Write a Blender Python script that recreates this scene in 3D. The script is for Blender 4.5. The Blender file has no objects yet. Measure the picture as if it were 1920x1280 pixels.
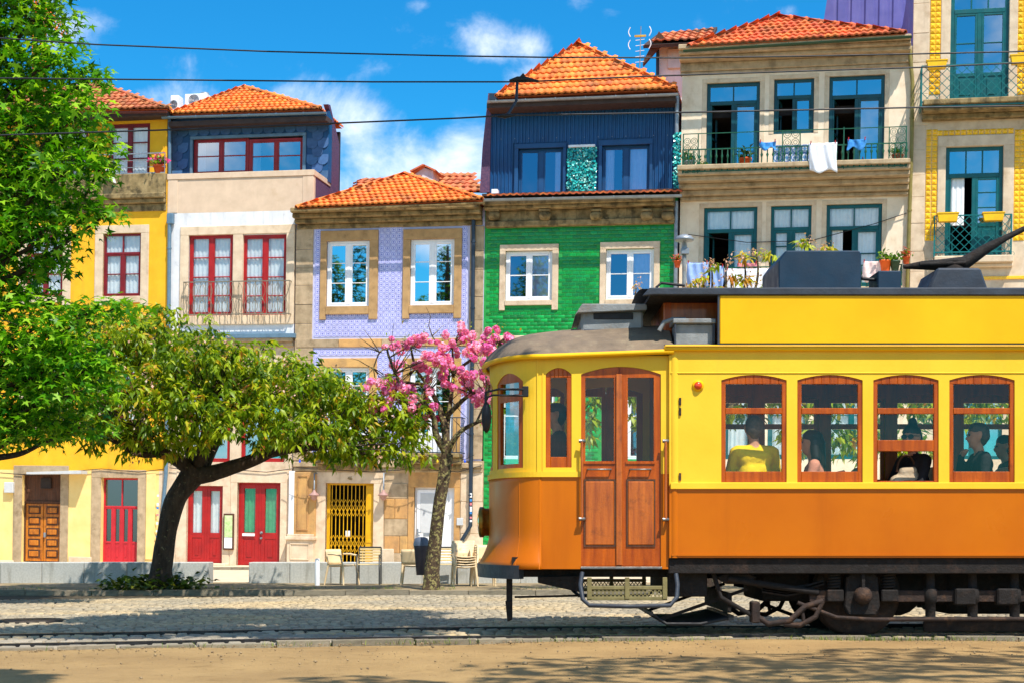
import bpy, bmesh, math, random
import numpy as np
from mathutils import Vector, Matrix
from math import sin, cos, pi, radians, sqrt

SC = bpy.context.scene
COL = SC.collection
random.seed(7)
RNG = np.random.default_rng(11)

# ------------------------------------------------------------------ camera
FPX = 2890.0            # focal length in photo pixels (1920 wide)
CX, HY = 960.0, 1000.0  # principal column, horizon row
EYE = 1.0
cam_d = bpy.data.cameras.new('camera')
cam = bpy.data.objects.new('camera', cam_d)
COL.objects.link(cam)
cam.location = (0, 0, EYE)
cam.rotation_euler = (radians(90), 0, 0)
cam_d.sensor_width = 36.0
cam_d.lens = FPX / 1920 * 36.0
cam_d.shift_y = 360.0 / 1920.0
cam_d.clip_start = 0.1
cam_d.clip_end = 3000
SC.camera = cam

# ------------------------------------------------------------------ light
SUN_DIR = Vector((0.80, -1.38, 2.75)).normalized()      # towards the sun
SUN_EL = math.asin(SUN_DIR.z)
SUN_AZ = math.atan2(SUN_DIR.x, SUN_DIR.y)               # from +Y towards +X
sun_d = bpy.data.lights.new('sun', 'SUN')
sun_d.energy = 5.0
sun_d.angle = radians(0.55)
sun_d.color = (1.0, 0.94, 0.84)
sun = bpy.data.objects.new('sun', sun_d)
COL.objects.link(sun)
sun.rotation_euler = (-SUN_DIR).to_track_quat('-Z', 'Y').to_euler()
sun.location = (20, -30, 60)

SC.render.engine = 'CYCLES'
SC.cycles.use_denoising = True
SC.cycles.max_bounces = 8
SC.cycles.diffuse_bounces = 4
SC.cycles.glossy_bounces = 4
SC.cycles.transmission_bounces = 4
SC.cycles.transparent_max_bounces = 16
SC.cycles.sample_clamp_indirect = 6.0
SC.view_settings.view_transform = 'Standard'
SC.view_settings.look = 'None'
SC.view_settings.gamma = 1.0
SC.view_settings.use_curve_mapping = False
SC.view_settings.exposure = 0.52


def lin(c):
    c = c / 255.0
    return c / 12.92 if c <= 0.04045 else ((c + 0.055) / 1.055) ** 2.4


def C(r, g, b, k=1.0):
    return (lin(r) * k, lin(g) * k, lin(b) * k, 1.0)


class NT:
    """small node-tree helper"""
    def __init__(s, tree):
        s.t = tree

    def n(s, kind, **kw):
        nd = s.t.nodes.new('ShaderNode' + kind)
        for k, v in kw.items():
            setattr(nd, k, v)
        return nd

    def put(s, sock, v):
        if v is None:
            return
        if hasattr(v, 'is_linked') or hasattr(v, 'node'):
            s.t.links.new(v, sock)
        else:
            sock.default_value = v

    def math(s, op, a, b=None, c=None, clamp=False):
        nd = s.n('Math', operation=op)
        nd.use_clamp = clamp
        for i, v in enumerate((a, b, c)):
            s.put(nd.inputs[i], v)
        return nd.outputs[0]

    def vec(s, op, a, b=None):
        nd = s.n('VectorMath', operation=op)
        s.put(nd.inputs[0], a)
        if b is not None:
            s.put(nd.inputs[1], b)
        return nd.outputs['Value'] if op in ('DISTANCE', 'LENGTH', 'DOT_PRODUCT') else nd.outputs['Vector']

    def mix(s, f, a, b, mode='MIX'):
        nd = s.n('Mix', data_type='RGBA', blend_type=mode)
        s.put(nd.inputs['Factor'], f)
        s.put(nd.inputs[6], a)
        s.put(nd.inputs[7], b)
        return nd.outputs[2]

    def rng(s, v, a, b, lo=0.0, hi=1.0, smooth=False):
        nd = s.n('MapRange')
        if smooth:
            nd.interpolation_type = 'SMOOTHSTEP'
        nd.clamp = True
        s.put(nd.inputs[0], v)
        for i, q in enumerate((a, b, lo, hi)):
            s.put(nd.inputs[i + 1], q)
        return nd.outputs[0]

    def noise(s, co, scale, detail=3.0, rough=0.55, dist=0.0):
        nd = s.n('TexNoise')
        s.put(nd.inputs['Vector'], co)
        nd.inputs['Scale'].default_value = scale
        nd.inputs['Detail'].default_value = detail
        nd.inputs['Roughness'].default_value = rough
        nd.inputs['Distortion'].default_value = dist
        return nd.outputs[0]

    def scale(s, co, v):
        nd = s.n('Mapping')
        s.put(nd.inputs[0], co)
        nd.inputs['Scale'].default_value = v
        return nd.outputs[0]


# ------------------------------------------------------------------ sky
def pxdir(x, y):
    return Vector(((x - CX) / FPX, 1.0, (HY - y) / FPX)).normalized()


world = bpy.data.worlds.new('World')
SC.world = world
world.use_nodes = True
wt = NT(world.node_tree)
world.node_tree.nodes.clear()
sky = wt.n('TexSky', sky_type='NISHITA')
sky.sun_disc = False
sky.sun_elevation = SUN_EL
sky.sun_rotation = SUN_AZ
sky.altitude = 100
sky.air_density = 1.0
sky.dust_density = 0.25
sky.ozone_density = 3.0
hs = wt.n('HueSaturation')
hs.inputs['Hue'].default_value = 0.497
hs.inputs['Saturation'].default_value = 1.32
hs.inputs['Value'].default_value = 1.0
world.node_tree.links.new(sky.outputs[0], hs.inputs['Color'])
dirv = wt.n('TexCoord').outputs['Generated']
# clouds: a broken cumulus field over the whole sky, gathered in a few banks
sep = wt.n('SeparateXYZ')
wt.put(sep.inputs[0], dirv)
zz = wt.math('ADD', wt.math('MAXIMUM', sep.outputs[2], 0.0), 0.22)
pl = wt.n('CombineXYZ')
wt.put(pl.inputs[0], wt.math('DIVIDE', sep.outputs[0], zz))
wt.put(pl.inputs[1], wt.math('DIVIDE', sep.outputs[1], zz))
wt.put(pl.inputs[2], wt.math('MULTIPLY', sep.outputs[2], 3.0))
cn = wt.noise(pl.outputs[0], 4.2, 9.0, 0.58, 0.15)
cn2 = wt.noise(dirv, 20.0, 8.0, 0.62, 0.3)
field = wt.math('ADD', wt.math('MULTIPLY', cn, 0.35), wt.math('MULTIPLY', cn2, 0.65))
bias = None
sq = (1.0, 1.0, 1.7)
stv = wt.vec('MULTIPLY', dirv, sq)
for (x, y, r, k) in ((905, 78, 0.040, .30), (975, 88, 0.032, .26), (850, 85, .03, .2), (660, 235, 0.050, .30), (600, 200, .045, .24), (720, 300, 0.075, .27),
                     (830, 320, 0.075, .26), (640, 330, .05, .22), (1080, 2, 0.022, .22), (1140, 28, 0.016, .18),
                     (125, 50, 0.035, .24), (430, 180, 0.045, .14), (300, 190, .04, .16), (1480, 22, 0.012, .18),
                     (780, 8, 0.013, .18), (985, 140, .03, .18), (560, 260, .05, .12), (760, 330, .14, .15), (420, 200, .09, .12)):
    d = pxdir(x, y)
    dd = wt.vec('DISTANCE', stv, (d.x * sq[0], d.y * sq[1], d.z * sq[2]))
    b = wt.rng(dd, 0.0, r * 1.25, k, 0.0, True)
    bias = b if bias is None else wt.math('MAXIMUM', bias, b)
# elsewhere, unseen scattered cloud thickened to whiten the ambient light
far = wt.noise(pl.outputs[0], 1.1, 2.0, 0.5)
ahead = wt.rng(sep.outputs[1], 0.55, 0.8, 1.0, 0.0, True)
gen = wt.math('MULTIPLY', wt.rng(far, 0.40, 0.62, 0.0, 0.30, True), ahead)
bias = wt.math('MAXIMUM', bias, gen)
cov = wt.math('ADD', field, bias)
cm = wt.rng(cov, 0.56, 0.92, 0.0, 0.95, True)
cshade = wt.rng(wt.noise(dirv, 26.0, 5.0, 0.6), 0.35, 0.75)
ccol = wt.mix(cshade, (7.4, 8.2, 9.4, 1), (10.6, 10.6, 10.6, 1))
tint = wt.mix(1.0, hs.outputs[0], (0.27, 1.12, 1.27, 1), 'MULTIPLY')
skycol = wt.mix(cm, tint, ccol)
bg = wt.n('Background')
bg.inputs['Strength'].default_value = 0.104
wt.put(bg.inputs['Color'], skycol)
wo = wt.n('OutputWorld')
world.node_tree.links.new(bg.outputs[0], wo.inputs[0])


# ------------------------------------------------------------------ materials
MATS = {}


def M(name, col, col2=None, scale=6.0, rough=0.75, bump=0.0, bscale=40.0, metal=0.0, spec=0.4,
      stain=None, vary=0.0, coat=0.0, stretch=None, streak=None, vec='Object', grime=None):
    """procedural surface: two colours mixed by noise, fine relief, stains with shapes of their own"""
    if name in MATS:
        return MATS[name]
    m = bpy.data.materials.new(name)
    m.use_nodes = True
    t = NT(m.node_tree)
    b = m.node_tree.nodes['Principled BSDF']
    co = t.n('TexCoord').outputs[vec]
    if stretch:
        cs = t.scale(co, stretch)
    else:
        cs = co
    col2 = col2 or tuple(c * 0.8 for c in col[:3]) + (1,)
    f = t.rng(t.noise(cs, scale, 5.0, 0.6), 0.32, 0.70)
    c = t.mix(f, col, col2)
    if stain:
        sc_, lo, hi, scol, amt = stain
        sf = t.rng(t.noise(co, sc_, 6.0, 0.68), lo, hi, 0.0, amt, True)
        c = t.mix(sf, c, scol)
    if streak:
        sc_, lo, hi, scol, amt = streak
        st = t.noise(t.scale(co, (sc_, sc_, sc_ * 0.12)), 1.0, 6.0, 0.65)
        c = t.mix(t.rng(st, lo, hi, 0.0, amt, True), c, scol)
    if grime:
        # weathering that runs across neighbouring pieces
        sc_, lo, hi, scol, amt = grime
        gp_ = t.n('NewGeometry').outputs['Position']
        c = t.mix(t.rng(t.noise(gp_, sc_, 6.0, 0.7), lo, hi, 0.0, amt, True), c, scol)
    if vary:
        oi = t.n('ObjectInfo').outputs['Random']
        hsv = t.n('HueSaturation')
        t.put(hsv.inputs['Value'], t.rng(oi, 0.0, 1.0, 1.0 - vary, 1.0 + vary))
        t.put(hsv.inputs['Hue'], t.rng(t.math('FRACT', t.math('MULTIPLY', oi, 7.31)), 0.0, 1.0, 0.5 - vary * .03, 0.5 + vary * .03))
        t.put(hsv.inputs['Color'], c)
        c = hsv.outputs[0]
    t.put(b.inputs['Base Color'], c)
    rr = t.rng(t.noise(co, scale * 2.3, 3.0), 0.3, 0.7, max(0.02, rough - 0.1), min(1.0, rough + 0.1))
    t.put(b.inputs['Roughness'], rr)
    b.inputs['Metallic'].default_value = metal
    b.inputs['Specular IOR Level'].default_value = spec
    if coat:
        b.inputs['Coat Weight'].default_value = coat
        b.inputs['Coat Roughness'].default_value = 0.08
    if bump:
        bp = t.n('Bump')
        bp.inputs['Strength'].default_value = min(1.0, bump)
        bp.inputs['Distance'].default_value = 0.02
        t.put(bp.inputs['Height'], t.noise(co, bscale, 5.0, 0.65))
        m.node_tree.links.new(bp.outputs[0], b.inputs['Normal'])
    MATS[name] = m
    return m


def glass(name, tint=(0.75, 0.8, 0.82, 1), refl=0.16, rough=0.015, film=None, fres=0.8):
    if name in MATS:
        return MATS[name]
    m = bpy.data.materials.new(name)
    m.use_nodes = True
    m.node_tree.nodes.clear()
    t = NT(m.node_tree)
    tr = t.n('BsdfTransparent')
    tr.inputs[0].default_value = tint
    gl = t.n('BsdfGlossy')
    gl.inputs['Roughness'].default_value = rough
    gl.inputs['Color'].default_value = film or (0.95, 0.97, 1.0, 1)
    lw = t.n('LayerWeight')
    lw.inputs[0].default_value = 0.35
    f = t.math('ADD', t.math('MULTIPLY', lw.outputs['Fresnel'], fres), refl, clamp=True)
    bp = t.n('Bump')
    bp.inputs['Strength'].default_value = 0.035
    t.put(bp.inputs['Height'], t.noise(t.n('TexCoord').outputs['Object'], 1.7, 1.0))
    m.node_tree.links.new(bp.outputs[0], gl.inputs['Normal'])
    mx = t.n('MixShader')
    t.put(mx.inputs[0], f)
    m.node_tree.links.new(tr.outputs[0], mx.inputs[1])
    m.node_tree.links.new(gl.outputs[0], mx.inputs[2])
    o = t.n('OutputMaterial')
    m.node_tree.links.new(mx.outputs[0], o.inputs[0])
    MATS[name] = m
    return m


def leafmat(name, cols, trans=0.45, rough=0.45, spec=.35):
    """leaf: colour picked per leaf from a ramp, light passes through the blade"""
    if name in MATS:
        return MATS[name]
    m = bpy.data.materials.new(name)
    m.use_nodes = True
    t = NT(m.node_tree)
    b = m.node_tree.nodes['Principled BSDF']
    at = t.n('Attribute')
    at.attribute_name = 'rnd'
    rp = t.n('ValToRGB')
    el = rp.color_ramp.elements
    while len(el) < len(cols):
        el.new(0.5)
    for i, (p, c) in enumerate(cols):
        el[i].position = p
        el[i].color = c
    t.put(rp.inputs[0], at.outputs['Fac'])
    t.put(b.inputs['Base Color'], rp.outputs[0])
    b.inputs['Roughness'].default_value = rough
    b.inputs['Specular IOR Level'].default_value = spec
    tl = t.n('BsdfTranslucent')
    t.put(tl.inputs[0], t.mix(1.0, rp.outputs[0], (1.25, 1.2, 0.55, 1), 'MULTIPLY'))
    mx = t.n('MixShader')
    mx.inputs[0].default_value = trans
    m.node_tree.links.new(b.outputs[0], mx.inputs[1])
    m.node_tree.links.new(tl.outputs[0], mx.inputs[2])
    m.node_tree.links.new(mx.outputs[0], m.node_tree.nodes['Material Output'].inputs[0])
    MATS[name] = m
    return m


# ------------------------------------------------------------------ geometry helpers
OFF = {}


def thing(name, label, cat, loc=(0, 0, 0), rot=None, group=None, off=None):
    """Empty at a thing's base; its parts are meshes given in the same frame minus `off`"""
    o = bpy.data.objects.new(name, None)
    o.empty_display_size = 0.2
    COL.objects.link(o)
    o.location = loc
    if rot is not None:
        o.rotation_euler = rot
    OFF[o.name] = Vector(off if off is not None else (0, 0, 0))
    return tag(o, label, cat, group)


def tag(o, label=None, cat=None, group=None, kind=None):
    if label:
        o['label'] = label
    if cat:
        o['category'] = cat
    if group:
        o['group'] = group
    if kind:
        o['kind'] = kind
    return o


def link_mesh(name, me, mat, parent=None, loc=None):
    o = bpy.data.objects.new(name, me)
    COL.objects.link(o)
    if mat is not None and not me.materials:
        me.materials.append(mat)
    if parent is not None:
        o.parent = parent
        OFF[o.name] = OFF.get(parent.name, Vector())
    if loc is not None:
        o.location = Vector(loc) - (OFF[o.name] if parent is not None and parent.type == 'EMPTY' else (OFF.get(parent.name, Vector()) if parent is not None else Vector()))
    return o


class MB:
    def __init__(s):
        s.v, s.f, s.sm, s.mi = [], [], [], []
        s.cur = 0

    def add(s, pts, faces, smooth=False):
        b = len(s.v)
        s.v.extend([tuple(p) for p in pts])
        for f in faces:
            s.f.append([b + i for i in f])
            s.sm.append(smooth)
            s.mi.append(s.cur)
        return s

    def hexa(s, p):
        return s.add(p, [(0, 3, 2, 1), (4, 5, 6, 7), (0, 1, 5, 4), (1, 2, 6, 5), (2, 3, 7, 6), (3, 0, 4, 7)])

    def box(s, x0, x1, y0, y1, z0, z1):
        if x0 > x1: x0, x1 = x1, x0
        if y0 > y1: y0, y1 = y1, y0
        if z0 > z1: z0, z1 = z1, z0
        return s.hexa([(x0, y0, z0), (x1, y0, z0), (x1, y1, z0), (x0, y1, z0),
                       (x0, y0, z1), (x1, y0, z1), (x1, y1, z1), (x0, y1, z1)])

    def prism(s, poly, y0, y1, axis='y'):
        """polygon (a,b) extruded along an axis"""
        n = len(poly)
        def P(a, b, c):
            return (a, c, b) if axis == 'y' else ((c, a, b) if axis == 'x' else (a, b, c))
        pts = [P(a, b, y0) for a, b in poly] + [P(a, b, y1) for a, b in poly]
        fs = [tuple(range(n)), tuple(range(2 * n - 1, n - 1, -1))]
        fs += [(i, i + n, (i + 1) % n + n, (i + 1) % n) for i in range(n)]
        return s.add(pts, fs)

    def tube(s, path, r, n=6, cap=True, smooth=True):
        path = [Vector(p) for p in path]
        m = len(path)
        rs = r if isinstance(r, (list, tuple, np.ndarray)) else [r] * m
        pts = []
        up = None
        for i, p in enumerate(path):
            t = (path[min(i + 1, m - 1)] - path[max(i - 1, 0)])
            if t.length < 1e-9: t = Vector((0, 0, 1))
            t.normalize()
            if up is None:
                up = Vector((0, 0, 1)) if abs(t.z) < 0.9 else Vector((1, 0, 0))
            a = t.cross(up)
            if a.length < 1e-6:
                a = t.cross(Vector((1, 0, 0)))
            a.normalize()
            b = a.cross(t).normalized()
            up = b
            for k in range(n):
                an = 2 * pi * k / n + (pi / n if n == 4 else 0)
                pts.append(p + (a * cos(an) + b * sin(an)) * rs[i])
        fs = []
        for i in range(m - 1):
            for k in range(n):
                k2 = (k + 1) % n
                fs.append((i * n + k, i * n + k2, (i + 1) * n + k2, (i + 1) * n + k))
        s.add(pts, fs, smooth)
        if cap:
            s.add(pts[:n], [tuple(range(n - 1, -1, -1))])
            s.add(pts[-n:], [tuple(range(n))])
        return s

    def bar(s, p, q, w, h=None):
        """square bar between two points"""
        return s.tube([p, q], w * 0.7071 if h is None else w, 4, True, False)

    def lathe(s, prof, c=(0, 0, 0), n=16, axis='z', smooth=True):
        pts = []
        for (r, z) in prof:
            for k in range(n):
                an = 2 * pi * k / n
                a, b = r * cos(an), r * sin(an)
                q = (a, b, z) if axis == 'z' else ((a, z, b) if axis == 'y' else (z, a, b))
                pts.append((c[0] + q[0], c[1] + q[1], c[2] + q[2]))
        fs = []
        for i in range(len(prof) - 1):
            for k in range(n):
                k2 = (k + 1) % n
                f = (i * n + k, i * n + k2, (i + 1) * n + k2, (i + 1) * n + k)
                fs.append(f if axis != 'y' else f[::-1])
        s.add(pts, fs, smooth)
        if prof[0][0] > 1e-4:
            s.add(pts[:n], [tuple(range(n - 1, -1, -1)) if axis != 'y' else tuple(range(n))])
        if prof[-1][0] > 1e-4:
            s.add(pts[-n:], [tuple(range(n)) if axis != 'y' else tuple(range(n - 1, -1, -1))])
        return s

    def grid(s, fn, nu, nv, smooth=True):
        pts = [fn(i / nu, j / nv) for i in range(nu + 1) for j in range(nv + 1)]
        fs = [(i * (nv + 1) + j, (i + 1) * (nv + 1) + j, (i + 1) * (nv + 1) + j + 1, i * (nv + 1) + j + 1)
              for i in range(nu) for j in range(nv)]
        return s.add(pts, fs, smooth)

    def mesh(s, name, off=(0, 0, 0)):
        me = bpy.data.meshes.new(name)
        ox, oy, oz = off
        me.from_pydata([(x - ox, y - oy, z - oz) for x, y, z in s.v], [], s.f)
        if any(s.sm):
            me.polygons.foreach_set('use_smooth', s.sm)
        if any(s.mi):
            me.polygons.foreach_set('material_index', s.mi)
        me.update()
        return me

    def build(s, name, mat, parent=None, bevel=0.0, label=None, kind=None, solid=0.0):
        off = OFF.get(parent.name, Vector()) if parent is not None else Vector()
        me = s.mesh(name, off)
        mats = mat if isinstance(mat, (list, tuple)) else [mat]
        for mm in mats:
            me.materials.append(mm)
        o = bpy.data.objects.new(name, me)
        COL.objects.link(o)
        if parent is not None:
            o.parent = parent
            OFF[o.name] = off
        if solid:
            md = o.modifiers.new('s', 'SOLIDIFY')
            md.thickness = solid
            md.offset = 0
        if bevel:
            md = o.modifiers.new('b', 'BEVEL')
            md.width = bevel
            md.segments = 1
            md.limit_method = 'ANGLE'
        if label:
            o['label'] = label
        if kind:
            o['kind'] = kind
        return o


def inst(name, me, parent, loc, rot=None, scale=None):
    """one more object sharing mesh data; loc is in the parent's frame before its offset"""
    o = bpy.data.objects.new(name, me)
    COL.objects.link(o)
    o.parent = parent
    off = OFF.get(parent.name, Vector()) if parent is not None else Vector()
    OFF[o.name] = off
    o.location = Vector(loc) - off
    if rot is not None:
        o.rotation_euler = rot
    if scale is not None:
        o.scale = scale
    return o


def copy_tree(o, parent=None):
    c = o.copy()
    COL.objects.link(c)
    c.parent = parent
    OFF[c.name] = OFF.get(o.name, Vector())
    for ch in list(o.children):
        copy_tree(ch, c)
    return c


def strip_wall(mb, us, zb, zt, ops, fmap, d0, d1):
    """wall as columns between the sorted us; ops = [(u0,u1,zbot,ztop)] with values or functions of u"""
    ev = lambda q, u: q(u) if callable(q) else q
    for i in range(len(us) - 1):
        a, b = us[i], us[i + 1]
        if b - a < 1e-6:
            continue
        m = 0.5 * (a + b)
        cuts = sorted([o for o in ops if o[0] - 1e-6 <= m <= o[1] + 1e-6], key=lambda o: ev(o[2], m))
        lo = zb
        spans = []
        for o in cuts:
            spans.append((lo, o[2]))
            lo = o[3]
        spans.append((lo, zt))
        for (q0, q1) in spans:
            a0, a1, b0, b1 = ev(q0, a), ev(q1, a), ev(q0, b), ev(q1, b)
            if a1 - a0 < 1e-4 and b1 - b0 < 1e-4:
                continue
            mb.hexa([fmap(a, a0, d0), fmap(b, b0, d0), fmap(b, b0, d1), fmap(a, a0, d1),
                     fmap(a, a1, d0), fmap(b, b1, d0), fmap(b, b1, d1), fmap(a, a1, d1)])
    return mb


def np_mesh(name, V, Fc, mat, rnd=None, smooth=False):
    """mesh from numpy arrays: V (n,3), Fc (m,3 or 4)"""
    me = bpy.data.meshes.new(name)
    V = np.asarray(V, dtype=np.float32)
    Fc = np.asarray(Fc, dtype=np.int32)
    k = Fc.shape[1]
    me.vertices.add(len(V))
    me.vertices.foreach_set('co', V.ravel())
    me.loops.add(Fc.size)
    me.loops.foreach_set('vertex_index', Fc.ravel())
    me.polygons.add(len(Fc))
    me.polygons.foreach_set('loop_start', np.arange(0, Fc.size, k, dtype=np.int32))
    me.polygons.foreach_set('loop_total', np.full(len(Fc), k, dtype=np.int32))
    if smooth:
        me.polygons.foreach_set('use_smooth', np.ones(len(Fc), dtype=bool))
    if rnd is not None:
        at = me.attributes.new('rnd', 'FLOAT', 'FACE')
        at.data.foreach_set('value', np.asarray(rnd, dtype=np.float32))
    me.update(calc_edges=True)
    me.validate()
    if mat is not None:
        me.materials.append(mat)
    return me


def scatter(tv, tf, P, R, S, rnd):
    """copies of a small template (tv verts, tf faces) at P with rotation R (n,3,3) and size S -> V, F, rnd per face"""
    tv = np.asarray(tv, dtype=np.float64)
    tf = np.asarray(tf)
    n = len(P)
    V = np.einsum('nij,kj->nki', R, tv) * np.asarray(S).reshape(n, 1, 1 if np.ndim(S) == 1 else 3) + P[:, None, :]
    Fc = tf[None] + (np.arange(n) * len(tv))[:, None, None]
    return V.reshape(-1, 3), Fc.reshape(-1, tf.shape[1]), np.repeat(rnd, len(tf))


def frames(D, roll=None, up=(0, 0, 1)):
    """rotation matrices whose local x is D and local z is near `up`"""
    D = D / np.linalg.norm(D, axis=1, keepdims=True)
    U = np.tile(np.asarray(up, float), (len(D), 1)) if np.ndim(up) == 1 else up
    Y = np.cross(U, D)
    ln = np.linalg.norm(Y, axis=1, keepdims=True)
    Y = np.where(ln < 1e-5, np.array([[0, 1.0, 0]]), Y / np.maximum(ln, 1e-5))
    Z = np.cross(D, Y)
    if roll is not None:
        c, s_ = np.cos(roll)[:, None], np.sin(roll)[:, None]
        Y, Z = Y * c + Z * s_, Z * c - Y * s_
    return np.stack([D, Y, Z], axis=2)


def G(x, y, z=0.0):
    """photo pixel -> point on the horizontal plane at height z"""
    D = (EYE - z) * FPX / (y - HY)
    return Vector(((x - CX) / FPX * D, D, z))


def A(x, y, D):
    """photo pixel -> point at distance D"""
    return Vector(((x - CX) / FPX * D, D, EYE + (HY - y) / FPX * D))

# ------------------------------------------------------------------ the ground
m_ground = M('earth', C(150, 128, 92), C(120, 102, 74), 0.8, 0.95, 0.4, 30)
m_sand = M('sand', C(168, 138, 90), C(142, 114, 72), 0.9, 0.95, 1.0, 45, grime=(22, .56, .66, C(112, 88, 54), .55),
           stain=(3.5, .52, .72, C(120, 94, 54), .6))
m_mortar = M('road_mortar', C(84, 72, 50), C(52, 46, 32), 5, 0.95, 0.6, 60, stain=(2.0, .55, .75, C(70, 84, 38), .5))
m_cobble = M('granite_cobble', C(166, 154, 132), C(134, 126, 114), 9, 0.7, 0.5, 120, vary=0.22,
             stain=(1.1, .5, .75, C(178, 150, 102), .5))
m_kerb = M('granite_kerb', C(154, 142, 120), C(120, 110, 92), 7, 0.8, 0.6, 90, vary=.2, stain=(4, .55, .75, C(110, 96, 66), .6))
m_rail = M('rail_steel', C(70, 66, 66), C(44, 38, 36), 14, 0.33, 0.2, 80, metal=.7)
m_pave = M('pavement_earth', C(156, 136, 104), C(122, 106, 78), 1.6, 0.95, 0.5, 50, stain=(2.2, .5, .68, C(104, 96, 50), .75))
m_slab = M('pale_pavement', C(214, 194, 164), C(190, 172, 146), 2.5, 0.9, 0.4, 60, vary=.08, stain=(5, .55, .8, C(160, 138, 104), .5))
m_bench = M('grey_granite', C(186, 186, 180), C(162, 163, 158), 30, 0.75, 0.35, 160, vary=.07,
            stain=(1.6, .52, .75, C(132, 128, 112), .5), streak=(5, .5, .72, C(112, 110, 96), .5))
m_grass = leafmat('grass_blade', [(0, C(52, 74, 20)), (.5, C(92, 120, 30)), (1, C(150, 160, 60))], .35)
m_pebble = M('pebble', C(176, 152, 112), C(124, 106, 80), 3, .9, vary=.3)


def sheet(name, x0, x1, y0, y1, z, mat, nx=2, ny=2):
    mb = MB().grid(lambda u, v: (x0 + (x1 - x0) * u, y0 + (y1 - y0) * v, z), nx, ny, False)
    return tag(mb.build(name, mat), kind='structure')


sheet('ground', -900, 900, -200, 2200, -0.08, m_ground)

RAILX = np.array([-40, -30, -20, -12, -8, -4.53, -3.47, -2.37, -1.3, -0.05, 1.75, 3.3, 6, 40.])
RAILD = np.array([2.0, 5.2, 8.6, 11.3, 12.55, 13.63, 13.93, 14.25, 14.52, 14.76, 14.93, 14.97, 14.97, 14.97])
_xs = np.linspace(-40, 40, 801)
_ds = np.interp(_xs, RAILX, RAILD)
_k = np.ones(9) / 9
_ds = np.convolve(np.pad(_ds, 4, mode='edge'), _k, 'valid')


def raild(X):
    return float(np.interp(X, _xs, _ds))


def kerbd(X):
    return raild(X) - 0.36 + 0.012 * sin(X * 2.1)


# sand of the garden edge, nearest the camera
def sand_fn(u, v):
    X = -24 + 48 * u
    D = -14 + (kerbd(X) - 0.01 + 14) * (v ** 0.55)
    z = 0.018 * sin(X * .7 + D * 1.3) * sin(D * .9 + 1) + 0.006 * sin(X * 3.1 + D * 2.2)
    return (X, D, z - 0.012)


tag(MB().grid(sand_fn, 120, 70).build('sand_path', m_sand), kind='structure')

# cobbled road bed
def road_fn(u, v):
    X = -34 + 68 * u
    a = kerbd(X) + 0.05
    return (X, a + (25.52 - a) * v, -0.022)


road = MB().grid(road_fn, 120, 6, False).build('road', m_mortar)
tag(road, kind='structure')


def cobble_template(rot=0):
    """a small setts stone with a domed, chamfered top; unit footprint"""
    h = 0.5
    i = 0.40
    v = [(-h, -h, -.5), (h, -h, -.5), (h, h, -.5), (-h, h, -.5), (-h, -h, .6), (h, -h, .6), (h, h, .6), (-h, h, .6),
         (-i, -i, 1), (i, -i, 1), (i, i, 1), (-i, i, 1)]
    f = [(0, 1, 5, 4), (1, 2, 6, 5), (2, 3, 7, 6), (3, 0, 4, 7), (4, 5, 9, 8), (5, 6, 10, 9), (6, 7, 11, 10), (7, 4, 8, 11), (8, 9, 10, 11)]
    return np.array(v, float), np.array(f)


ctv, ctf = cobble_template()
cob = []
rows = []
D = 0.0
off = 0.05
while off < 11.2:
    # distance from the kerb line; near the rails the setts are longer
    depth = 0.13 if off < 2.3 else 0.11
    if not (0.265 < off + depth / 2 < 0.495) and not (1.70 < off + depth / 2 < 1.93):
        rows.append((off, depth))
    off += depth
for (off, depth) in rows:
    X = -13.0 + random.random() * .1
    while X < 13.0:
        w = (0.135 if off < 2.3 else 0.11) * random.uniform(.82, 1.2)
        xc = X + w / 2
        base = kerbd(xc)
        dd = base + 0.02 + off + depth / 2
        # the road's far edge is straight: setts run up to it and stop
        if dd < 25.46 and abs(xc) < dd * 0.345 + 0.6:
            cob.append((xc, dd, w - 0.022, depth - 0.022))
        X += w
cob = np.array(cob)
nC = len(cob)
yaw = RNG.normal(0, .05, nC)
slope = np.array([(raild(x + .1) - raild(x - .1)) / .2 for x in cob[:, 0]])
ang = np.arctan(slope) + yaw
R3 = np.zeros((nC, 3, 3))
R3[:, 0, 0] = np.cos(ang); R3[:, 0, 1] = -np.sin(ang); R3[:, 1, 0] = np.sin(ang); R3[:, 1, 1] = np.cos(ang); R3[:, 2, 2] = 1
hz = RNG.uniform(0.018, 0.036, nC) * np.where(cob[:, 1] > 19.5, .5, 1.0)
P3 = np.stack([cob[:, 0], cob[:, 1], np.full(nC, -0.018)], 1)
S3 = np.stack([cob[:, 2], cob[:, 3], hz], 1)
# 300 nearest setts in view are objects; the rest one mass
vis = np.abs(cob[:, 0]) < cob[:, 1] * 0.33
order = np.argsort(cob[:, 1] + np.where(vis, 0, 100) + np.abs(cob[:, 0] + 1.8) * .25)
one = order[:300]
rest = order[300:]
cme = np_mesh('cobble', ctv, ctf, m_cobble)
for i in one:
    o = inst('cobble', cme, road, P3[i], (RNG.normal(0, .02), RNG.normal(0, .02), ang[i]), S3[i])


def scat3(tv, tf, P, R, S):
    V = np.einsum('nij,nkj->nki', R, tv[None] * S[:, None, :]) + P[:, None, :]
    return V.reshape(-1, 3), (tf[None] + (np.arange(len(P)) * len(tv))[:, None, None]).reshape(-1, tf.shape[1])


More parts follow.
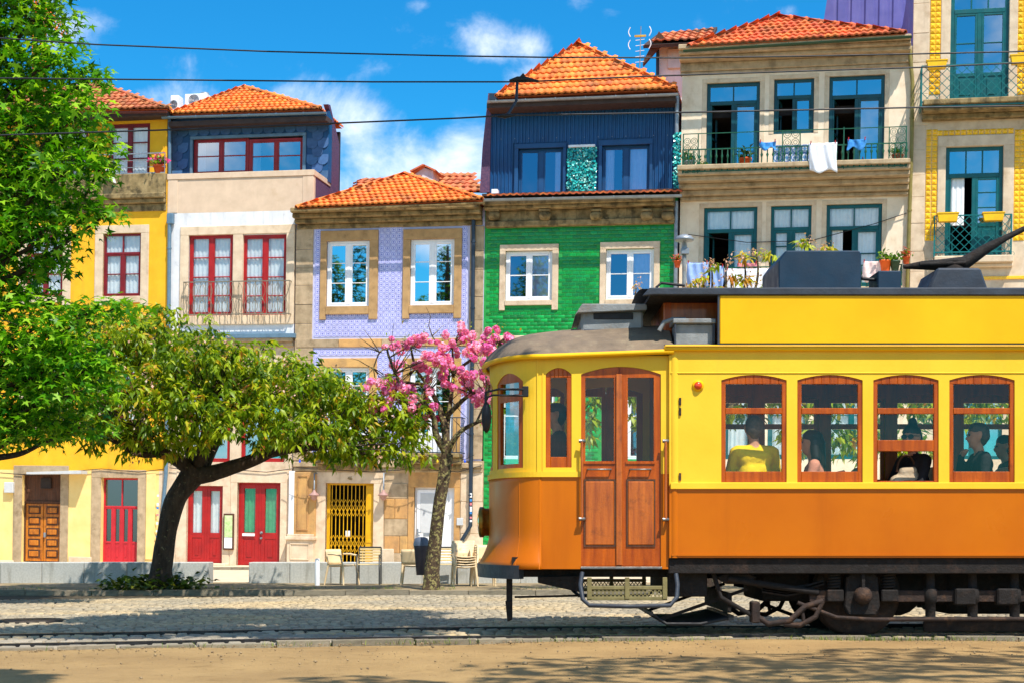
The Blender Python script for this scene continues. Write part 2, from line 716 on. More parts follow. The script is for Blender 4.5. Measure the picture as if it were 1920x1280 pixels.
tilt = RNG.normal(0, .035, (len(rest), 2))
Rr = R3[rest].copy()
Rr[:, 2, 0] = tilt[:, 0]; Rr[:, 2, 1] = tilt[:, 1]
V, Fc = scat3(ctv, ctf, P3[rest], Rr, S3[rest])
m_cobm = bpy.data.materials.new('granite_cobble_mass')
m_cobm.use_nodes = True
t = NT(m_cobm.node_tree)
b = m_cobm.node_tree.nodes['Principled BSDF']
at = t.n('Attribute'); at.attribute_name = 'rnd'
co = t.n('TexCoord').outputs['Object']
cc = t.mix(t.rng(t.noise(co, 9, 4), .3, .7), C(166, 152, 126), C(134, 124, 106))
cc = t.mix(t.rng(t.noise(co, .45, 3), .45, .65, 0, .6), cc, C(192, 164, 116))
hv = t.n('HueSaturation'); t.put(hv.inputs['Value'], t.rng(at.outputs['Fac'], 0, 1, .72, 1.2)); t.put(hv.inputs['Color'], cc)
t.put(b.inputs['Base Color'], hv.outputs[0])
b.inputs['Roughness'].default_value = .68
bp = t.n('Bump'); bp.inputs['Strength'].default_value = .5; bp.inputs['Distance'].default_value = .01
t.put(bp.inputs['Height'], t.noise(co, 110, 3)); m_cobm.node_tree.links.new(bp.outputs[0], b.inputs['Normal'])
me = np_mesh('cobbles', V, Fc, m_cobm, rnd=np.repeat(RNG.random(len(rest)), len(ctf)))
o = bpy.data.objects.new('cobbles', me); COL.objects.link(o); o.parent = road; o['kind'] = 'stuff'

# rails set in the setts
track = thing('tram_track', None, None)
tag(track, kind='structure')
for k, dx in enumerate((0.0, 1.435)):
    mb = MB()
    xs = np.linspace(-24, 24, 160)
    for (w0, w1, z1) in ((-0.03, 0.03, 0.030), (0.062, 0.088, 0.022)):
        p = []
        for X in xs:
            d0 = raild(X) + dx
            p.append([(X, d0 + w0, -.05), (X, d0 + w1, -.05), (X, d0 + w1, z1), (X, d0 + w0, z1)])
        for i in range(len(p) - 1):
            a, b2 = p[i], p[i + 1]
            mb.add(a + b2, [(0, 4, 7, 3), (3, 7, 6, 2), (2, 6, 5, 1)])
    mb.build('rail', m_rail, track)

# kerb between sand and road
kerb = thing('kerb', None, None)
tag(kerb, kind='structure')
X = -14.0
ksm = MB().box(-.5, .5, -.5, .5, -1, 0).mesh('kerb_stone')
ksm.materials.append(m_kerb)
while X < 14:
    L = random.uniform(.38, .85)
    xc = X + L / 2
    sl = (kerbd(xc + .2) - kerbd(xc - .2)) / .4
    o = inst('kerb_stone', ksm, kerb, (xc, kerbd(xc) + random.uniform(-.012, .012), random.uniform(.012, .036)),
             (0, random.uniform(-.01, .01), math.atan(sl) + random.uniform(-.02, .02)), (L - .012, .13, .2))
    md = o.modifiers.new('b', 'BEVEL'); md.width = .02; md.segments = 2
    X += L

# tufts of grass and litter along the kerb
tv = np.array([(0, -.5, 0), (0, .5, 0), (.35, .3, .55), (.35, -.3, .55), (1.0, 0, .9)]) * np.array([.05, .006, .06])
tfq = np.array([(0, 1, 2), (0, 2, 3), (3, 2, 4)])
Ps = []
for (cx0, n, spread) in ((1640, 120, .30), (1560, 90, .25), (1700, 60, .3), (1490, 40, .2), (860, 50, .5), (800, 40, .3), (1080, 60, .3), (1330, 50, .4),
                         (1820, 60, .4), (400, 30, .5), (1760, 50, .5), (560, 30, .4), (1250, 30, .4), (1130, 25, .3)):
    for i in range(n):
        X = (cx0 - 960) / FPX * 14.6 + random.gauss(0, spread)
        Ps.append((X, kerbd(X) - .075 - abs(random.gauss(0, .05)), -.01))
Ps = np.array(Ps)
a = RNG.uniform(0, 2 * pi, len(Ps))
V, Fc, rr = scatter(tv, tfq, Ps, frames(np.stack([np.cos(a), np.sin(a), np.zeros(len(Ps))], 1)), RNG.uniform(.5, 1.25, len(Ps)), RNG.random(len(Ps)))
o = link_mesh('grass', np_mesh('grass', V, Fc, m_grass, rr), m_grass)
tag(o, 'short green grass tufts along the stone kerb', 'grass', kind='stuff')
pv = np.array([(1, 0, 0), (-1, 0, 0), (0, 1, 0), (0, -1, 0), (0, 0, .7), (0, 0, -.7)], float)
pf = np.array([(0, 2, 4), (2, 1, 4), (1, 3, 4), (3, 0, 4), (2, 0, 5), (1, 2, 5), (3, 1, 5), (0, 3, 5)])
N = 2200
X = RNG.uniform(-5.5, 5.5, N)
kd = np.array([kerbd(x) for x in X])
Dd = kd - .1 - np.abs(RNG.normal(0, 1.6, N))
near = RNG.random(N) < .45
Dd = np.where(near, kd - .08 - np.abs(RNG.normal(0, .12, N)), Dd)
a = RNG.uniform(0, 6.28, N)
V, Fc, rr = scatter(pv, pf, np.stack([X, Dd, np.zeros(N)], 1), frames(np.stack([np.cos(a), np.sin(a), RNG.normal(0, .3, N)], 1)),
                    RNG.gamma(1.6, .0028, N) + .0015, RNG.random(N))
o = link_mesh('gravel', np_mesh('gravel', V, Fc, m_pebble), m_pebble)
tag(o, 'loose small gravel scattered over the sand', 'gravel', kind='stuff')

# manhole lid
mh = thing('manhole_cover', 'round dark iron manhole cover in the cobbled road', 'manhole', tuple(G(58, 1165)), off=tuple(G(58, 1165)))
gx, gy, gz = G(58, 1165)
m_iron = M('cast_iron', C(70, 64, 60), C(48, 42, 38), 20, .6, .4, 80, metal=.6)
mb = MB().lathe([(.36, 0), (.36, .028), (.30, .028), (.30, .022)], (gx, gy, 0), 28); mb.build('ring', m_iron, mh)
mb = MB().lathe([(.29, 0), (.29, .024), (0.0001, .026)], (gx, gy, 0), 28); mb.build('lid', m_iron, mh)

# pavement on the far side of the road
PZ = 0.06
pav = MB().grid(lambda u, v: (-34 + 68 * u, 25.62 + (30.0 - 25.62) * v, PZ + .008 * sin(u * 90) * sin(v * 9)), 90, 10).build('pavement', m_pave)
tag(pav, kind='structure')
fk = thing('far_kerb', None, None)
tag(fk, kind='structure')
fkm = MB().box(-.5, .5, -.5, .5, -1, 0).mesh('kerb_stone')
fkm.materials.append(m_kerb)
X = -12.0
while X < 12:
    L = random.uniform(.8, 1.2)
    o = inst('kerb_stone', fkm, fk, (X + L / 2, 25.6, PZ + .012 + random.uniform(-.012, .004)), (0, 0, random.uniform(-.006, .006)), (L - .01, .14, .25))
    X += L
# scruffy grass along the far kerb
Ps = np.stack([RNG.uniform(-9, 2.5, 900), 25.75 + np.abs(RNG.normal(0, .5, 900)), np.full(900, PZ)], 1)
keep = np.sin(Ps[:, 0] * 2.1) + np.sin(Ps[:, 0] * 5.3 + 1) > -.1
Ps = Ps[keep]
a = RNG.uniform(0, 2 * pi, len(Ps))
V, Fc, rr = scatter(tv, tfq, Ps, frames(np.stack([np.cos(a), np.sin(a), np.zeros(len(Ps))], 1)), RNG.uniform(.5, 1.3, len(Ps)), RNG.random(len(Ps)))
o = link_mesh('grass', np_mesh('grass', V, Fc, m_grass, rr), m_grass)
tag(o, 'thin dry grass growing along the far pavement edge', 'grass', kind='stuff')

sheet('back_street', -40, 40, 29.9, 60, 0.03, m_slab)

# ------------------------------------------------------------------ the row of facades: its own frame
FD0 = 42.0
TANY = 0.20
ROLL = 0.016
_c = 1 / sqrt(1 + TANY * TANY); _s = TANY * _c
a0 = Vector((_c, -_s, 0)); NIN = Vector((_s, _c, 0)); z0v = Vector((0, 0, 1))
AU = a0 * cos(ROLL) - z0v * sin(ROLL)
ZU = z0v * cos(ROLL) + a0 * sin(ROLL)
FO = Vector((0, FD0, 0))
FROT = Matrix((AU, NIN, ZU)).transposed()
FEUL = FROT.to_euler()
EYEV = Vector((0, 0, EYE))


def F(x, y, d=0.0):
    """photo pixel -> (u, z) on the facade plane moved d metres into the building"""
    v = Vector(((x - CX) / FPX, 1.0, (HY - y) / FPX))
    t_ = ((FO + NIN * d - EYEV).dot(NIN)) / v.dot(NIN)
    p = EYEV + v * t_ - FO
    return p.dot(AU), p.dot(ZU)


def FW(u, d, z):
    return FO + AU * u + NIN * d + ZU * z


def FR(x0, y0, x1, y1, d=0.0):
    """pixel rectangle -> (u0, u1, zbottom, ztop)"""
    xm, ym = (x0 + x1) / 2, (y0 + y1) / 2
    return F(x0, ym, d)[0], F(x1, ym, d)[0], F(xm, y1, d)[1], F(xm, y0, d)[1]


# footway along the houses
hp = thing('house_pavement', None, None, tuple(FO), (0, 0, -math.atan(TANY)))
tag(hp, kind='structure')
mb = MB().box(-22, 22, -1.75, .3, -.4, .10)
mb.build('footway', m_slab, hp)
ksm2 = MB().box(-.5, .5, -.5, .5, -1, 0).mesh('kerb_stone'); ksm2.materials.append(m_kerb)
u = -19.0
while u < 6:
    L = random.uniform(.9, 1.4)
    inst('kerb_stone', ksm2, hp, (u + L / 2, -1.85, .105 + random.uniform(-.004, .004)), None, (L - .012, .2, .3))
    u += L

# ------------------------------------------------------------------ houses: materials
m_stone = M('granite_warm', C(192, 168, 136), C(160, 138, 108), 5, .85, .5, 70, vary=.10,
            stain=(2.2, .5, .72, C(96, 78, 52), .65), streak=(3.0, .52, .75, C(90, 76, 54), .5))
m_stone_pale = M('granite_pale', C(224, 202, 174), C(200, 176, 148), 4, .85, .35, 80, vary=.06,
                 stain=(1.7, .5, .75, C(160, 130, 94), .6), streak=(4, .54, .8, C(140, 116, 86), .45))
m_stone_old = M('granite_mossy', C(164, 140, 98), C(110, 92, 58), 5, .9, .6, 60, vary=.1,
                stain=(3.5, .48, .66, C(64, 54, 34), .8), streak=(4.0, .48, .7, C(56, 48, 32), .65))
m_stone_br = M('granite_brown', C(190, 152, 104), C(160, 126, 84), 4, .85, .5, 70, stain=(2, .52, .75, C(120, 92, 58), .5))
m_stone_or = M('sandstone_orange', C(208, 162, 98), C(184, 140, 88), 3, .88, .7, 40, vary=.16, stain=(2.5, .46, .7, C(150, 118, 82), .7), streak=(4, .5, .75, C(120, 92, 62), .5))
m_yellow = M('yellow_plaster', C(242, 182, 34), C(230, 164, 24), 2.0, .85, .35, 40, stain=(2.6, .58, .8, C(214, 168, 70), .6),
             streak=(3, .52, .8, C(176, 128, 56), .55))
m_cream = M('cream_plaster', C(244, 214, 142), C(232, 196, 120), 2.0, .85, .25, 50, stain=(3, .58, .8, C(212, 168, 96), .6))
m_white = M('white_plaster', C(226, 226, 228), C(206, 208, 212), 2.5, .85, .25, 50, stain=(3, .56, .8, C(150, 150, 152), .5),
            streak=(5, .5, .78, C(140, 142, 146), .55))
m_beige = M('beige_render', C(218, 192, 166), C(202, 176, 150), 3, .9, .3, 70, stain=(2, .55, .8, C(186, 154, 118), .5),
            streak=(4, .55, .8, C(170, 142, 110), .4))
m_sandy = M('sandy_render', C(246, 226, 200), C(228, 204, 174), 3, .9, .5, 90, stain=(1.5, .54, .78, C(180, 146, 104), .5),
            streak=(3, .55, .8, C(140, 116, 84), .4))
m_slate = M('blue_slate', C(66, 104, 150), C(50, 82, 126), 6, .5, .3, 60, vary=.2, spec=.5, grime=(1.5, .5, .75, C(96, 120, 150), .5))
m_slate_side = M('violet_slate', C(104, 70, 96), C(70, 52, 84), 18, .6, .8, 26)
m_navy = M('navy_corrugated', C(16, 76, 128), C(12, 60, 108), 1.5, .4, 0, spec=.5, streak=(6, .5, .8, C(10, 36, 70), .4))
m_navytrim = M('navy_trim', C(24, 76, 124), C(18, 62, 106), 2, .45)
m_green = M('green_glaze', C(0, 146, 56), C(0, 116, 44), 30, .32, .1, 20, vary=.26, spec=.5, coat=.15, grime=(.9, .5, .75, C(10, 88, 50), .55))
m_greengrout = M('green_grout', C(40, 160, 74), C(24, 130, 58), 8, .8)
m_lilacgrout = M('lilac_grout', C(196, 196, 226), C(180, 180, 214), 8, .8)
m_redwood = M('red_paint', C(172, 24, 22), C(146, 16, 16), 4, .4, .1, 60, spec=.45, streak=(6, .6, .8, C(120, 20, 18), .3))
m_maroon = M('maroon_paint', C(128, 18, 28), C(100, 14, 22), 4, .45)
m_pinkred = M('faded_red_paint', C(196, 40, 50), C(176, 34, 44), 4, .45)
m_teal = M('teal_paint', C(0, 92, 96), C(0, 76, 82), 4, .4)
m_darkteal = M('dark_teal_paint', C(10, 76, 84), C(8, 60, 70), 4, .4)
m_whitef = M('white_frame', C(238, 238, 240), C(226, 228, 232), 6, .35, spec=.5)
m_wood = M('varnished_door', C(206, 126, 30), C(150, 78, 16), 3, .45, .3, 60, stretch=(6, 6, .6), stain=(6, .5, .7, C(80, 38, 10), .6))
m_darkwood = M('dark_weathered_wood', C(96, 58, 34), C(58, 34, 20), 4, .7, .3, 40, stretch=(6, 6, .5))
m_tile = M('orange_roof_tile', C(238, 138, 60), C(214, 106, 42), 12, .8, .3, 60, vary=.26, stain=(5, .54, .75, C(166, 104, 64), .5), grime=(1.1, .5, .68, C(150, 100, 68), .75))
m_tile_old = M('old_roof_tile', C(206, 122, 78), C(176, 94, 58), 10, .85, .4, 60, vary=.28, stain=(6, .5, .72, C(106, 80, 58), .6), grime=(1.4, .48, .66, C(112, 92, 70), .8))
m_tile_red = M('red_roof_tile', C(220, 112, 60), C(190, 84, 42), 12, .8, .3, 60, vary=.28, grime=(1.0, .48, .68, C(134, 86, 60), .75), stain=(5, .54, .75, C(130, 76, 46), .65))
m_gut_blue = M('blue_grey_metal', C(104, 132, 152), C(88, 114, 134), 6, .45, metal=.2)
m_gut_grey = M('zinc', C(150, 156, 162), C(124, 130, 138), 6, .45, metal=.4)
m_gut_green = M('green_gutter', C(30, 66, 42), C(40, 60, 36), 4, .5)
m_pipe_dark = M('dark_pipe', C(40, 56, 74), C(32, 44, 60), 6, .45)
m_pipe_olive = M('olive_pipe', C(136, 124, 62), C(112, 100, 50), 6, .5)
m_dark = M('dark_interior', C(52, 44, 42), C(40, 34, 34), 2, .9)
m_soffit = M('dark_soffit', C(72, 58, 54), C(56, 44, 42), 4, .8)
m_curtain = M('white_curtain', C(240, 240, 240), C(222, 226, 230), 8, .9)
m_greencurt = M('green_curtain', C(70, 176, 116), C(44, 150, 92), 8, .9)
m_ironwork = M('pale_ironwork', C(150, 140, 120), C(110, 100, 84), 10, .5, metal=.4)
m_irongreen = M('green_ironwork', C(18, 88, 62), C(14, 70, 50), 10, .45)
m_irontel = M('teal_ironwork', C(0, 112, 112), C(0, 92, 96), 10, .45)
m_yelgate = M('yellow_gate', C(226, 172, 8), C(206, 150, 4), 6, .4)
m_yeltile = M('yellow_glaze', C(248, 196, 16), C(232, 164, 4), 20, .25, .1, 30, vary=.14, coat=.4)
m_corrv = M('violet_metal', C(112, 106, 168), C(92, 88, 146), 1.2, .45, metal=.2, streak=(3, .5, .8, C(150, 136, 176), .5))
m_grey = M('grey_plastic', C(200, 202, 204), C(186, 188, 190), 6, .5)
m_terra = M('terracotta', C(198, 84, 36), C(176, 70, 28), 8, .8)
g_blue = glass('window_glass', (.6, .64, .66, 1), .42)
g_mirror = glass('mirror_glass', (.25, .3, .3, 1), .68)
g_clear = glass('clear_glass', (.93, .97, .97, 1), .07, fres=.4)
g_dark = glass('dusty_glass', (.25, .27, .30, 1), .14, .12)
g_violet = glass('violet_glass', (.80, .82, .93, 1), .26, .02, (.80, .78, 1.0, 1))


def azulejo(name, base, ink, pitch, ink2=None):
    m = bpy.data.materials.new(name)
    m.use_nodes = True
    t = NT(m.node_tree)
    b = m.node_tree.nodes['Principled BSDF']
    co = t.n('TexCoord').outputs['Object']
    sp = t.n('SeparateXYZ'); t.put(sp.inputs[0], co)
    def fr(v):
        return t.math('SUBTRACT', t.math('FRACT', t.math('ADD', t.math('DIVIDE', v, pitch), 100.5)), 0.5)
    x, y = fr(sp.outputs[0]), fr(sp.outputs[2])
    ax, ay = t.math('ABSOLUTE', x), t.math('ABSOLUTE', y)
    r = t.math('SQRT', t.math('ADD', t.math('MULTIPLY', x, x), t.math('MULTIPLY', y, y)))
    kx, ky = t.math('SUBTRACT', .5, ax), t.math('SUBTRACT', .5, ay)
    rc = t.math('SQRT', t.math('ADD', t.math('MULTIPLY', kx, kx), t.math('MULTIPLY', ky, ky)))
    def band(v, c, w):
        return t.math('COMPARE', v, c, w)
    star = t.math('LESS_THAN', t.math('MULTIPLY', ax, ay), .006)
    star = t.math('MULTIPLY', star, t.math('LESS_THAN', r, .24))
    ink_f = t.math('MAXIMUM', band(r, .33, .045), star)
    ink_f = t.math('MAXIMUM', ink_f, t.math('LESS_THAN', r, .09))
    ink_f = t.math('MAXIMUM', ink_f, band(rc, .22, .035))
    ink_f = t.math('MAXIMUM', ink_f, t.math('LESS_THAN', rc, .09))
    col = t.mix(t.math('MULTIPLY', ink_f, .85), base, ink)
    if ink2:
        col = t.mix(t.math('MULTIPLY', t.math('LESS_THAN', t.math('ABSOLUTE', t.math('SUBTRACT', ax, ay)), .05), .6), col, ink2)
    oi = t.n('ObjectInfo').outputs['Random']
    hsv = t.n('HueSaturation'); t.put(hsv.inputs['Value'], t.rng(oi, 0, 1, .92, 1.06)); t.put(hsv.inputs['Color'], col)
    gp_ = t.n('NewGeometry').outputs['Position']
    col = t.mix(t.rng(t.noise(gp_, 1.1, 6.0, .7), .5, .75, 0, .35, True), hsv.outputs[0], C(150, 146, 170))
    t.put(b.inputs['Base Color'], col)
    b.inputs['Roughness'].default_value = .25
    b.inputs['Coat Weight'].default_value = .3
    MATS[name] = m
    return m


# ------------------------------------------------------------------ houses: helpers
class House:
    def __init__(s, name, label, xl, xr, ztop_px=None, group=None):
        s.u0 = F(xl, 900)[0]; s.u1 = F(xr, 900)[0]
        um = (s.u0 + s.u1) / 2
        s.r = thing(name, label, 'house', tuple(FW(um, 0, -.3)), tuple(FEUL), 'houses of the street row', off=(um, 0, -.3))


def wall(H, px, ops, mat, d0=0.0, d1=.3, name='wall', zb=None, par=None):
    """rendered wall over a pixel rectangle with real openings (pixel rectangles)"""
    u0, u1, zb_, zt = FR(*px, d0)
    if zb is not None:
        zb_ = zb
    O = []
    us = {u0, u1}
    for q in ops:
        a, b, c, e = FR(*q, d0)
        O.append((a, b, max(c, zb_), min(e, zt)))
        us |= {min(max(a, u0), u1), min(max(b, u0), u1)}
    mb = strip_wall(MB(), sorted(us), zb_, zt, O, lambda u, z, d: (u, d, z), d0, d1)
    return mb.build(name, mat, par or H.r)


def pbox(H, px, d0, d1, mat, name, bevel=0.0, par=None, d=None, label=None):
    u0, u1, zb, zt = FR(*px, d0 if d is None else d)
    return MB().box(u0, u1, d0, d1, zb, zt).build(name, mat, par or H.r, bevel, label)


def win(H, px, mat, gl, d=.06, fw=.06, leaves=2, rows=(.5,), mull=.08, munt=.028, transom=None, tcols=None, curtains=(),
        name='window', opened=(), panel=0.0, sash=.035, th=.07, dd=0.0, pmat=None, mats=None):
    """window or glazed door: frame bars as the part, each pane and curtain a sub-part"""
    u0, u1, zb, zt = FR(*px, dd)
    d += dd
    mb = MB()
    P = []
    def vbar(u, w, a, b, dz=0.0):
        mb.box(u - w / 2, u + w / 2, d - dz, d + th, a, b)
    def hbar(a, b, z, w, dz=0.0):
        mb.box(a, b, d - dz, d + th, z - w / 2, z + w / 2)
    vbar(u0 + fw / 2, fw, zb, zt); vbar(u1 - fw / 2, fw, zb, zt)
    hbar(u0 + fw, u1 - fw, zt - fw / 2, fw)
    hbar(u0 + fw, u1 - fw, zb + fw / 2, fw)
    a, b, c, e = u0 + fw, u1 - fw, zb + fw, zt - fw
    if transom:
        zt2 = e - (e - c) * transom
        hbar(a, b, zt2, fw * 1.1, .012)
        n = tcols or leaves
        for i in range(n):
            p0, p1 = a + (b - a) * i / n, a + (b - a) * (i + 1) / n
            if i:
                vbar(p0, munt * 1.3, zt2 + fw * .55, e)
            P.append((p0 + munt * .6 * (i > 0), p1 - munt * .6 * (i < n - 1), zt2 + fw * .55, e))
        e = zt2 - fw * .55
    n = leaves
    zp = c + (e - c) * panel
    for i in range(n):
        p0 = a + (b - a) * i / n + (mull / 2 if i else 0)
        p1 = a + (b - a) * (i + 1) / n - (mull / 2 if i < n - 1 else 0)
        if i:
            vbar(p0 - mull / 2, mull, c, e, .008)
        if i in opened:
            # leaf swung into the room, hinged at its outer side
            hu = p0 if i == 0 else p1
            sgn = 1 if i == 0 else -1
            wl = p1 - p0
            L = []
            for (q0, q1, r0, r1) in ((0, .07, c, e), (wl - .07, wl, c, e), (0.07, wl - .07, c, c + .08), (.07, wl - .07, e - .08, e), (.07, wl - .07, (c + e) / 2 - .02, (c + e) / 2 + .02)):
                dx = .22 * sgn
                mb.hexa([(hu + dx * q0, d + q0 * .97, r0), (hu + dx * q1, d + q1 * .97, r0), (hu + dx * q1 + .04 * sgn, d + q1 * .97, r0), (hu + dx * q0 + .04 * sgn, d + q0 * .97, r0),
                         (hu + dx * q0, d + q0 * .97, r1), (hu + dx * q1, d + q1 * .97, r1), (hu + dx * q1 + .04 * sgn, d + q1 * .97, r1), (hu + dx * q0 + .04 * sgn, d + q0 * .97, r1)])
            continue
        if sash:
            vbar(p0 + sash / 2, sash, c, e, .004); vbar(p1 - sash / 2, sash, c, e, .004)
            hbar(p0 + sash, p1 - sash, e - sash / 2, sash, .004)
            hbar(p0 + sash, p1 - sash, c + sash / 2, sash, .004)
        if panel:
            mb.box(p0 + sash, p1 - sash, d + .01, d + th - .01, c + sash, zp)
            mb.box(p0 + sash + .09, p1 - sash - .09, d - .006, d + .012, c + sash + .1, zp - .12)
            hbar(p0 + sash, p1 - sash, zp, sash * 1.6, .005)
        lo = (zp + sash * .8) if panel else c + sash
        zs = [e - sash] + [e - (e - lo) * f_ for f_ in rows] + [lo]
        for j in range(len(zs) - 1):
            if j:
                hbar(p0 + sash, p1 - sash, zs[j], munt, -.006)
            P.append((p0 + sash, p1 - sash, zs[j + 1] + (munt / 2 if j < len(zs) - 2 else 0), zs[j] - (munt / 2 if j else 0)))
    w = mb.build(name, mat, H.r, .006)
    for (p0, p1, q0, q1) in P:
        MB().add([(p0, d + .033, q0), (p1, d + .033, q0), (p1, d + .033, q1), (p0, d + .033, q1)], [(0, 1, 2, 3)]).build('pane', gl, w)
    for (f0, f1, g0, g1, cm) in curtains:
        wavy(u0 + (u1 - u0) * f0, u0 + (u1 - u0) * f1, zb + (zt - zb) * g0, zb + (zt - zb) * g1, d + .085, cm, w)
    return w


def wavy(u0, u1, z0, z1, d, mat, par, amp=.012, wl=.12, name='curtain'):
    n = max(8, int((u1 - u0) / wl * 6))
    ph = random.random() * 6
    mb = MB().grid(lambda a, b: (u0 + (u1 - u0) * a, d + amp * sin(a * (u1 - u0) / wl * 6.28 + ph + .4 * sin(b * 3)) + .3 * amp * sin(a * 23 + b * 2), z0 + (z1 - z0) * b), n, 4)
    return mb.build(name, mat, par)


def surround(H, px, inner, mat, proud=.035, feet=0, name='window_surround', d=0.0):
    """stone frame round an opening, built of jambs, lintel and sill"""
    u0, u1, zb, zt = FR(*px, d)
    a, b, c, e = FR(*inner, d)
    par = MB()
    y0, y1 = d - proud, d + .16
    par.box(u0, u1, y0, y1, e, zt)
    par.box(u0, a, y0 + .002, y1, zb - feet, e)
    par.box(b, u1, y0 + .002, y1, zb - feet, e)
    if c - zb > .01:
        par.box(a, b, y0 - .02, y1, zb, c)
    return par.build(name, mat, H.r, .008)


def block_stack(H, px, n, mat, d0, d1, par=None, jit=.12):
    """ashlar pier: each stone its own piece"""
    u0, u1, zb, zt = FR(*px, d0)
    zs = [zb + (zt - zb) * i / n for i in range(n + 1)]
    for i in range(1, n):
        zs[i] += random.uniform(-jit, jit) * (zt - zb) / n
    for i in range(n):
        MB().box(u0, u1, d0 + random.uniform(-.006, .006), d1, zs[i] + .004, zs[i + 1] - .004).build('stone_block', mat, par or H.r, .008)


TILE_T = None


def tile_mesh(w, L, mat, key):
    """interlocking clay roof tile: flat pan and round roll, thick at the lower edge"""
    k = 'roof_tile_' + key
    if k in bpy.data.meshes:
        return bpy.data.meshes[k]
    prof = [(-.52, 0.03), (-.34, 0.0), (-.18, .10), (.06, .19), (.28, .10), (.40, .02), (.54, .04)]
    v, f = [], []
    n = len(prof)
    for (yy, zz_) in ((0, .042), (1.16, 0.0)):
        for (x, z) in prof:
            v.append((x * w, yy * L, z * w + zz_))
    for (x, z) in prof:
        v.append((x * w, 0.002, z * w + .042 - .045))
    for i in range(n - 1):
        f.append((i, i + 1, n + i + 1, n + i))
        f.append((2 * n + i, 2 * n + i + 1, i + 1, i))
    me = bpy.data.meshes.new(k)
    me.from_pydata(v, [], f)
    sm = [q % 2 == 0 for q in range(len(f))]
    me.polygons.foreach_set('use_smooth', sm)
    me.materials.append(mat)
    me.update()
    return me


def tile_frames(p00, p10, p01, p11, tw, rows):
    """positions and rotation for tiles over the quad eave p00-p10, ridge p01-p11"""
    out = []
    for r in range(rows):
        t0 = r / rows
        a = p00.lerp(p01, t0); b = p10.lerp(p11, t0)
        t1 = (r + 1) / rows
        a1 = p00.lerp(p01, t1); b1 = p10.lerp(p11, t1)
        wd = (b - a).length
        n = max(1, round(wd / tw))
        xd = (b - a).normalized() if wd > 1e-6 else (p10 - p00).normalized()
        mid0, mid1 = (a + b) / 2, (a1 + b1) / 2
        y_ = (mid1 - mid0); y_ = (y_ - xd * y_.dot(xd)).normalized()
        nrm = xd.cross(y_)
        for i in range(n):
            c = a + xd * (tw * (i + .5) + (wd - n * tw) / 2)
            out.append((c, xd, y_, nrm))
    return out


def roof_slope(par, p00, p10, p01, p11, tw, rows, mat, key, joined=False):
    p00, p10, p01, p11 = map(Vector, (p00, p10, p01, p11))
    L = ((p01 + p11) / 2 - (p00 + p10) / 2).length / rows
    me = tile_mesh(tw, L, mat, key)
    fr = tile_frames(p00, p10, p01, p11, tw, rows)
    if not joined:
        for (c, x, y, n) in fr:
            o = inst('roof_tile', me, par, c + n * (.02 + random.uniform(0, .008)))
            R = Matrix((x, y, n)).transposed()
            o.rotation_euler = (R @ Matrix.Rotation(random.uniform(-.012, .012), 3, 'Z')).to_euler()
    elif fr:
        tv = np.array([v.co[:] for v in me.vertices]); tf = np.array([p.vertices[:] for p in me.polygons])
        P = np.array([tuple(c + n * .02) for (c, x, y, n) in fr]) - np.array(OFF[par.name])
        R = np.array([np.array([x, y, n]).T for (c, x, y, n) in fr])
        V, Fc, rr = scatter(tv, tf, P, R, np.ones(len(P)), RNG.random(len(P)))
        o = link_mesh('roof_tiles', np_mesh('roof_tiles', V, Fc, mat), mat, par)
        o['kind'] = 'stuff'


def ridge(par, p, q, mat, r=.075, L=.36, name='ridge_tile'):
    p, q = Vector(p), Vector(q)
    n = max(1, int((q - p).length / L))
    dv = (q - p) / n
    k = 'ridge_tile_%s' % mat.name
    if k not in bpy.data.meshes:
        mb = MB()
        pr = [(cos(pi * i / 6) * r, sin(pi * i / 6) * r) for i in range(7)]
        v = [(0, y * 1.06, z * 1.06) for y, z in pr] + [(.42, y * .97, z * .97) for y, z in pr] + [(0, y * .85, z * .85 - .01) for y, z in pr]
        mb.add(v, [(i, i + 1, 7 + i + 1, 7 + i) for i in range(6)] , True)
        mb.add([v[i] for i in range(7)] + [v[14 + i] for i in range(7)], [(i, 7 + i, 7 + i + 1, i + 1) for i in range(6)])
        me = mb.mesh(k); me.materials.append(mat)
    me = bpy.data.meshes[k]
    x = dv.normalized()
    y = Vector((0, 0, 1)).cross(x).normalized()
    z = x.cross(y)
    for i in range(n):
        o = inst(name, me, par, p + dv * i + z * .03)
        o.rotation_euler = Matrix((x, y, z)).transposed().to_euler()
        o.scale = (dv.length / .36, 1, 1)


m_deck = M('tile_underlay', C(206, 100, 44), C(180, 84, 36), 6, .9)


def hip_roof(H, eL, eR, ap, dE, run, back, tw, rows, mat, key, deckmat=None, left=True, right=True, name='roof'):
    uL, zL = F(*eL, dE); uR, zR = F(*eR, dE); ua, za = F(*ap, dE + run)
    ze = (zL + zR) / 2
    pL, pR, pa = Vector((uL, dE, zL)), Vector((uR, dE, zR)), Vector((ua, dE + run, za))
    bL, bR, ba = Vector((uL, back, zL)), Vector((uR, back, zR)), Vector((ua, back, za))
    mb = MB()
    mb.add([pL, pR, pa, ba, bL, bR], [(0, 1, 2), (1, 5, 3, 2), (4, 0, 2, 3), (5, 4, 3), (0, 4, 5, 1)])
    rf = mb.build(name, deckmat or m_deck, H.r)
    roof_slope(rf, pL, pR, pa, pa, tw, rows, mat, key)
    if right:
        roof_slope(rf, pR, bR, pa, ba, tw, rows, mat, key, True)
    if left:
        roof_slope(rf, bL, pL, ba, pa, tw, rows, mat, key, True)
    ridge(rf, pL, pa, mat); ridge(rf, pR, pa, mat)
    ridge(rf, pa, pa.lerp(ba, .8), mat)
    return rf, (pL, pR, pa)


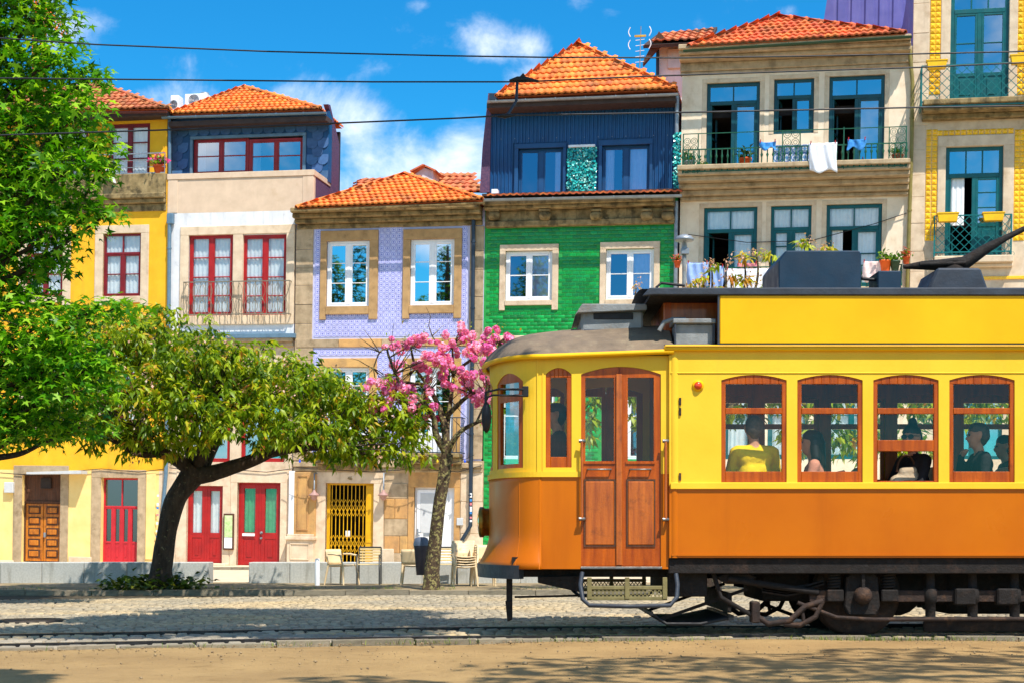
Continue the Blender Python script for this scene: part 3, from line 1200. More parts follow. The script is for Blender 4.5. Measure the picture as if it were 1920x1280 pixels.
def gutter(H, p, q, d, mat, r=.06, name='gutter'):
    (ua, za), (ub, zb) = F(*p, d), F(*q, d)
    mb = MB()
    prof = [(cos(pi + pi * i / 6) * r, sin(pi + pi * i / 6) * r) for i in range(7)] + [(r * .85, .004), (-r * .85, .004)]
    n = len(prof)
    v = [(ua, d + y, za + z) for y, z in prof] + [(ub, d + y, zb + z) for y, z in prof]
    mb.add(v, [(i, (i + 1) % n, (i + 1) % n + n, i + n) for i in range(n)] + [tuple(range(n - 1, -1, -1)), tuple(range(n, 2 * n))])
    L = ub - ua
    for k in range(int(L / .9) + 1):
        f_ = (k + .3) / (L / .9 + .6)
        z_ = za + (zb - za) * f_
        mb.box(ua + L * f_ - .012, ua + L * f_ + .012, d - r - .008, d + r, z_ - r * .55, z_ + .012)
    return mb.build(name, mat, H.r)


def pipe(H, pts, d, mat, r=.05, name='downpipe', brackets=True):
    P = []
    for (x, y) in pts:
        u, z = F(x, y, d)
        P.append((u, d, z))
    mb = MB().tube(P, r, 10)
    if brackets:
        for i in range(len(P) - 1):
            n = int(abs(P[i + 1][2] - P[i][2]) / 1.6)
            for k in range(n):
                f_ = (k + .5) / n
                c = Vector(P[i]).lerp(Vector(P[i + 1]), f_)
                mb.lathe([(r * 1.25, -.02), (r * 1.25, .02)], c, 10)
                mb.box(c.x - .012, c.x + .012, c.y, 0.02, c.z - .012, c.z + .012)
    return mb.build(name, mat, H.r)


def cornice(H, x0, x1, y, steps, mat, name='cornice', d=0.0, ends=True):
    """moulded stone course: steps = [(ytop_px, ybot_px, projection)] built as stacked mouldings"""
    mb = MB()
    for (ya, yb, pr) in steps:
        u0, u1, zb, zt = FR(x0, ya, x1, yb, d)
        e = pr * .6 if ends else 0
        mb.box(u0 - e, u1 + e, d - pr, d + .1, zb, zt)
    return mb.build(name, mat, H.r, .02)


def railing(H, px, d, mat, step=.12, r=.009, name='railing', style=None, side=0.0):
    """iron railing: rails, balusters and returns to the wall"""
    u0, u1, zb, zt = FR(*px, d)
    mb = MB()
    for z in (zt, zb + .04):
        mb.box(u0, u1, d - .014, d + .014, z - .014, z + .014)
    n = max(2, int((u1 - u0) / step))
    for i in range(n + 1):
        u = u0 + (u1 - u0) * i / n
        if style == 'baluster':
            mb.lathe([(r, zb + .04), (r * 2.2, zb + .15), (r, zb + .22), (r, zb + (zt - zb) * .6), (r * 2.3, zb + (zt - zb) * .7), (r, zb + (zt - zb) * .78), (r, zt)], (u, d, 0), 6)
        else:
            mb.box(u - r, u + r, d - r, d + r, zb, zt)
    if side:
        for u in (u0, u1):
            for z in (zt, zb + .04):
                mb.box(u - .012, u + .012, d, d + side, z - .012, z + .012)
            for k in range(1, int(side / .13)):
                mb.box(u - r, u + r, d + k * .13 - r, d + k * .13 + r, zb, zt)
    return mb, (u0, u1, zb, zt)


def ring(mb, c, r, t_=.007, d=0.0, n=14, sx=1.0):
    mb.tube([(c[0] + r * sx * cos(2 * pi * i / n), d, c[1] + r * sin(2 * pi * i / n)) for i in range(n + 1)], t_, 5, False)


def lattice(H, px, d, mat, cell, r=.009, side=0.0, name='railing'):
    u0, u1, zb, zt = FR(*px, d)
    mb = MB()
    h = zt - zb
    for z in (zt, zb, zb + h * .12):
        mb.box(u0, u1, d - .016, d + .016, z - .014, z + .014)
    for u in (u0, u1):
        mb.box(u - .018, u + .018, d - .018, d + .018, zb, zt)
    def lat(a, b, fn):
        w = b - a
        zl, zh = zb + h * .12, zt
        hh = zh - zl
        k = a - hh
        while k < b:
            for s in (1, -1):
                # line u = k + t*hh, from low to high
                ulo, uhi = (k, k + hh)
                t0 = max(0, (a - ulo) / hh); t1 = min(1, (b - ulo) / hh)
                if t1 > t0:
                    za, zc = (zl + t0 * hh, zl + t1 * hh) if s == 1 else (zh - t0 * hh, zh - t1 * hh)
                    mb.tube([fn(ulo + t0 * hh, za), fn(ulo + t1 * hh, zc)], r, 4, False, False)
            k += cell
        q = a
        while q < b - 1e-3:
            ring_c = fn(q + cell * .25, zb + h * .06)
            mb.tube([fn(q + cell * .25 + h * .05 * cos(j * pi / 3), zb + h * .06 + h * .05 * sin(j * pi / 3)) for j in range(7)], r * .7, 4, False)
            q += cell * .5
    lat(u0, u1, lambda u, z: (u, d, z))
    if side:
        lat(0, side, lambda u, z: (u0, d + u, z))
        lat(0, side, lambda u, z: (u1, d + u, z))
        for u in (u0, u1):
            for z in (zt, zb, zb + h * .12):
                mb.box(u - .014, u + .014, d, d + side, z - .012, z + .012)
    return mb.build(name, mat, H.r)


def shell(H, x0, x1, ytop, mat, depth=8.5, d=0.25, zb=-.5, name='side_walls', xtop=None):
    """side, back walls, floors and dark rooms behind the facade"""
    u0, u1, _, zt = FR(x0, ytop, x1, 1100, d)
    mb = MB()
    e = .02
    mb.box(u0 + e, u0 + .2, d + .06, depth, zb, zt)
    mb.box(u1 - .2, u1 - e, d + .06, depth, zb, zt)
    mb.box(u0 + .2, u1 - .2, depth - .2, depth, zb, zt)
    mb.box(u0 + .2, u1 - .2, d + .06, depth - .2, zt - .12, zt - .02)
    mb.build(name, mat, H.r)
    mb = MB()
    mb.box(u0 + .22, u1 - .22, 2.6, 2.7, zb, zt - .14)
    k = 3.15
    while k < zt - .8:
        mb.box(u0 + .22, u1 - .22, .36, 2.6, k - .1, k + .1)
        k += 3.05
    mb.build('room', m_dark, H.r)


def pot(name, label, x, y, D_, size, pm, plant, parent=None, petals=None):
    """flower pot with a plant; its own thing"""
    p = A(x, y, D_)
    t_ = thing(name, label, 'flower pot', tuple(p), off=tuple(p))
    s = size
    MB().lathe([(s * .34, 0), (s * .46, s * .75), (s * .52, s * .75), (s * .52, s * .92), (s * .45, s * .92), (s * .42, s * .8), (0.001, s * .78)], p, 14).build('pot', pm, t_)
    n = 60
    tv_ = np.array([(0, 0, 0), (.5, .28, .1), (1, 0, -.1), (.5, -.28, .1)])
    dirs = RNG.normal(0, 1, (n, 3)); dirs[:, 2] = np.abs(dirs[:, 2]) * .8 + .2
    pos = RNG.normal(0, s * .28, (n, 3)); pos[:, 2] = np.abs(pos[:, 2]) + s * .85
    V, Fc, rr = scatter(tv_, np.array([(0, 1, 2), (0, 2, 3)]), pos, frames(dirs), RNG.uniform(.3, .55, n) * s, RNG.random(n))
    link_mesh('leaves', np_mesh('leaves', V, Fc, plant, rr), plant, t_)
    if petals is not None:
        n = 90
        pos = RNG.normal(0, s * .36, (n, 3)); pos[:, 2] = np.abs(pos[:, 2]) * .9 + s * 1.1
        dirs = RNG.normal(0, 1, (n, 3))
        V, Fc, rr = scatter(tv_, np.array([(0, 1, 2), (0, 2, 3)]), pos, frames(dirs), RNG.uniform(.22, .36, n) * s, RNG.random(n))
        link_mesh('flowers', np_mesh('flowers', V, Fc, petals, rr), petals, t_)
    return t_


m_leafg = leafmat('pot_leaf', [(0, C(40, 90, 26)), (1, C(120, 160, 40))], .3)
m_magenta = leafmat('magenta_petal', [(0, C(200, 10, 120)), (1, C(250, 60, 180))], .3)
m_redpet = leafmat('red_petal', [(0, C(190, 20, 30)), (1, C(240, 110, 90))], .3)


def depth_of(x, y, d):
    u, z = F(x, y, d)
    return FW(u, d, z).y


# ================================================================== yellow house
H1 = House('yellow_house', 'yellow plastered house with maroon windows behind the leafy green trees', -150, 313)
w1u = (203, 232, 281, 333); w1u2 = (95, 234, 165, 335)
w1a = (193, 438, 264, 556); w1b = (50, 440, 118, 556); w1c = (190, 655, 262, 800); w1d = (50, 655, 120, 800)
dr_w = (41, 888, 113, 1053); dr_r = (189, 895, 258, 1056)
B1S = .85
wall(H1, (-150, 345, 313, 880), [w1a, w1b, w1c, w1d], m_yellow, name='upper_wall')
wall(H1, (-150, 206, 313, 360), [w1u, w1u2], m_yellow, d0=B1S, d1=B1S + .3, name='top_storey_wall')
MB().box(F(-150, 340)[0], F(312.5, 340)[0], .32, B1S, F(100, 345)[1], F(100, 338)[1]).build('balcony_floor', m_stone_old, H1.r)
wall(H1, (-150, 880, 297, 1075), [dr_w, dr_r], m_cream, name='ground_floor_wall', d0=-.002)
shell(H1, -150, 313, 350, m_yellow)
u0, u1, zb, zt = FR(-150, 212, 313, 345, B1S)
MB().box(u1 - .2, u1 - .004, B1S + .31, 6, zb, zt).build('top_storey_side_wall', m_yellow, H1.r)
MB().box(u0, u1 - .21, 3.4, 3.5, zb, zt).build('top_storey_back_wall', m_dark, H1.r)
hip_roof(H1, (-165, 214), (313, 205), (183, 160), B1S - .5, 2.3, 4.5, .19, 9, m_tile_old, 'old', left=False)
gutter(H1, (-165, 217), (313, 209), B1S - .56, M('maroon_gutter', C(96, 40, 36), C(70, 34, 30), 5, .6), .055)
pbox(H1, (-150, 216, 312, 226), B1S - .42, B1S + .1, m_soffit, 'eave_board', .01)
for w_, nm in ((w1u, 1), (w1u2, 2)):
    win(H1, w_, m_maroon, g_clear, rows=(.34, .67), leaves=2, fw=.07, dd=B1S, curtains=((.04, .96, .02, .98, m_curtain),), name='balcony_window')
for w_ in (w1a, w1b, w1c, w1d):
    win(H1, w_, m_maroon, g_clear, rows=(.5,), transom=.3, tcols=2, fw=.06, curtains=((.04, .96, .02, .98, m_curtain),))
for i, w_ in enumerate((w1a, w1b, w1c, w1d)):
    surround(H1, (w_[0] - 15, w_[1] - 15, w_[2] + 15, w_[3] + 12), w_, m_stone_pale, .03, .1)
cornice(H1, -150, 312, 370, [(333, 371, .10), (371, 380, .24), (380, 388, .14), (388, 402, .03)], m_stone_old, 'balcony_slab', ends=False)
mb, _ = railing(H1, (-100, 294, 309, 333), -.05, m_gut_grey, step=6.0)
u0, u1, zb, zt = _
for f_ in (.35, .68):
    mb.box(u0, u1, -.06, -.04, zb + (zt - zb) * f_ - .008, zb + (zt - zb) * f_ + .008)
mb.build('balcony_railing', m_gut_grey, H1.r)
# ground floor doors
surround(H1, (25, 872, 128, 1070), dr_w, m_stone, .03, name='door_surround')
surround(H1, (171, 880, 273, 1070), dr_r, m_stone, .03, name='door_surround')
pbox(H1, (273, 886, 291, 1048), -.03, .02, m_cream, 'pilaster', .01)
pbox(H1, (-150, 1048, 25, 1075), -.04, .02, m_stone_pale, 'plinth', .01)
pbox(H1, (128, 1043, 171, 1075), -.04, .02, m_stone_pale, 'plinth', .01)
u0, u1, zb, zt = FR(*dr_w)
dm = MB(); zm = zb + (zt - zb) * (1053 - 941) / 165.
dm.box(u0, u1, .16, .22, zm, zt); dm.box(u0, u1, .12, .2, zm - .03, zm + .04)
dm.box(u0, u0 + .05, .12, .2, zb, zt); dm.box(u1 - .05, u1, .12, .2, zb, zt)
dw = dm.build('wooden_door', m_darkwood, H1.r, .006, 'carved brown wooden double door with five panels each leaf')
um = (u0 + u1) / 2
for (a, b) in ((u0 + .05, um - .012), (um + .012, u1 - .05)):
    mb = MB().box(a, b, .15, .19, zb + .03, zm - .04)
    lf = mb.build('door_leaf', m_wood, dw)
    hh = (zm - zb - .14) / 5
    for k in range(5):
        z_ = zb + .08 + k * hh
        MB().box(a + .08, b - .08, .138, .152, z_ + .04, z_ + hh - .04).build('recess_shade', m_darkwood, dw)  # raised dark plate; the shade of a recess is put into its colour
        MB().box(a + .125, b - .125, .112, .137, z_ + .085, z_ + hh - .085).build('door_panel', m_wood, dw, .02)
MB().box(um + .03, um + .09, .09, .15, zb + .72, zb + .86).build('lock', m_gut_grey, dw, .01)
pbox(H1, (76, 895, 95, 915), .08, .16, m_dark, 'transom_grille', .01, dw)
MB().prism([(F(50, 884, -.4)[0], F(50, 884, -.4)[1]), (F(152, 884, -.4)[0], F(152, 881, -.4)[1]), (F(152, 884, -.4)[0], F(152, 887, -.4)[1]), (F(50, 884, -.4)[0], F(50, 888, -.4)[1])], -.42, -.0).build('door_canopy', m_grey, H1.r)
win(H1, dr_r, m_pinkred, g_dark, d=.16, rows=(), leaves=4, transom=.33, tcols=2, panel=.36, mull=.06, fw=.05, name='red_glazed_door')
pbox(H1, (7, 903, 24, 923), -.12, 0, m_grey, 'meter_box', .015)
ud, zd = F(197, 327, -.4)
dish = MB().lathe([(0.001, .02), (.12, .03), (.22, .07), (.26, .11)], (0, 0, 0), 20)
o = dish.build('satellite_dish', m_grey, None, solid=.01)
o.location = FW(ud, -.08, zd); o.rotation_euler = (radians(70), 0, radians(60))
tag(o, 'small white satellite dish on the yellow house balcony', 'satellite dish')
p_ = pot('flower_pot', 'terracotta pot of magenta flowers on the yellow house balcony', 299, 332, depth_of(299, 332, .05), .36, m_terra, m_leafg, petals=m_magenta)

# ================================================================== blue and white house
H2 = House('blue_slate_house', 'narrow white house with blue slate top storey and red windows', 313, 556)
SB = 1.15   # setback of the top storey
t1 = (362, 259, 568, 327)
wall(H2, (316, 214, 616, 345), [t1], m_navytrim, d0=SB, d1=SB + .3, name='top_storey_wall')
u0, u1, zb, zt = FR(316, 228, 616, 345, SB)
zs1, zs2, zs3 = F(619, 198, SB)[1], F(635, 271, SB + 1.0)[1], F(633, 380, SB + 1.0)[1]
MB().prism([(SB - .12, zs1), (SB + .1, zs1 + .04), (SB + 1.0, zs2), (SB + 1.0, zs3 - .4), (SB + .31, zs3 - .4), (SB + .31, zs1 - .3)], u1 - .14, u1 + .0, 'x').build('top_storey_side_wall', m_slate_side, H2.r)
MB().box(u0, u0 + .2, SB + .31, SB + 1.6, zb - 1.2, zt).build('party_wall', m_slate_side, H2.r)
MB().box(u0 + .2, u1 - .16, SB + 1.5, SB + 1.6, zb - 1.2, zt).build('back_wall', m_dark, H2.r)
hip_roof(H2, (322, 215), (600, 206), (458, 166), SB - .5, 1.9, SB + 1.6, .165, 10, m_tile, 'new', left=True)
gutter(H2, (304, 220), (612, 211), SB - .57, m_gut_blue, .06)
u0, u1, zb, zt = FR(316, 223, 612, 232, SB - .5)
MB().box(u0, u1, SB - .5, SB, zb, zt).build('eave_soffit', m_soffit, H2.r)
# fish-scale slates hung on the wall
u0, u1, zb, zt = FR(316, 226, 616, 345, SB)
ex = FR(355, 253, 575, 345, SB)
sw, sh = .33, .235
pr = [(-.5, .55)] + [(-.5 * cos(pi * i / 8), -.48 * sin(pi * i / 8)) for i in range(9)] + [(.5, .55)]
mbs = MB(); mbs.prism([(a * sw * .98, b * sh * 1.25) for a, b in pr], -.012, .0)
sme = mbs.mesh('slate'); sme.materials.append(m_slate)
row = 0
z_ = zb + .15
while z_ < zt:
    u_ = u0 + .12 + (sw / 2 if row % 2 else 0)
    while u_ < u1 - .1:
        if not (ex[0] - .14 < u_ < ex[1] + .14 and z_ < ex[3] + .08):
            o = inst('slate', sme, H2.r, (u_, SB - .006 - .004 * (row % 2), z_), (-.07, random.uniform(-.015, .015), 0))
        u_ += sw
    row += 1
    z_ += sh
surround(H2, (357, 253, 574, 327), t1, m_gut_blue, .05, name='window_surround', d=SB)
win(H2, (362, 259, 465, 327), m_redwood, g_blue, d=.06, dd=SB, rows=(.5,), fw=.07, curtains=((.05, .2, .05, .95, m_curtain),))
win(H2, (465.5, 259, 568, 327), m_redwood, g_blue, d=.06, dd=SB, rows=(.5,), fw=.07, curtains=((.05, .2, .05, .95, m_curtain),))
# terrace and its parapet
pu0, pu1, pzb, pzt = FR(313.5, 323, 588, 398)
mb = MB().box(pu0, pu1, 0, .16, pzb, pzt - .16).box(pu0 - .0, pu1 + .02, -.03, .2, pzt - .16, pzt)
mb.box(pu0 + .02, pu0 + .32, -.015, .0, pzb + .02, pzt - .16).box(pu1 - .32, pu1 - .003, -.015, .0, pzb + .02, pzt - .16)
mb.build('parapet', m_beige, H2.r, .01)
mb = MB().box(pu1 - .17, pu1 + .018, .2, SB + .3, pzt - .16, pzt - .002)
mb.build('parapet_coping', m_beige, H2.r, .01)
MB().box(pu1 - .16, pu1 - .004, .2, SB + .3, pzb, pzt - .16).build('parapet_return', m_slate_side, H2.r)
MB().box(pu0, pu1 - .17, .17, SB, pzb, pzb + .2).build('terrace', m_beige, H2.r)
f1 = (353.5, 440, 436, 592); f2 = (454, 440, 537, 592)
fa = (352, 705, 432, 865); fb = (452, 705, 534, 865)
dA = (349, 910, 417, 1056); dB = (444, 904, 525, 1061)
wall(H2, (316, 398, 552, 632), [f1, f2], m_white, name='upper_wall')
wall(H2, (316, 632, 550, 882), [fa, fb], m_stone_pale, name='first_floor_wall', d0=.06, d1=.36)
wall(H2, (297, 882, 548, 1075), [dA, dB], m_stone_pale, name='ground_floor_wall', d0=.0)
shell(H2, 314, 552, 400, m_white, name='side_walls')
surround(H2, (338, 424, 552, 609), (353.5, 440, 537, 592), m_stone_pale, .05)
pbox(H2, (436, 440, 454, 592), -.05, .3, m_stone_pale, 'window_mullion', .006)
pbox(H2, (314, 626, 553, 634), -.14, .06, m_gut_blue, 'drip_flashing', .006)
cornice(H2, 320, 550, 640, [(634, 642, .1), (642, 650, .02)], m_stone, 'band_course', ends=False)
for w_ in (f1, f2):
    win(H2, w_, m_redwood, g_clear, rows=(.27, .53, .78), fw=.07, mull=.1, curtains=((.04, .96, .02, .98, m_curtain),), name='french_window')
for w_ in (fa, fb):
    win(H2, w_, m_redwood, g_blue, rows=(.33, .66), fw=.07, mull=.1, dd=.06, curtains=((.04, .96, .02, .98, m_curtain),), name='french_window')
mb, (u0, u1, zb, zt) = railing(H2, (344, 528, 542, 592), -.22, m_ironwork, step=.16, r=.008, side=.2)
n = 14
for i in range(n):
    u = u0 + (u1 - u0) * (i + .5) / n
    hh = (zt - zb)
    mb.tube([(u + .16 * sin(j / 10 * pi * 2) * .5, -.22, zb + .05 + hh * .9 * j / 10) for j in range(11)], .007, 4, False)
    mb.tube([(u - .16 * sin(j / 10 * pi * 2) * .5, -.22, zb + .05 + hh * .9 * j / 10) for j in range(11)], .007, 4, False)
    mb.lathe([(.001, zb + hh * .42), (.022, zb + hh * .46), (.001, zb + hh * .5)], (u, -.22, 0), 6)
mb.build('railing', m_ironwork, H2.r)
surround(H2, (330, 882, 430, 1075), dA, m_stone_pale, .02, name='door_surround')
surround(H2, (432, 882, 537, 1075), dB, m_stone_pale, .022, name='door_surround')
win(H2, dA, m_redwood, g_clear, d=.12, rows=(), leaves=2, panel=.36, fw=.05, mull=.07, sash=.09, name='red_door', curtains=((.1, .9, .38, .97, m_curtain),))
w_ = win(H2, dB, m_redwood, g_clear, d=.12, rows=(), leaves=2, panel=.36, fw=.05, mull=.07, sash=.11, name='red_door', curtains=((.1, .9, .38, .97, m_greencurt),))
ua, za = F(488, 998); mb = MB().lathe([(.02, 0), (.02, .05), (.045, .06), (.03, .1), (.001, .1)], (ua, .02, za), 10, 'y')
mb.lathe([(.03, .03), (.03, .09)], (ua, .02, za - .15), 10, 'y'); mb.build('door_knob', m_gut_grey, w_)
pbox(H2, (454, 999, 477, 1004), .08, .12, m_whitef, 'letter_slot', .004, w_)
for (q, nm) in ((dA, 1), (dB, 2)):
    pbox(H2, (q[0] - 4, q[3] - 1, q[2] + 4, 1085), -.3, .1, m_stone_pale, 'door_step', .015)
pipe(H2, [(318, 222), (318, 400)], SB - .3, m_gut_blue, .05, brackets=False)
pipe(H2, [(318, 408), (316, 640), (311, 890), (296, 1055)], -.09, m_gut_blue, .055)
pbox(H2, (312, 400, 324, 420), -.16, -.02, m_gut_blue, 'rain_hopper', .02)
pbox(H2, (541, 882, 551, 1001), -.12, -.02, m_whitef, 'cable_cover', .01)
# menu board by the doors
u0, u1, zb, zt = FR(420.5, 962, 440, 1030)
p_ = FW(u0, -.06, zb)
mbd = thing('menu_board', 'tall dark framed notice board between the two red doors', 'notice board', tuple(FW((u0 + u1) / 2, 0, zb)), tuple(FEUL), off=((u0 + u1) / 2, 0, zb))
MB().box(u0, u1, -.085, -.03, zb, zt).build('frame', m_darkwood, mbd, .01)
MB().box(u0 + .04, u1 - .04, -.092, -.086, zb + .36, zt - .05).build('menu_sheet', M('menu_paper', C(214, 222, 176), C(150, 190, 110), 9, .8), mbd)
MB().box(u0 + .04, u1 - .04, -.092, -.086, zb + .05, zb + .35).build('notice_sheet', m_whitef, mbd)
# roof plant
for (x0, y0, x1, y1, lab) in ((319, 179, 335, 213, 'slim white condenser box beside the air conditioner on blue house roof'), (346, 176, 388, 199, 'white air conditioner with round fan grille on blue house roof')):
    u0, u1, zb, zt = FR(x0, y0, x1, y1, SB + .8)
    ac = thing('air_conditioner', lab, 'air conditioner', tuple(FW(u0, SB + .8, zb)), tuple(FEUL), off=(u0, SB + .8, zb))
    MB().box(u0, u1, SB + .8, SB + 1.15, zb - .12, zt).build('casing', m_whitef, ac, .02)
    mb = MB(); r_ = min(u1 - u0, zt - zb) * .42
    for k in range(4):
        ring(mb, ((u0 + u1) / 2 - (u1 - u0) * .08, (zb + zt) / 2), r_ * (k + 1) / 4, .007, SB + .79, 16)
    mb.build('fan_grille', m_pipe_dark, ac)
u_, z_ = F(384, 190, SB + 1.3)
vp = thing('vent_pipe', 'silver roof vent pipe with cap on blue house', 'vent', tuple(FW(u_, SB + 1.3, z_)), tuple(FEUL), off=(u_, SB + 1.3, z_))
MB().lathe([(.09, -.5), (.09, .12)], (u_, SB + 1.3, z_), 14).build('pipe', m_gut_grey, vp)
MB().lathe([(.14, .1), (.15, .16), (.12, .24), (.001, .28)], (u_, SB + 1.3, z_), 14).build('cap', m_gut_grey, vp)

# ================================================================== purple tiled house
H3 = House('lilac_tiled_house', 'lilac azulejo tiled house with white windows and stone trim', 553, 908)
p1 = (612.5, 452, 693, 575); p2 = (769, 449, 852, 573)
p3 = (612, 688, 692, 858); p4 = (768, 688, 850, 858)
gt = (610, 905, 700, 1058); wd = (776, 913, 851, 1060)
wall(H3, (553, 395, 906, 862), [p1, p2, p3, p4], m_lilacgrout, name='upper_wall')
wall(H3, (549, 862, 906, 1080), [gt, wd], m_stone, name='ground_floor_wall')
shell(H3, 553, 908, 398, m_stone)
hip_roof(H3, (556, 392), (903, 376), (759, 329), -.62, 2.5, 8, .172, 10, m_tile, 'newc')
gutter(H3, (549, 396), (909, 380), -.68, m_stone_old, .05, 'stone_gutter')
cornice(H3, 557, 905, 400, [(393, 402, .58), (402, 410, .42), (410, 418, .24), (418, 427, .05)], m_stone_old, ends=False)
# rear roofs and the little dormer
for (eL, eR, ap, dd_, lab) in (((640, 362), (800, 352), (675, 338), 4.5, 0), ((790, 368), (905, 362), (850, 328), 3.6, 1)):
    pass
mb = MB()
def rear_roof(x0, x1, ye, yr, d_, rn, key):
    uL, zL = F(x0, ye, d_); uR, zR = F(x1, ye, d_)
    uA, zA = F(x0 + 25, yr, d_ + rn); uB, zB = F(x1 - 25, yr, d_ + rn)
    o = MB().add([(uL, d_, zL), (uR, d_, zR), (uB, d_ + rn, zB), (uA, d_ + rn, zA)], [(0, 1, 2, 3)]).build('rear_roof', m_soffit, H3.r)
    roof_slope(o, (uL, d_, zL), (uR, d_, zR), (uA, d_ + rn, zA), (uB, d_ + rn, zB), .22, 5, m_tile_old, 'old2')
rear_roof(650, 790, 362, 338, 3.2, 2.6, 'r')
rear_roof(780, 905, 362, 329, 4.0, 2.4, 'r')
u0, u1, zb, zt = FR(776, 321, 812, 350, 4.6)
dmr = MB().prism([(u0, zb - .3), (u1, zb - .3), (u1, zt), ((u0 + u1) / 2, zt + .1), (u0, zt)], 4.6, 5.4).build('roof_dormer', m_white, H3.r)
for sgn, (a, b) in ((1, (u0 - .08, (u0 + u1) / 2)), (-1, ((u0 + u1) / 2, u1 + .08))):
    za_, zb_ = (zt - .03, zt + .16) if sgn == 1 else (zt + .16, zt - .03)
    roof_slope(dmr, (a, 4.5, za_), (a, 5.5, za_), ((u0 + u1) / 2 if sgn == 1 else a, 4.5, zt + .16), ((u0 + u1) / 2 if sgn == 1 else a, 5.5, zt + .16), .22, 1, m_tile_old, 'old3') if sgn == 1 else None
MB().add([(u0 - .1, 4.5, zt - .02), ((u0 + u1) / 2, 4.5, zt + .17), (u1 + .1, 4.5, zt - .02), (u1 + .1, 5.5, zt - .02), ((u0 + u1) / 2, 5.5, zt + .17), (u0 - .1, 5.5, zt - .02)], [(0, 1, 4, 5), (1, 2, 3, 4)]).build('dormer_roof', m_tile_old, dmr, solid=.05)
# piers
block_stack(H3, (554, 430, 586, 640), 6, m_stone, -.03, .1)
block_stack(H3, (551, 640, 585, 862), 6, m_stone, -.03, .1)
block_stack(H3, (880, 424, 906, 640), 5, m_stone, -.03, .1)
block_stack(H3, (880, 640, 905, 860), 5, m_stone, -.03, .1)
u0, u1, zb, zt = FR(556, 635, 880, 650)
L = (u1 - u0) / 4
for k in range(4):
    MB().box(u0 + L * k + .004, u0 + L * (k + 1) - .004, -.045, .1, zb, zt).build('stone_block', m_stone_or if k % 2 else m_stone, H3.r, .008)
# azulejo tiles
TP = .168
m_az = azulejo('lilac_azulejo', C(206, 204, 240), C(70, 74, 176), TP)
u0, u1, zb, zt = FR(586, 426, 880, 635)
zl = FR(586, 650, 880, 862)[2]
ex = [FR(601, 433, 709, 580), FR(756, 430, 866, 578), FR(598, 670, 706, 862), FR(754, 670, 864, 862), FR(500, 635, 1000, 650)]
tme = MB().box(-TP / 2 + .002, TP / 2 - .002, -.012, 0, -TP / 2 + .002, TP / 2 - .002).mesh('azulejo_tile'); tme.materials.append(m_az)
cnt = 0
mbr = MB()
nu, nz = int((u1 - u0) / TP), int((zt - zl) / TP)
o_u, o_z = u0 + TP / 2 + ((u1 - u0) - nu * TP) / 2, zt - TP / 2
for j in range(nz):
    for i in range(nu):
        u, z = o_u + i * TP, o_z - j * TP
        if any(e[0] - .03 < u < e[1] + .03 and e[2] - .03 < z < e[3] + .03 for e in ex):
            continue
        if cnt < 300:
            inst('azulejo_tile', tme, H3.r, (u, 0.0, z)); cnt += 1
        else:
            mbr.box(u - TP / 2 + .002, u + TP / 2 - .002, -.012, 0, z - TP / 2 + .002, z + TP / 2 - .002)
offs = OFF[H3.r.name]
me = mbr.mesh('azulejo_tiles', (o_u, 0, o_z)); me.materials.append(m_az)
o = bpy.data.objects.new('azulejo_tiles', me); COL.objects.link(o); o.parent = H3.r; o.location = Vector((o_u, 0, o_z)) - offs; o['kind'] = 'stuff'
surround(H3, (601, 433, 709, 590), p1, m_stone_br, .06, .14)
surround(H3, (756, 430, 866, 588), p2, m_stone_br, .06, .14)
surround(H3, (599, 671, 706, 862), p3, m_stone_or, .05, 0)
surround(H3, (755, 671, 864, 862), p4, m_stone_or, .05, 0)
for w_ in (p1, p2):
    win(H3, w_, m_whitef, g_mirror, d=.05, rows=(.33, .67), fw=.07, mull=.1, sash=.05, munt=.018)
for w_ in (p3, p4):
    win(H3, w_, m_whitef, g_mirror, d=.05, rows=(.25, .5), fw=.07, mull=.1, sash=.05, munt=.018, panel=.25, name='french_window')
for (x0, x1) in ((598, 708), (755, 868)):
    cornice(H3, x0, x1, 850, [(850, 858, .5), (858, 870, .36), (870, 880, .16)], m_stone_old, 'balcony_slab', ends=False)
    mb, _ = railing(H3, (x0 + 3, 782, x1 - 3, 850), -.45, m_pipe_dark, step=.13, r=.007, side=.42)
    mb.build('balcony_railing', m_pipe_dark, H3.r)
cornice(H3, 551, 905, 880, [(866, 876, .10), (876, 884, .05)], m_stone, 'band_course', ends=False)
# ground floor
surround(H3, (592, 884, 719, 1080), gt, m_stone_pale, .03, name='gate_surround')
surround(H3, (765, 884, 862, 1080), wd, m_stone_or, .03, name='door_surround')
for k, (x0, x1, y0, y1) in enumerate(((720, 764, 905, 934), (720, 740, 934, 972), (740, 764, 934, 972), (720, 764, 972, 1004), (720, 749, 1004, 1036), (749, 764, 1004, 1036), (720, 764, 1036, 1070))):
    pbox(H3, (x0 + .4, y0 + .4, x1 - .4, y1 - .4), -.025 + random.uniform(-.006, .006), .05, m_stone_or if k % 3 else m_stone, 'stone_block', .01)
for (x0, x1, y0, y1) in ((863, 905, 884, 940), (863, 905, 940, 1000), (863, 905, 1000, 1070)):
    pbox(H3, (x0 + .4, y0 + .4, x1 - .4, y1 - .4), -.02, .05, m_stone_pale, 'stone_block', .01)
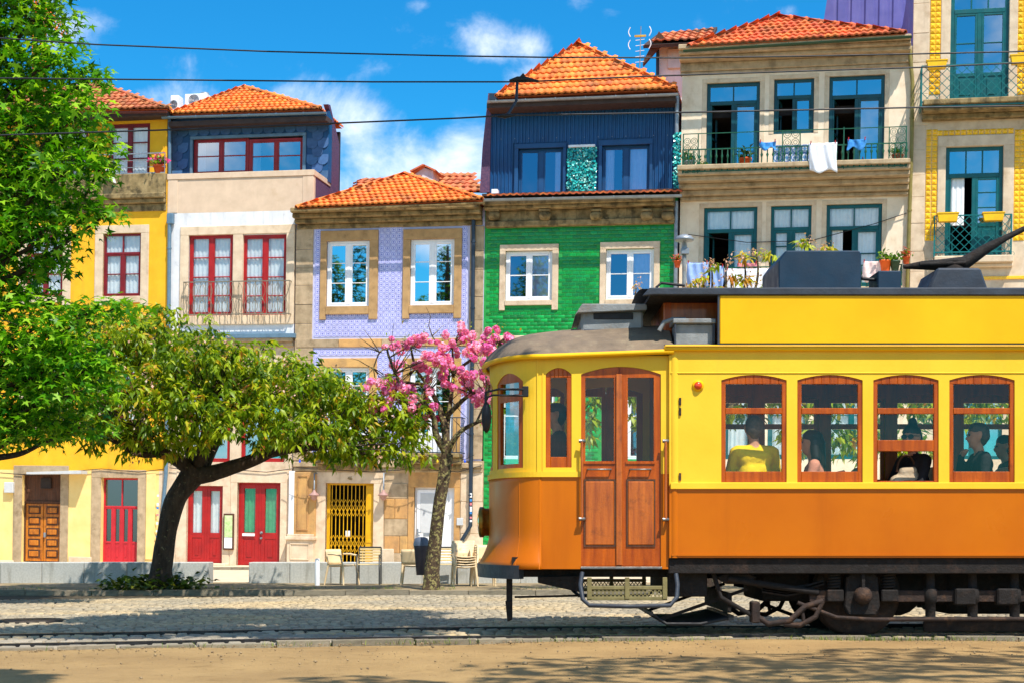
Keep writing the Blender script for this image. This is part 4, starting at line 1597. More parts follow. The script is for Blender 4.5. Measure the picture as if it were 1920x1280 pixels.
# panelled corner pier on its pedestal
pbox(H3, (551, 884, 591, 1003), -.12, .05, m_stone_or, 'corner_pier', .012)
u0, u1, zb, zt = FR(557, 890, 578, 993, -.12)
mb = MB()
for (a, b, c, e) in ((u0, u1, zt - .03, zt), (u0, u1, zb, zb + .03), (u0, u0 + .03, zb + .03, zt - .03), (u1 - .03, u1, zb + .03, zt - .03)):
    mb.box(a, b, -.145, -.12, c, e)
mb.build('pier_panel', m_stone_or, H3.r)
u0, u1, zb, zt = FR(536, 1003, 590, 1062, -.2)
mb = MB().box(u0 + .04, u1 - .04, -.26, .05, zb, zt - .1).box(u0, u1, -.32, .05, zt - .12, zt - .03).box(u0 + .05, u1 - .05, -.28, .05, zt - .04, zt + .04)
mb.box(u0 - .02, u1 + .02, -.32, .05, zb - .3, zb + .09)
a, b, c, e = u0 + .14, u1 - .14, zb + .2, zt - .22
for q in ((a, b, e - .03, e), (a, b, c, c + .03), (a, a + .03, c + .03, e - .03), (b - .03, b, c + .03, e - .03)):
    mb.box(q[0], q[1], -.285, -.26, q[2], q[3])
mb.build('pedestal', m_stone_pale, H3.r, .012)
# folding lattice gate
u0, u1, zb, zt = FR(*gt)
us = F(682, 980)[0]
mb = MB().box(u0, u1, .12, .17, zt - .05, zt).box(u0, u0 + .09, .12, .17, zb, zt - .05)
gate = mb.build('folding_gate', m_yelgate, H3.r, .004, 'yellow folding lattice gate')
mb = MB().box(us + .02, u1 - .002, .10, .18, zb, zt - .05).box(us + .05, u1 - .04, .085, .1, zb + .62, zb + .72)
mb.build('gate_panel', m_yelgate, gate, .006)
n = 9
cw = (us - u0 - .09) / n
for i in range(n):
    u = u0 + .09 + cw * (i + .5)
    MB().box(u - .009, u + .009, .12, .14, zb + .02, zt - .05).build('gate_bar', m_yelgate, gate)
mb = MB()
for (fz0, fz1) in ((.60, .80), (.16, .36)):
    for rr_ in range(2):
        z0_ = zb + (zt - zb) * (fz0 + (fz1 - fz0) * rr_ / 2); z1_ = zb + (zt - zb) * (fz0 + (fz1 - fz0) * (rr_ + 1) / 2)
        for i in range(n):
            ua, ub = u0 + .09 + cw * i, u0 + .09 + cw * (i + 1)
            mb.bar((ua, .11, z0_), (ub, .11, z1_), .012); mb.bar((ua, .113, z1_), (ub, .113, z0_), .012)
mb.build('gate_lattice', m_yelgate, gate)
MB().box(u0 + .55, u0 + .68, .135, .14, zb + .78, zb + .95).build('notice_sheet', m_whitef, gate)
# house number 46 carved over the gate
def lettering(H, txt, x, y, size, d, mat, name='lettering'):
    cu = bpy.data.curves.new(name, 'FONT'); cu.body = txt; cu.size = size; cu.extrude = .006; cu.align_x = 'CENTER'; cu.align_y = 'CENTER'
    to = bpy.data.objects.new(name, cu); COL.objects.link(to)
    dg = bpy.context.evaluated_depsgraph_get()
    me = bpy.data.meshes.new_from_object(to.evaluated_get(dg))
    bpy.data.objects.remove(to); bpy.data.curves.remove(cu)
    me.materials.clear(); me.materials.append(mat)
    u, z = F(x, y, d)
    o = bpy.data.objects.new(name, me); COL.objects.link(o); o.parent = H.r
    o.location = Vector((u, d, z)) - OFF[H.r.name]
    o.rotation_euler = (radians(90), 0, 0)
    return o
lettering(H3, '46', 656, 896, .14, -.04, m_stone_old, 'house_number')
# white door
u0, u1, zb, zt = FR(*wd)
mb = MB().box(u0, u1, .10, .2, zb, zt)
dw = mb.build('white_door', m_whitef, H3.r)
mb = MB().box(u0 + .06, u1 - .2, .06, .1, zb + .02, zt - .06); lf = mb.build('door_leaf', m_whitef, dw, .008)
mb = MB().box(u0 + .16, u1 - .32, .05, .062, zb + (zt - zb) * .42, zt - .16); mb.build('door_panel', m_grey, dw, .006)
mb = MB().box(u0 + .16, u1 - .32, .05, .062, zb + .12, zb + (zt - zb) * .34); mb.build('door_panel', m_whitef, dw, .006)
mb = MB().box(u0 + .08, u0 + .12, .02, .06, zb + .8, zb + 1.02).box(u0 + .08, u0 + .2, .015, .03, zb + .9, zb + .93); mb.build('door_handle', m_gut_grey, dw, .005)
mb = MB().box(u0 + .26, u0 + .5, .045, .065, zb + .82, zb + .9); mb.build('letter_slot', m_gut_grey, dw, .004)
pbox(H3, (856, 970, 868, 984), -.06, 0, m_grey, 'intercom', .008)
pipe(H3, [(888, 392), (886, 640), (882, 985), (866, 1012), (863, 1035)], -.11, m_pipe_dark, .055)
# wall lamps by the gate
for (x, lab) in ((588, 'rose wall lamp on a pipe beside the stone corner pier'), (718, 'rose wall lamp on a pipe between gate and white door')):
    u, z = F(x, 928, -.25)
    lt = thing('wall_lamp', lab, 'lamp', tuple(FW(u, -.1, z)), tuple(FEUL), 'wall lamps beside the yellow gate', off=(u, -.1, z))
    mb = MB().tube([(u, -.03, z + .62), (u, -.2, z + .62), (u, -.2, z + .1)], .022, 8); mb.build('bracket', m_gut_grey, lt)
    MB().lathe([(.03, .16), (.05, .1), (.14, .03), (.15, .0), (.09, -.02), (.08, -.09), (.04, -.13), (.001, -.14)], (u, -.2, z), 14).build('lamp_head', M('rose_lamp', C(176, 138, 130), C(150, 112, 106), 6, .5), lt)

# ================================================================== green tiled house
H4 = House('green_tiled_house', 'green glazed tile house with navy corrugated top storey', 908, 1268)
q1 = (947.5, 471, 1035.5, 564); q2 = (1136, 467, 1226, 562)
n1 = (972, 279, 1056, 366); n2 = (1129, 273, 1218, 363)
GB = 0.35
wall(H4, (914, 186, 1270, 372), [n1, n2], m_navytrim, d0=GB, d1=GB + .3, name='top_storey_wall')
wall(H4, (908, 372, 1268, 645), [q1, q2], m_greengrout, name='upper_wall')
wall(H4, (906, 645, 1266, 1080), [(940, 700, 1040, 860), (1130, 700, 1225, 860), (1000, 900, 1080, 1080)], m_greengrout, name='lower_wall')
for w_ in ((940, 700, 1040, 860), (1130, 700, 1225, 860)):
    win(H4, w_, m_whitef, g_violet, d=.06)
win(H4, (1000, 900, 1080, 1080), m_teal, g_dark, panel=.4, name='door')
shell(H4, 908, 1268, 378, m_slate_side)
u0, u1, zb, zt = FR(914, 186, 1270, 372, GB)
MB().box(u0, u0 + .2, GB + .3, 8.5, zb, zt).build('top_storey_side_wall', m_slate_side, H4.r)
MB().box(u1 - .2, u1, GB + .3, 8.5, zb, zt).build('top_storey_side_wall', m_slate_side, H4.r)
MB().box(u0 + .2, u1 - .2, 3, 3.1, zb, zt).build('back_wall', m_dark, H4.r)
# left cheek, splayed towards its foot
ul0, zl0 = F(900, 362, .3); ul1, zl1 = F(916, 176, .3); ur0 = F(918, 362, .3)[0]
MB().prism([(ul0, zl0), (ur0, zl0), (ur0 + .02, zl1), (ul1, zl1), (ul0 + (ul1 - ul0) * .3, zl0 + (zl1 - zl0) * .45)], .26, .34).build('cheek_wall', m_slate_side, H4.r)
# corrugated cladding in sheets, cut round the windows
u0, u1, zb, zt = FR(917, 200, 1268, 366, GB)
hole = [FR(962, 268, 1064, 372, GB), FR(1120, 260, 1226, 372, GB)]
ns = 5
pitch = .105
for k in range(ns):
    a, b = u0 + (u1 - u0) * k / ns, u0 + (u1 - u0) * (k + 1) / ns
    mb = MB()
    u = a
    while u < b - 1e-4:
        e = min(u + pitch, b)
        pts = [(u, -.004), (u + (e - u) * .35, -.004), (u + (e - u) * .5, -.034), (u + (e - u) * .85, -.034), (e, -.004)]
        for i in range(4):
            (p, dp), (q, dq) = pts[i], pts[i + 1]
            zl_ = zb
            for h_ in hole:
                if h_[0] < (p + q) / 2 < h_[1]:
                    zl_ = h_[3]
            mb.add([(p, GB + dp, zl_), (q, GB + dq, zl_), (q, GB + dq, zt), (p, GB + dp, zt)], [(0, 1, 2, 3)])
        u += pitch
    mb.build('corrugated_sheet', m_navy, H4.r)
mb = MB()
for k in range(13):
    u, z = F(940 + k * 26, 262 - k * .6, GB)
    mb.lathe([(.012, 0), (.012, .012)], (u, GB - .05, z), 6, 'y')
mb.build('cladding_screws', m_gut_grey, H4.r)
surround(H4, (965, 270, 1062, 368), n1, m_navytrim, .07, d=GB)
surround(H4, (1122.5, 263, 1224, 366), n2, m_navytrim, .07, d=GB)
win(H4, n1, m_navytrim, g_violet, d=.06, dd=GB, rows=(), fw=.05, mull=.14, curtains=((.80, .96, .0, .95, m_curtain),))
win(H4, n2, m_navytrim, g_violet, d=.06, dd=GB, rows=(), fw=.05, mull=.14, curtains=((.04, .24, .0, .95, m_curtain), (.56, .96, .0, .95, m_curtain)))
hip_roof(H4, (932, 183), (1266, 168), (1085, 86), -.3, 2.9, 8, .18, 10, m_tile, 'newb', left=True)
gutter(H4, (914, 190), (1272, 176), -.38, m_gut_grey, .06)
u0, u1, zb, zt = FR(917, 192, 1268, 202, 0)
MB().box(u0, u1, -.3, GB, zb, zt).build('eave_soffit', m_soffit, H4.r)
pbox(H4, (917, 175, 934, 188), -.1, .5, m_pipe_dark, 'roof_upstand', .01)
# tile lip and gutter over the cornice
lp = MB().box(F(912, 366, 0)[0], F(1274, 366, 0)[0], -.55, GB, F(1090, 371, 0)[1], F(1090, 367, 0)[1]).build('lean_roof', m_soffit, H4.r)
ua, za = F(914, 370, -.62); ub, zb_ = F(1276, 362, -.62)
zz_ = F(1090, 360, .3)[1]
roof_slope(lp, (ua, -.62, za), (ub, -.62, zb_), (ua, GB - .02, za + .15), (ub, GB - .02, zb_ + .15), .18, 2, m_tile_red, 'lip')
gutter(H4, (908, 374), (1279, 366), -.70, m_gut_grey, .065)
cornice(H4, 912, 1266, 400, [(376, 388, .5), (388, 394, .4), (394, 414, .12), (414, 425, .2)], m_stone_old, ends=False)
for x in (927, 1022, 1118, 1213, 1252):
    u, z = F(x, 405, -.2)
    MB().lathe([(.03, -.17), (.11, -.13), (.13, 0), (.11, .13), (.03, .17)], (u, -.22, z), 12, 'x').box(u - .15, u + .15, -.34, -.1, z + .1, z + .16).build('corbel', m_stone_old, H4.r, .01)
# glazed tiles laid like bricks
bw, bh = .19, .098
u0, u1, zb, zt = FR(912, 427, 1264, 640)
bme = MB().hexa([(-bw / 2 + .004, 0, -bh / 2 + .004), (bw / 2 - .004, 0, -bh / 2 + .004), (bw / 2 - .004, .02, -bh / 2 + .004), (-bw / 2 + .004, .02, -bh / 2 + .004),
                 (-bw / 2 + .004, 0, bh / 2 - .004), (bw / 2 - .004, 0, bh / 2 - .004), (bw / 2 - .004, .02, bh / 2 - .004), (-bw / 2 + .004, .02, bh / 2 - .004)])
hb, hw = bh / 2 - .004, bw / 2 - .004
bme = MB().add([(-hw, 0, -hb), (hw, 0, -hb), (hw, 0, hb), (-hw, 0, hb), (-hw + .012, -.009, -hb + .012), (hw - .012, -.009, -hb + .012), (hw - .012, -.009, hb - .012), (-hw + .012, -.009, hb - .012)],
               [(0, 1, 5, 4), (1, 2, 6, 5), (2, 3, 7, 6), (3, 0, 4, 7), (4, 5, 6, 7)]).mesh('glazed_brick')
bme.materials.append(m_green)
bv = np.array([v.co[:] for v in bme.vertices]); bf = np.array([p.vertices[:] for p in bme.polygons])
ex = [FR(937, 459, 1047, 580), FR(1125, 454, 1237, 575)]
cnt = 0; Pr = []
for j in range(int((zt - zb) / bh)):
    z = zt - bh * (j + .5)
    u = u0 + (bw / 2 if j % 2 else bw)
    while u < u1 - bw * .3:
        if not any(e[0] - .05 < u < e[1] + .05 and e[2] < z < e[3] for e in ex):
            if cnt < 300:
                inst('glazed_brick', bme, H4.r, (u, random.uniform(-.004, .0), z), (random.uniform(-.03, .03), 0, random.uniform(-.02, .02))); cnt += 1
            else:
                Pr.append((u, random.uniform(-.004, 0), z))
        u += bw
u0, u1, zb2, zt2 = FR(908, 650, 1264, 1060)
ex2 = [FR(930, 690, 1050, 865), FR(1120, 690, 1235, 865), FR(990, 890, 1090, 1080)]
for j in range(int((zt2 - zb2) / bh)):
    z = zt2 - bh * (j + .5)
    u = u0 + (bw / 2 if j % 2 else bw)
    while u < u1 - bw * .3:
        if not any(e[0] < u < e[1] and e[2] < z < e[3] for e in ex2):
            Pr.append((u, random.uniform(-.004, 0), z))
        u += bw
Pr = np.array(Pr) - np.array(OFF[H4.r.name])
V, Fc, rr = scatter(bv, bf, Pr, np.tile(np.eye(3), (len(Pr), 1, 1)), np.ones(len(Pr)), RNG.random(len(Pr)))
m_greenm = leafmat('green_glaze_mass', [(0, C(0, 104, 40)), (.5, C(0, 134, 52)), (1, C(10, 168, 72))], 0.0, .32, .5)
o = link_mesh('glazed_bricks', np_mesh('glazed_bricks', V, Fc, m_greenm, rr), m_greenm, H4.r); o['kind'] = 'stuff'
surround(H4, (937, 459, 1047, 573), q1, m_stone_pale, .05, .13)
surround(H4, (1125, 454, 1237, 571), q2, m_stone_pale, .05, .13)
win(H4, q1, m_whitef, g_violet, d=.05, rows=(.5,), fw=.07, mull=.07, sash=.05, munt=.03, curtains=((.52, .93, .05, .95, m_curtain),))
win(H4, q2, m_whitef, g_violet, d=.05, rows=(.5,), fw=.07, mull=.07, sash=.05, munt=.03, curtains=((.52, .93, .05, .95, m_curtain),))
pbox(H4, (908, 628, 1266, 645), -.05, .05, m_stone_pale, 'band_course', .01)
pbox(H4, (921, 355, 933, 370), -.3, -.1, m_whitef, 'junction_box', .01)
pipe(H4, [(1270, 180), (1267, 360)], -.02, m_gut_grey, .055)
pipe(H4, [(1268, 378), (1266, 600), (1262, 900)], -.12, m_gut_grey, .055)
# sequin panel between the navy windows
u0, u1, zb, zt = FR(1064, 277, 1118, 366, GB - .1)
m_seq = M('turquoise_sequin', C(40, 200, 196), C(10, 140, 150), 40, .25, vary=.2, spec=.7, stain=(30, .55, .7, C(150, 240, 230), .8))
def sequin_panel(u0, u1, zb, zt, d, lab, bar=True):
    t_ = thing('sequin_panel', lab, 'decoration', tuple(FW((u0 + u1) / 2, d, zb)), tuple(FEUL), 'turquoise sequin panels', off=((u0 + u1) / 2, d, zb))
    n = int((u1 - u0) * (zt - zb) * 900)
    P = np.stack([RNG.uniform(u0, u1, n), d + RNG.uniform(-.04, .0, n), RNG.uniform(zb, zt, n)], 1)
    Rr = frames(RNG.normal(0, .45, (n, 3)) + np.array([0, -1, .15]), RNG.uniform(0, 6.28, n))
    tvv = np.array([(.2 * 0, cos(k * pi / 3) * .5, sin(k * pi / 3) * .5) for k in range(6)])
    V, Fc, rr = scatter(tvv, np.array([(0, 1, 2, 3), (0, 3, 4, 5)]), P - np.array(OFF[t_.name]), Rr, RNG.uniform(.03, .075, n), RNG.random(n))
    lm = leafmat('sequin', [(0, C(4, 110, 120)), (.45, C(20, 170, 168)), (.8, C(60, 210, 200)), (1, C(190, 250, 240))], .05, .2, .7)
    link_mesh('sequins', np_mesh('sequins', V, Fc, lm, rr), lm, t_)
    MB().box(u0 + .02, u1 - .02, d, d + .05, zb, zt).build('backing', m_teal, t_)
    if bar:
        MB().box(u0 + .02, u1 - .04, d - .05, d + .06, zt, zt + .07).build('top_bar', m_whitef, t_, .01)
sequin_panel(u0, u1, zb, zt, GB - .1, 'turquoise sequin panel between the two navy framed windows')
u0, u1, zb, zt = FR(1263, 250, 1276, 360, -.1)
sequin_panel(u0, u1, zb, zt, -.16, 'slim turquoise sequin strip beside the stone house balcony', False)

# ================================================================== stone house with teal windows
H5 = House('stone_balcony_house', 'sandy stone house with teal windows and long laundry balcony', 1272, 1705)
e1 = (1324.5, 155, 1424, 322); e2 = (1451, 148, 1526, 251); e3 = (1554, 142, 1658, 315)
h1 = (1319, 389, 1419, 545); h2 = (1445, 386, 1521, 500); h3 = (1549, 383, 1653, 540)
l1 = (1312, 640, 1410, 860); l2 = (1440, 640, 1516, 860); l3 = (1546, 640, 1648, 860)
wall(H5, (1272, 96, 1708, 1090), [e1, e2, e3, h1, h2, h3, l1, l2, l3], m_sandy, name='wall')
shell(H5, 1272, 1708, 100, m_sandy)
hip_roof(H5, (1292, 89), (1697, 64), (1458, 34), -.7, 2.6, 8, .18, 8, m_tile_red, 'red')
gutter(H5, (1281, 95), (1710, 68), -.76, m_gut_green, .055)
cornice(H5, 1276, 1706, 110, [(88, 97, .66), (97, 104, .52), (104, 112, .4), (112, 128, .10), (128, 134, .05)], m_stone, ends=False)
for (w_, n_) in ((e1, 'french_window'), (e3, 'french_window')):
    win(H5, w_, m_darkteal, g_blue, d=.07, transom=.2, tcols=2, rows=(), fw=.09, mull=.1, sash=.06, opened=(0,), name=n_)
win(H5, e2, m_darkteal, g_blue, d=.07, transom=.3, tcols=2, rows=(), fw=.08, mull=.08, sash=.05, opened=(0,))
win(H5, h1, m_teal, g_clear, d=.07, transom=.26, tcols=2, rows=(.45,), fw=.09, mull=.1, sash=.06, opened=(0,), curtains=((.04, .96, .74, .97, m_curtain), (.5, .96, 0, .72, m_curtain)))
win(H5, h2, m_teal, g_clear, d=.07, transom=.36, tcols=2, rows=(.5,), fw=.08, mull=.1, sash=.06, curtains=((.04, .96, .64, .97, m_curtain), (.04, .96, 0, .62, m_curtain)))
win(H5, h3, m_teal, g_clear, d=.07, transom=.26, tcols=2, rows=(.45,), fw=.09, mull=.1, sash=.06, opened=(0,), curtains=((.04, .96, .74, .97, m_curtain), (.04, .3, 0, .72, m_curtain), (.5, .96, 0, .72, m_curtain)))
for w_ in (l1, l2, l3):
    win(H5, w_, m_teal, g_clear, d=.07, transom=.26, tcols=2, fw=.09, curtains=((.04, .96, 0, .97, m_curtain),))
for w_ in (e1, e2, e3, h1, h2, h3):
    surround(H5, (w_[0] - 9, w_[1] - 8, w_[2] + 9, w_[3]), w_, m_stone_pale, .012)
# long balcony on its moulded slab
cornice(H5, 1276, 1703, 330, [(320, 329, 1.0), (329, 338, .92), (338, 347, .78), (347, 356, .5), (356, 366, .28), (366, 373, .12)], m_stone, 'balcony_slab', ends=False)
BD = -.92
mb, (u0, u1, zb, zt) = railing(H5, (1280, 275, 1700, 320), BD, m_irongreen, step=.145, r=.015, style='baluster', side=.9)
zt2 = F(1490, 245, BD)[1]
mb.box(u0, u1, BD - .01, BD + .01, zt2 - .01, zt2 + .01)
for x in (1281, 1309, 1467, 1500, 1582, 1667, 1699):
    u = F(x, 280, BD)[0]
    mb.box(u - .014, u + .014, BD - .014, BD + .014, zb, zt2 + (.04 if x == 1582 else 0))
for (xa, xb, lo) in ((1281, 1309, zb), (1667, 1699, zb), (1467, 1500, zt)):
    ua, ub = F(xa, 280, BD)[0], F(xb, 280, BD)[0]
    r_ = (ub - ua) * .24
    z = lo + r_
    while z < zt2 - r_ * .6:
        for uu in (ua + (ub - ua) * .27, ua + (ub - ua) * .73):
            ring(mb, (uu, z), r_ * .9, .008, BD, 10); ring(mb, (uu, z), r_ * .45, .007, BD, 8)
        z += r_ * 2
mb.build('balcony_railing', m_irongreen, H5.r)
m_az2 = azulejo('blue_azulejo', C(226, 228, 234), C(30, 90, 180), .30, C(70, 150, 170))
u0, u1, zb, zt = FR(1450, 272, 1517, 320, BD + .06)
azp = thing('azulejo_panel', 'blue and white patterned tile panel leaning behind the balcony railing', 'tile panel', tuple(FW((u0 + u1) / 2, BD + .08, zb)), tuple(FEUL), off=((u0 + u1) / 2, BD + .08, zb))
MB().box(u0, u1, BD + .07, BD + .09, zb, zt).build('board', m_whitef, azp)
nn = 4; tw_ = (u1 - u0) / nn
for i in range(nn):
    for j in range(3):
        th_ = (zt - zb) / 3
        me = MB().box(-tw_ / 2 + .003, tw_ / 2 - .003, -.012, 0, -th_ / 2 + .003, th_ / 2 - .003).mesh('tile') if (i, j) == (0, 0) else me
        if (i, j) == (0, 0):
            me.materials.append(m_az2)
        inst('tile', me, azp, (u0 + tw_ * (i + .5), BD + .07, zb + th_ * (j + .5)))
pipe(H5, [(1704, 74), (1711, 155), (1709, 290), (1702, 500), (1698, 620)], -.1, m_pipe_olive, .05)
# lower balcony
cornice(H5, 1290, 1690, 560, [(548, 556, .8), (556, 566, .6), (566, 574, .3)], m_stone, 'balcony_slab', ends=False)
mb, _ = railing(H5, (1292, 500, 1690, 548), -.75, m_irongreen, step=.14, r=.010, style='baluster', side=.74)
mb.build('balcony_railing', m_irongreen, H5.r)
# upper dark corrugated gable and old dormer behind, left of the roof
u0, u1, zb, zt = FR(1234, 75, 1282, 150, 5.0)
dh = thing('rear_house', 'white attic house with old tiled roof behind the stone house', 'house', tuple(FW((u0 + u1) / 2, 5, -.3)), tuple(FEUL), off=((u0 + u1) / 2, 5, -.3))
class _H: pass
HR = _H(); HR.r = dh
MB().box(u0, u1 + 1.2, 5, 8, -.3, zt).build('wall', m_white, dh)
pbox(HR, (1252, 92, 1277, 128), 4.9, 5.0, m_grey, 'window', .01)
rf = MB().add([(F(1206, 88, 4.4)[0], 4.4, F(1206, 88, 4.4)[1]), (F(1330, 82, 4.4)[0], 4.4, F(1330, 82, 4.4)[1]), (F(1345, 54, 7)[0], 7, F(1345, 54, 7)[1]), (F(1232, 70, 7)[0], 7, F(1232, 68, 7)[1])], [(0, 1, 2, 3)]).build('roof', m_soffit, dh, solid=.1)
pts = [Vector((F(1222, 80, 4.4)[0], 4.4, F(1222, 80, 4.4)[1])), Vector((F(1330, 76, 4.4)[0], 4.4, F(1330, 76, 4.4)[1])), Vector((F(1235, 66, 7)[0], 7, F(1235, 66, 7)[1])), Vector((F(1345, 54, 7)[0], 7, F(1345, 54, 7)[1]))]
roof_slope(rf, *pts, .24, 4, m_tile_old, 'old4')
pa_, pb_ = F(1206, 118, 4.6), F(1236, 66, 4.6)
MB().prism([(pa_[0], pa_[1] - .1), (pa_[0], pa_[1]), (pb_[0], pb_[1] + .08), (pb_[0] + .2, pb_[1] - .15)], 4.5, 4.7).build('barge_board', m_darkwood, dh)
pipe(HR, [(1233, 82), (1233, 160)], 4.9, m_pipe_dark, .05, brackets=False)
# television aerial
u, z = F(1198, 165, 3.5)
an = thing('television_aerial', 'thin television aerial with curved rods above the orange roof', 'aerial', tuple(FW(u, 3.5, z)), tuple(FEUL), off=(u, 3.5, z))
zt_ = F(1200, 50, 3.5)[1]
MB().tube([(u, 3.5, z - .6), (u + .03, 3.5, zt_)], .016, 6).build('mast', m_gut_grey, an)
mb = MB().bar((u - .15, 3.5, zt_ - .28), (u + .18, 3.5, zt_ - .28), .05); mb.build('boom', M('aerial_yellow', C(206, 170, 60), C(180, 140, 40), 5, .5), an)
mb = MB()
for sx in (-1, 1):
    for zc in (-.15, -.52):
        mb.tube([(u + sx * (.27 + .06 * cos((k - 3) * .5)), 3.5, zt_ + zc + (k - 3) * .045) for k in range(7)], .014, 5)
for k in range(5):
    mb.bar((u - .12, 3.5, zt_ - .4 - k * .16), (u + .14, 3.5, zt_ - .4 - k * .16 + .02), .012)
mb.build('rods', m_whitef, an)

# ================================================================== end house with yellow tile bands
H6 = House('yellow_banded_house', 'pale stone house with teal balcony doors and yellow tile bands', 1710, 2060)
a1 = (1782, -60, 1892, 196); a2 = (1772, 275, 1880, 483)
wall(H6, (1709, -140, 2080, 1090), [a1, a2, (1768, 640, 1880, 860), (1980, -60, 2060, 196), (1965, 275, 2050, 483)], m_stone_pale, name='wall', d0=-.02)
shell(H6, 1709, 2080, -140, m_corrv, 9.0, name='side_walls')
# tall corrugated building behind the stone house roof
tu0, tz0 = F(1541, 60, 8); tu1, tz1 = F(1560, -60, 8); tu2 = F(1740, 0, 8)[0]
rt = thing('rear_building', 'violet corrugated metal building behind the red tiled roof', 'building', tuple(FW((tu0 + tu2) / 2, 8, -.3)), tuple(FEUL), off=((tu0 + tu2) / 2, 8, -.3))
MB().prism([(tu0 - .4, -.3), (tu0, tz0), (tu1, tz1), (tu2, tz1), (tu2, -.3)], 8.05, 14).build('body', m_corrv, rt)
k = tu0 + .02
while k < tu2 - .2:
    zt_ = tz0 + (tz1 - tz0) * min(1.0, max(0, (k - tu0) / (tu1 - tu0)))
    MB().prism([(k, 8.048), (k + .05, 8.0), (k + .3, 8.0), (k + .35, 8.048)], 6, zt_, 'z').build('cladding_rib', m_corrv, rt)
    k += .42
block_stack(H6, (1712, -100, 1742, 235), 6, m_stone_pale, -.035, .05)
block_stack(H6, (1708, 235, 1733, 560), 7, m_stone_pale, -.035, .05)
win(H6, a1, m_teal, g_blue, d=.05, transom=.30, tcols=3, rows=(.5,), fw=.1, mull=.1, sash=.06, panel=.30, name='balcony_door')
win(H6, a2, m_teal, g_blue, d=.05, transom=.24, tcols=3, rows=(.33, .66), fw=.1, mull=.1, sash=.06, opened=(0,), panel=.38, name='balcony_door', curtains=((.1, .34, .3, .74, m_curtain),))
win(H6, (1768, 640, 1880, 860), m_teal, g_blue, d=.05, transom=.24, tcols=3)
win(H6, (1980, -60, 2060, 196), m_teal, g_blue, d=.05); win(H6, (1965, 275, 2050, 483), m_teal, g_blue, d=.05)
surround(H6, (1764, -70, 1908, 196), a1, m_stone_pale, .05)
surround(H6, (1757, 255, 1900, 495), a2, m_stone_pale, .06)
# raised yellow tiles
ts = .142
hs_ = ts / 2 - .003
yme = MB().add([(-hs_, 0, -hs_), (hs_, 0, -hs_), (hs_, 0, hs_), (-hs_, 0, hs_), (-hs_ * .75, -.012, -hs_ * .75), (hs_ * .75, -.012, -hs_ * .75), (hs_ * .75, -.012, hs_ * .75), (-hs_ * .75, -.012, hs_ * .75), (0, -.028, 0)],
               [(0, 1, 5, 4), (1, 2, 6, 5), (2, 3, 7, 6), (3, 0, 4, 7), (4, 5, 8), (5, 6, 8), (6, 7, 8), (7, 4, 8)]).mesh('raised_tile')
yme.materials.append(m_yeltile)
cntY = 0
for (x0, y0, x1, y1) in ((1744, -60, 1764, 178), (1908, -60, 1928, 178), (1735, 243, 1757, 452), (1901, 243, 1922, 452), (1757, 241, 1901, 255)):
    u0, u1, zb, zt = FR(x0, y0, x1, y1, -.03)
    nu, nz = max(1, round((u1 - u0) / ts)), max(1, round((zt - zb) / ts))
    for i in range(nu):
        for j in range(nz):
            inst('raised_tile', yme, H6.r, (u0 + (u1 - u0) * (i + .5) / nu, -.026, zb + (zt - zb) * (j + .5) / nz)); cntY += 1
pbox(H6, (1800, 518, 1960, 524), -.06, 0, m_yeltile, 'tile_course', .01)
cornice(H6, 1728, 2060, 200, [(195, 205, .72), (205, 214, .6), (214, 224, .25)], m_stone_old, 'balcony_slab', ends=False)
lattice(H6, (1728, 118, 2055, 195), -.66, m_irontel, .24, .010, .62, 'balcony_railing')
cornice(H6, 1750, 1898, 485, [(483, 496, .3), (496, 503, .16)], m_stone_pale, 'balcony_slab', ends=False)
lattice(H6, (1752, 404, 1896, 482), -.24, m_irontel, .22, .010, .2, 'balcony_railing')
m_ybox = M('yellow_planter', C(240, 190, 10), C(222, 168, 4), 6, .4)
for (x0, y0, x1, y1, d_, lab) in ((1737, 114, 1776, 130, -.72, 'yellow planter box hooked on the upper lattice balcony by the drainpipe'), (1894, 104, 1934, 121, -.72, 'yellow planter box hooked at the far end of the upper lattice balcony'),
                                 (1757, 400, 1797, 417, -.3, 'yellow planter box on the lower lattice balcony under the curtain'), (1842, 399, 1883, 415, -.3, 'yellow planter box on the lower lattice balcony under the glazed leaf')):
    u0, u1, zb, zt = FR(x0, y0, x1, y1, d_)
    o = MB().prism([(u0 + .04, zb), (u1 - .04, zb), (u1, zt), (u0, zt)], d_ - .1, d_ + .1)
    o.box(u0 - .015, u1 + .015, d_ - .115, d_ + .115, zt - .03, zt)
    pb = thing('planter_box', lab, 'planter', tuple(FW((u0 + u1) / 2, d_, zb)), tuple(FEUL), 'yellow planters on the lattice balconies', off=((u0 + u1) / 2, d_, zb))
    o.build('box', m_ybox, pb, .008)
    MB().box(u0 + .03, u1 - .03, d_ - .08, d_ + .08, zt, zt + .012).build('soil', m_darkwood, pb)

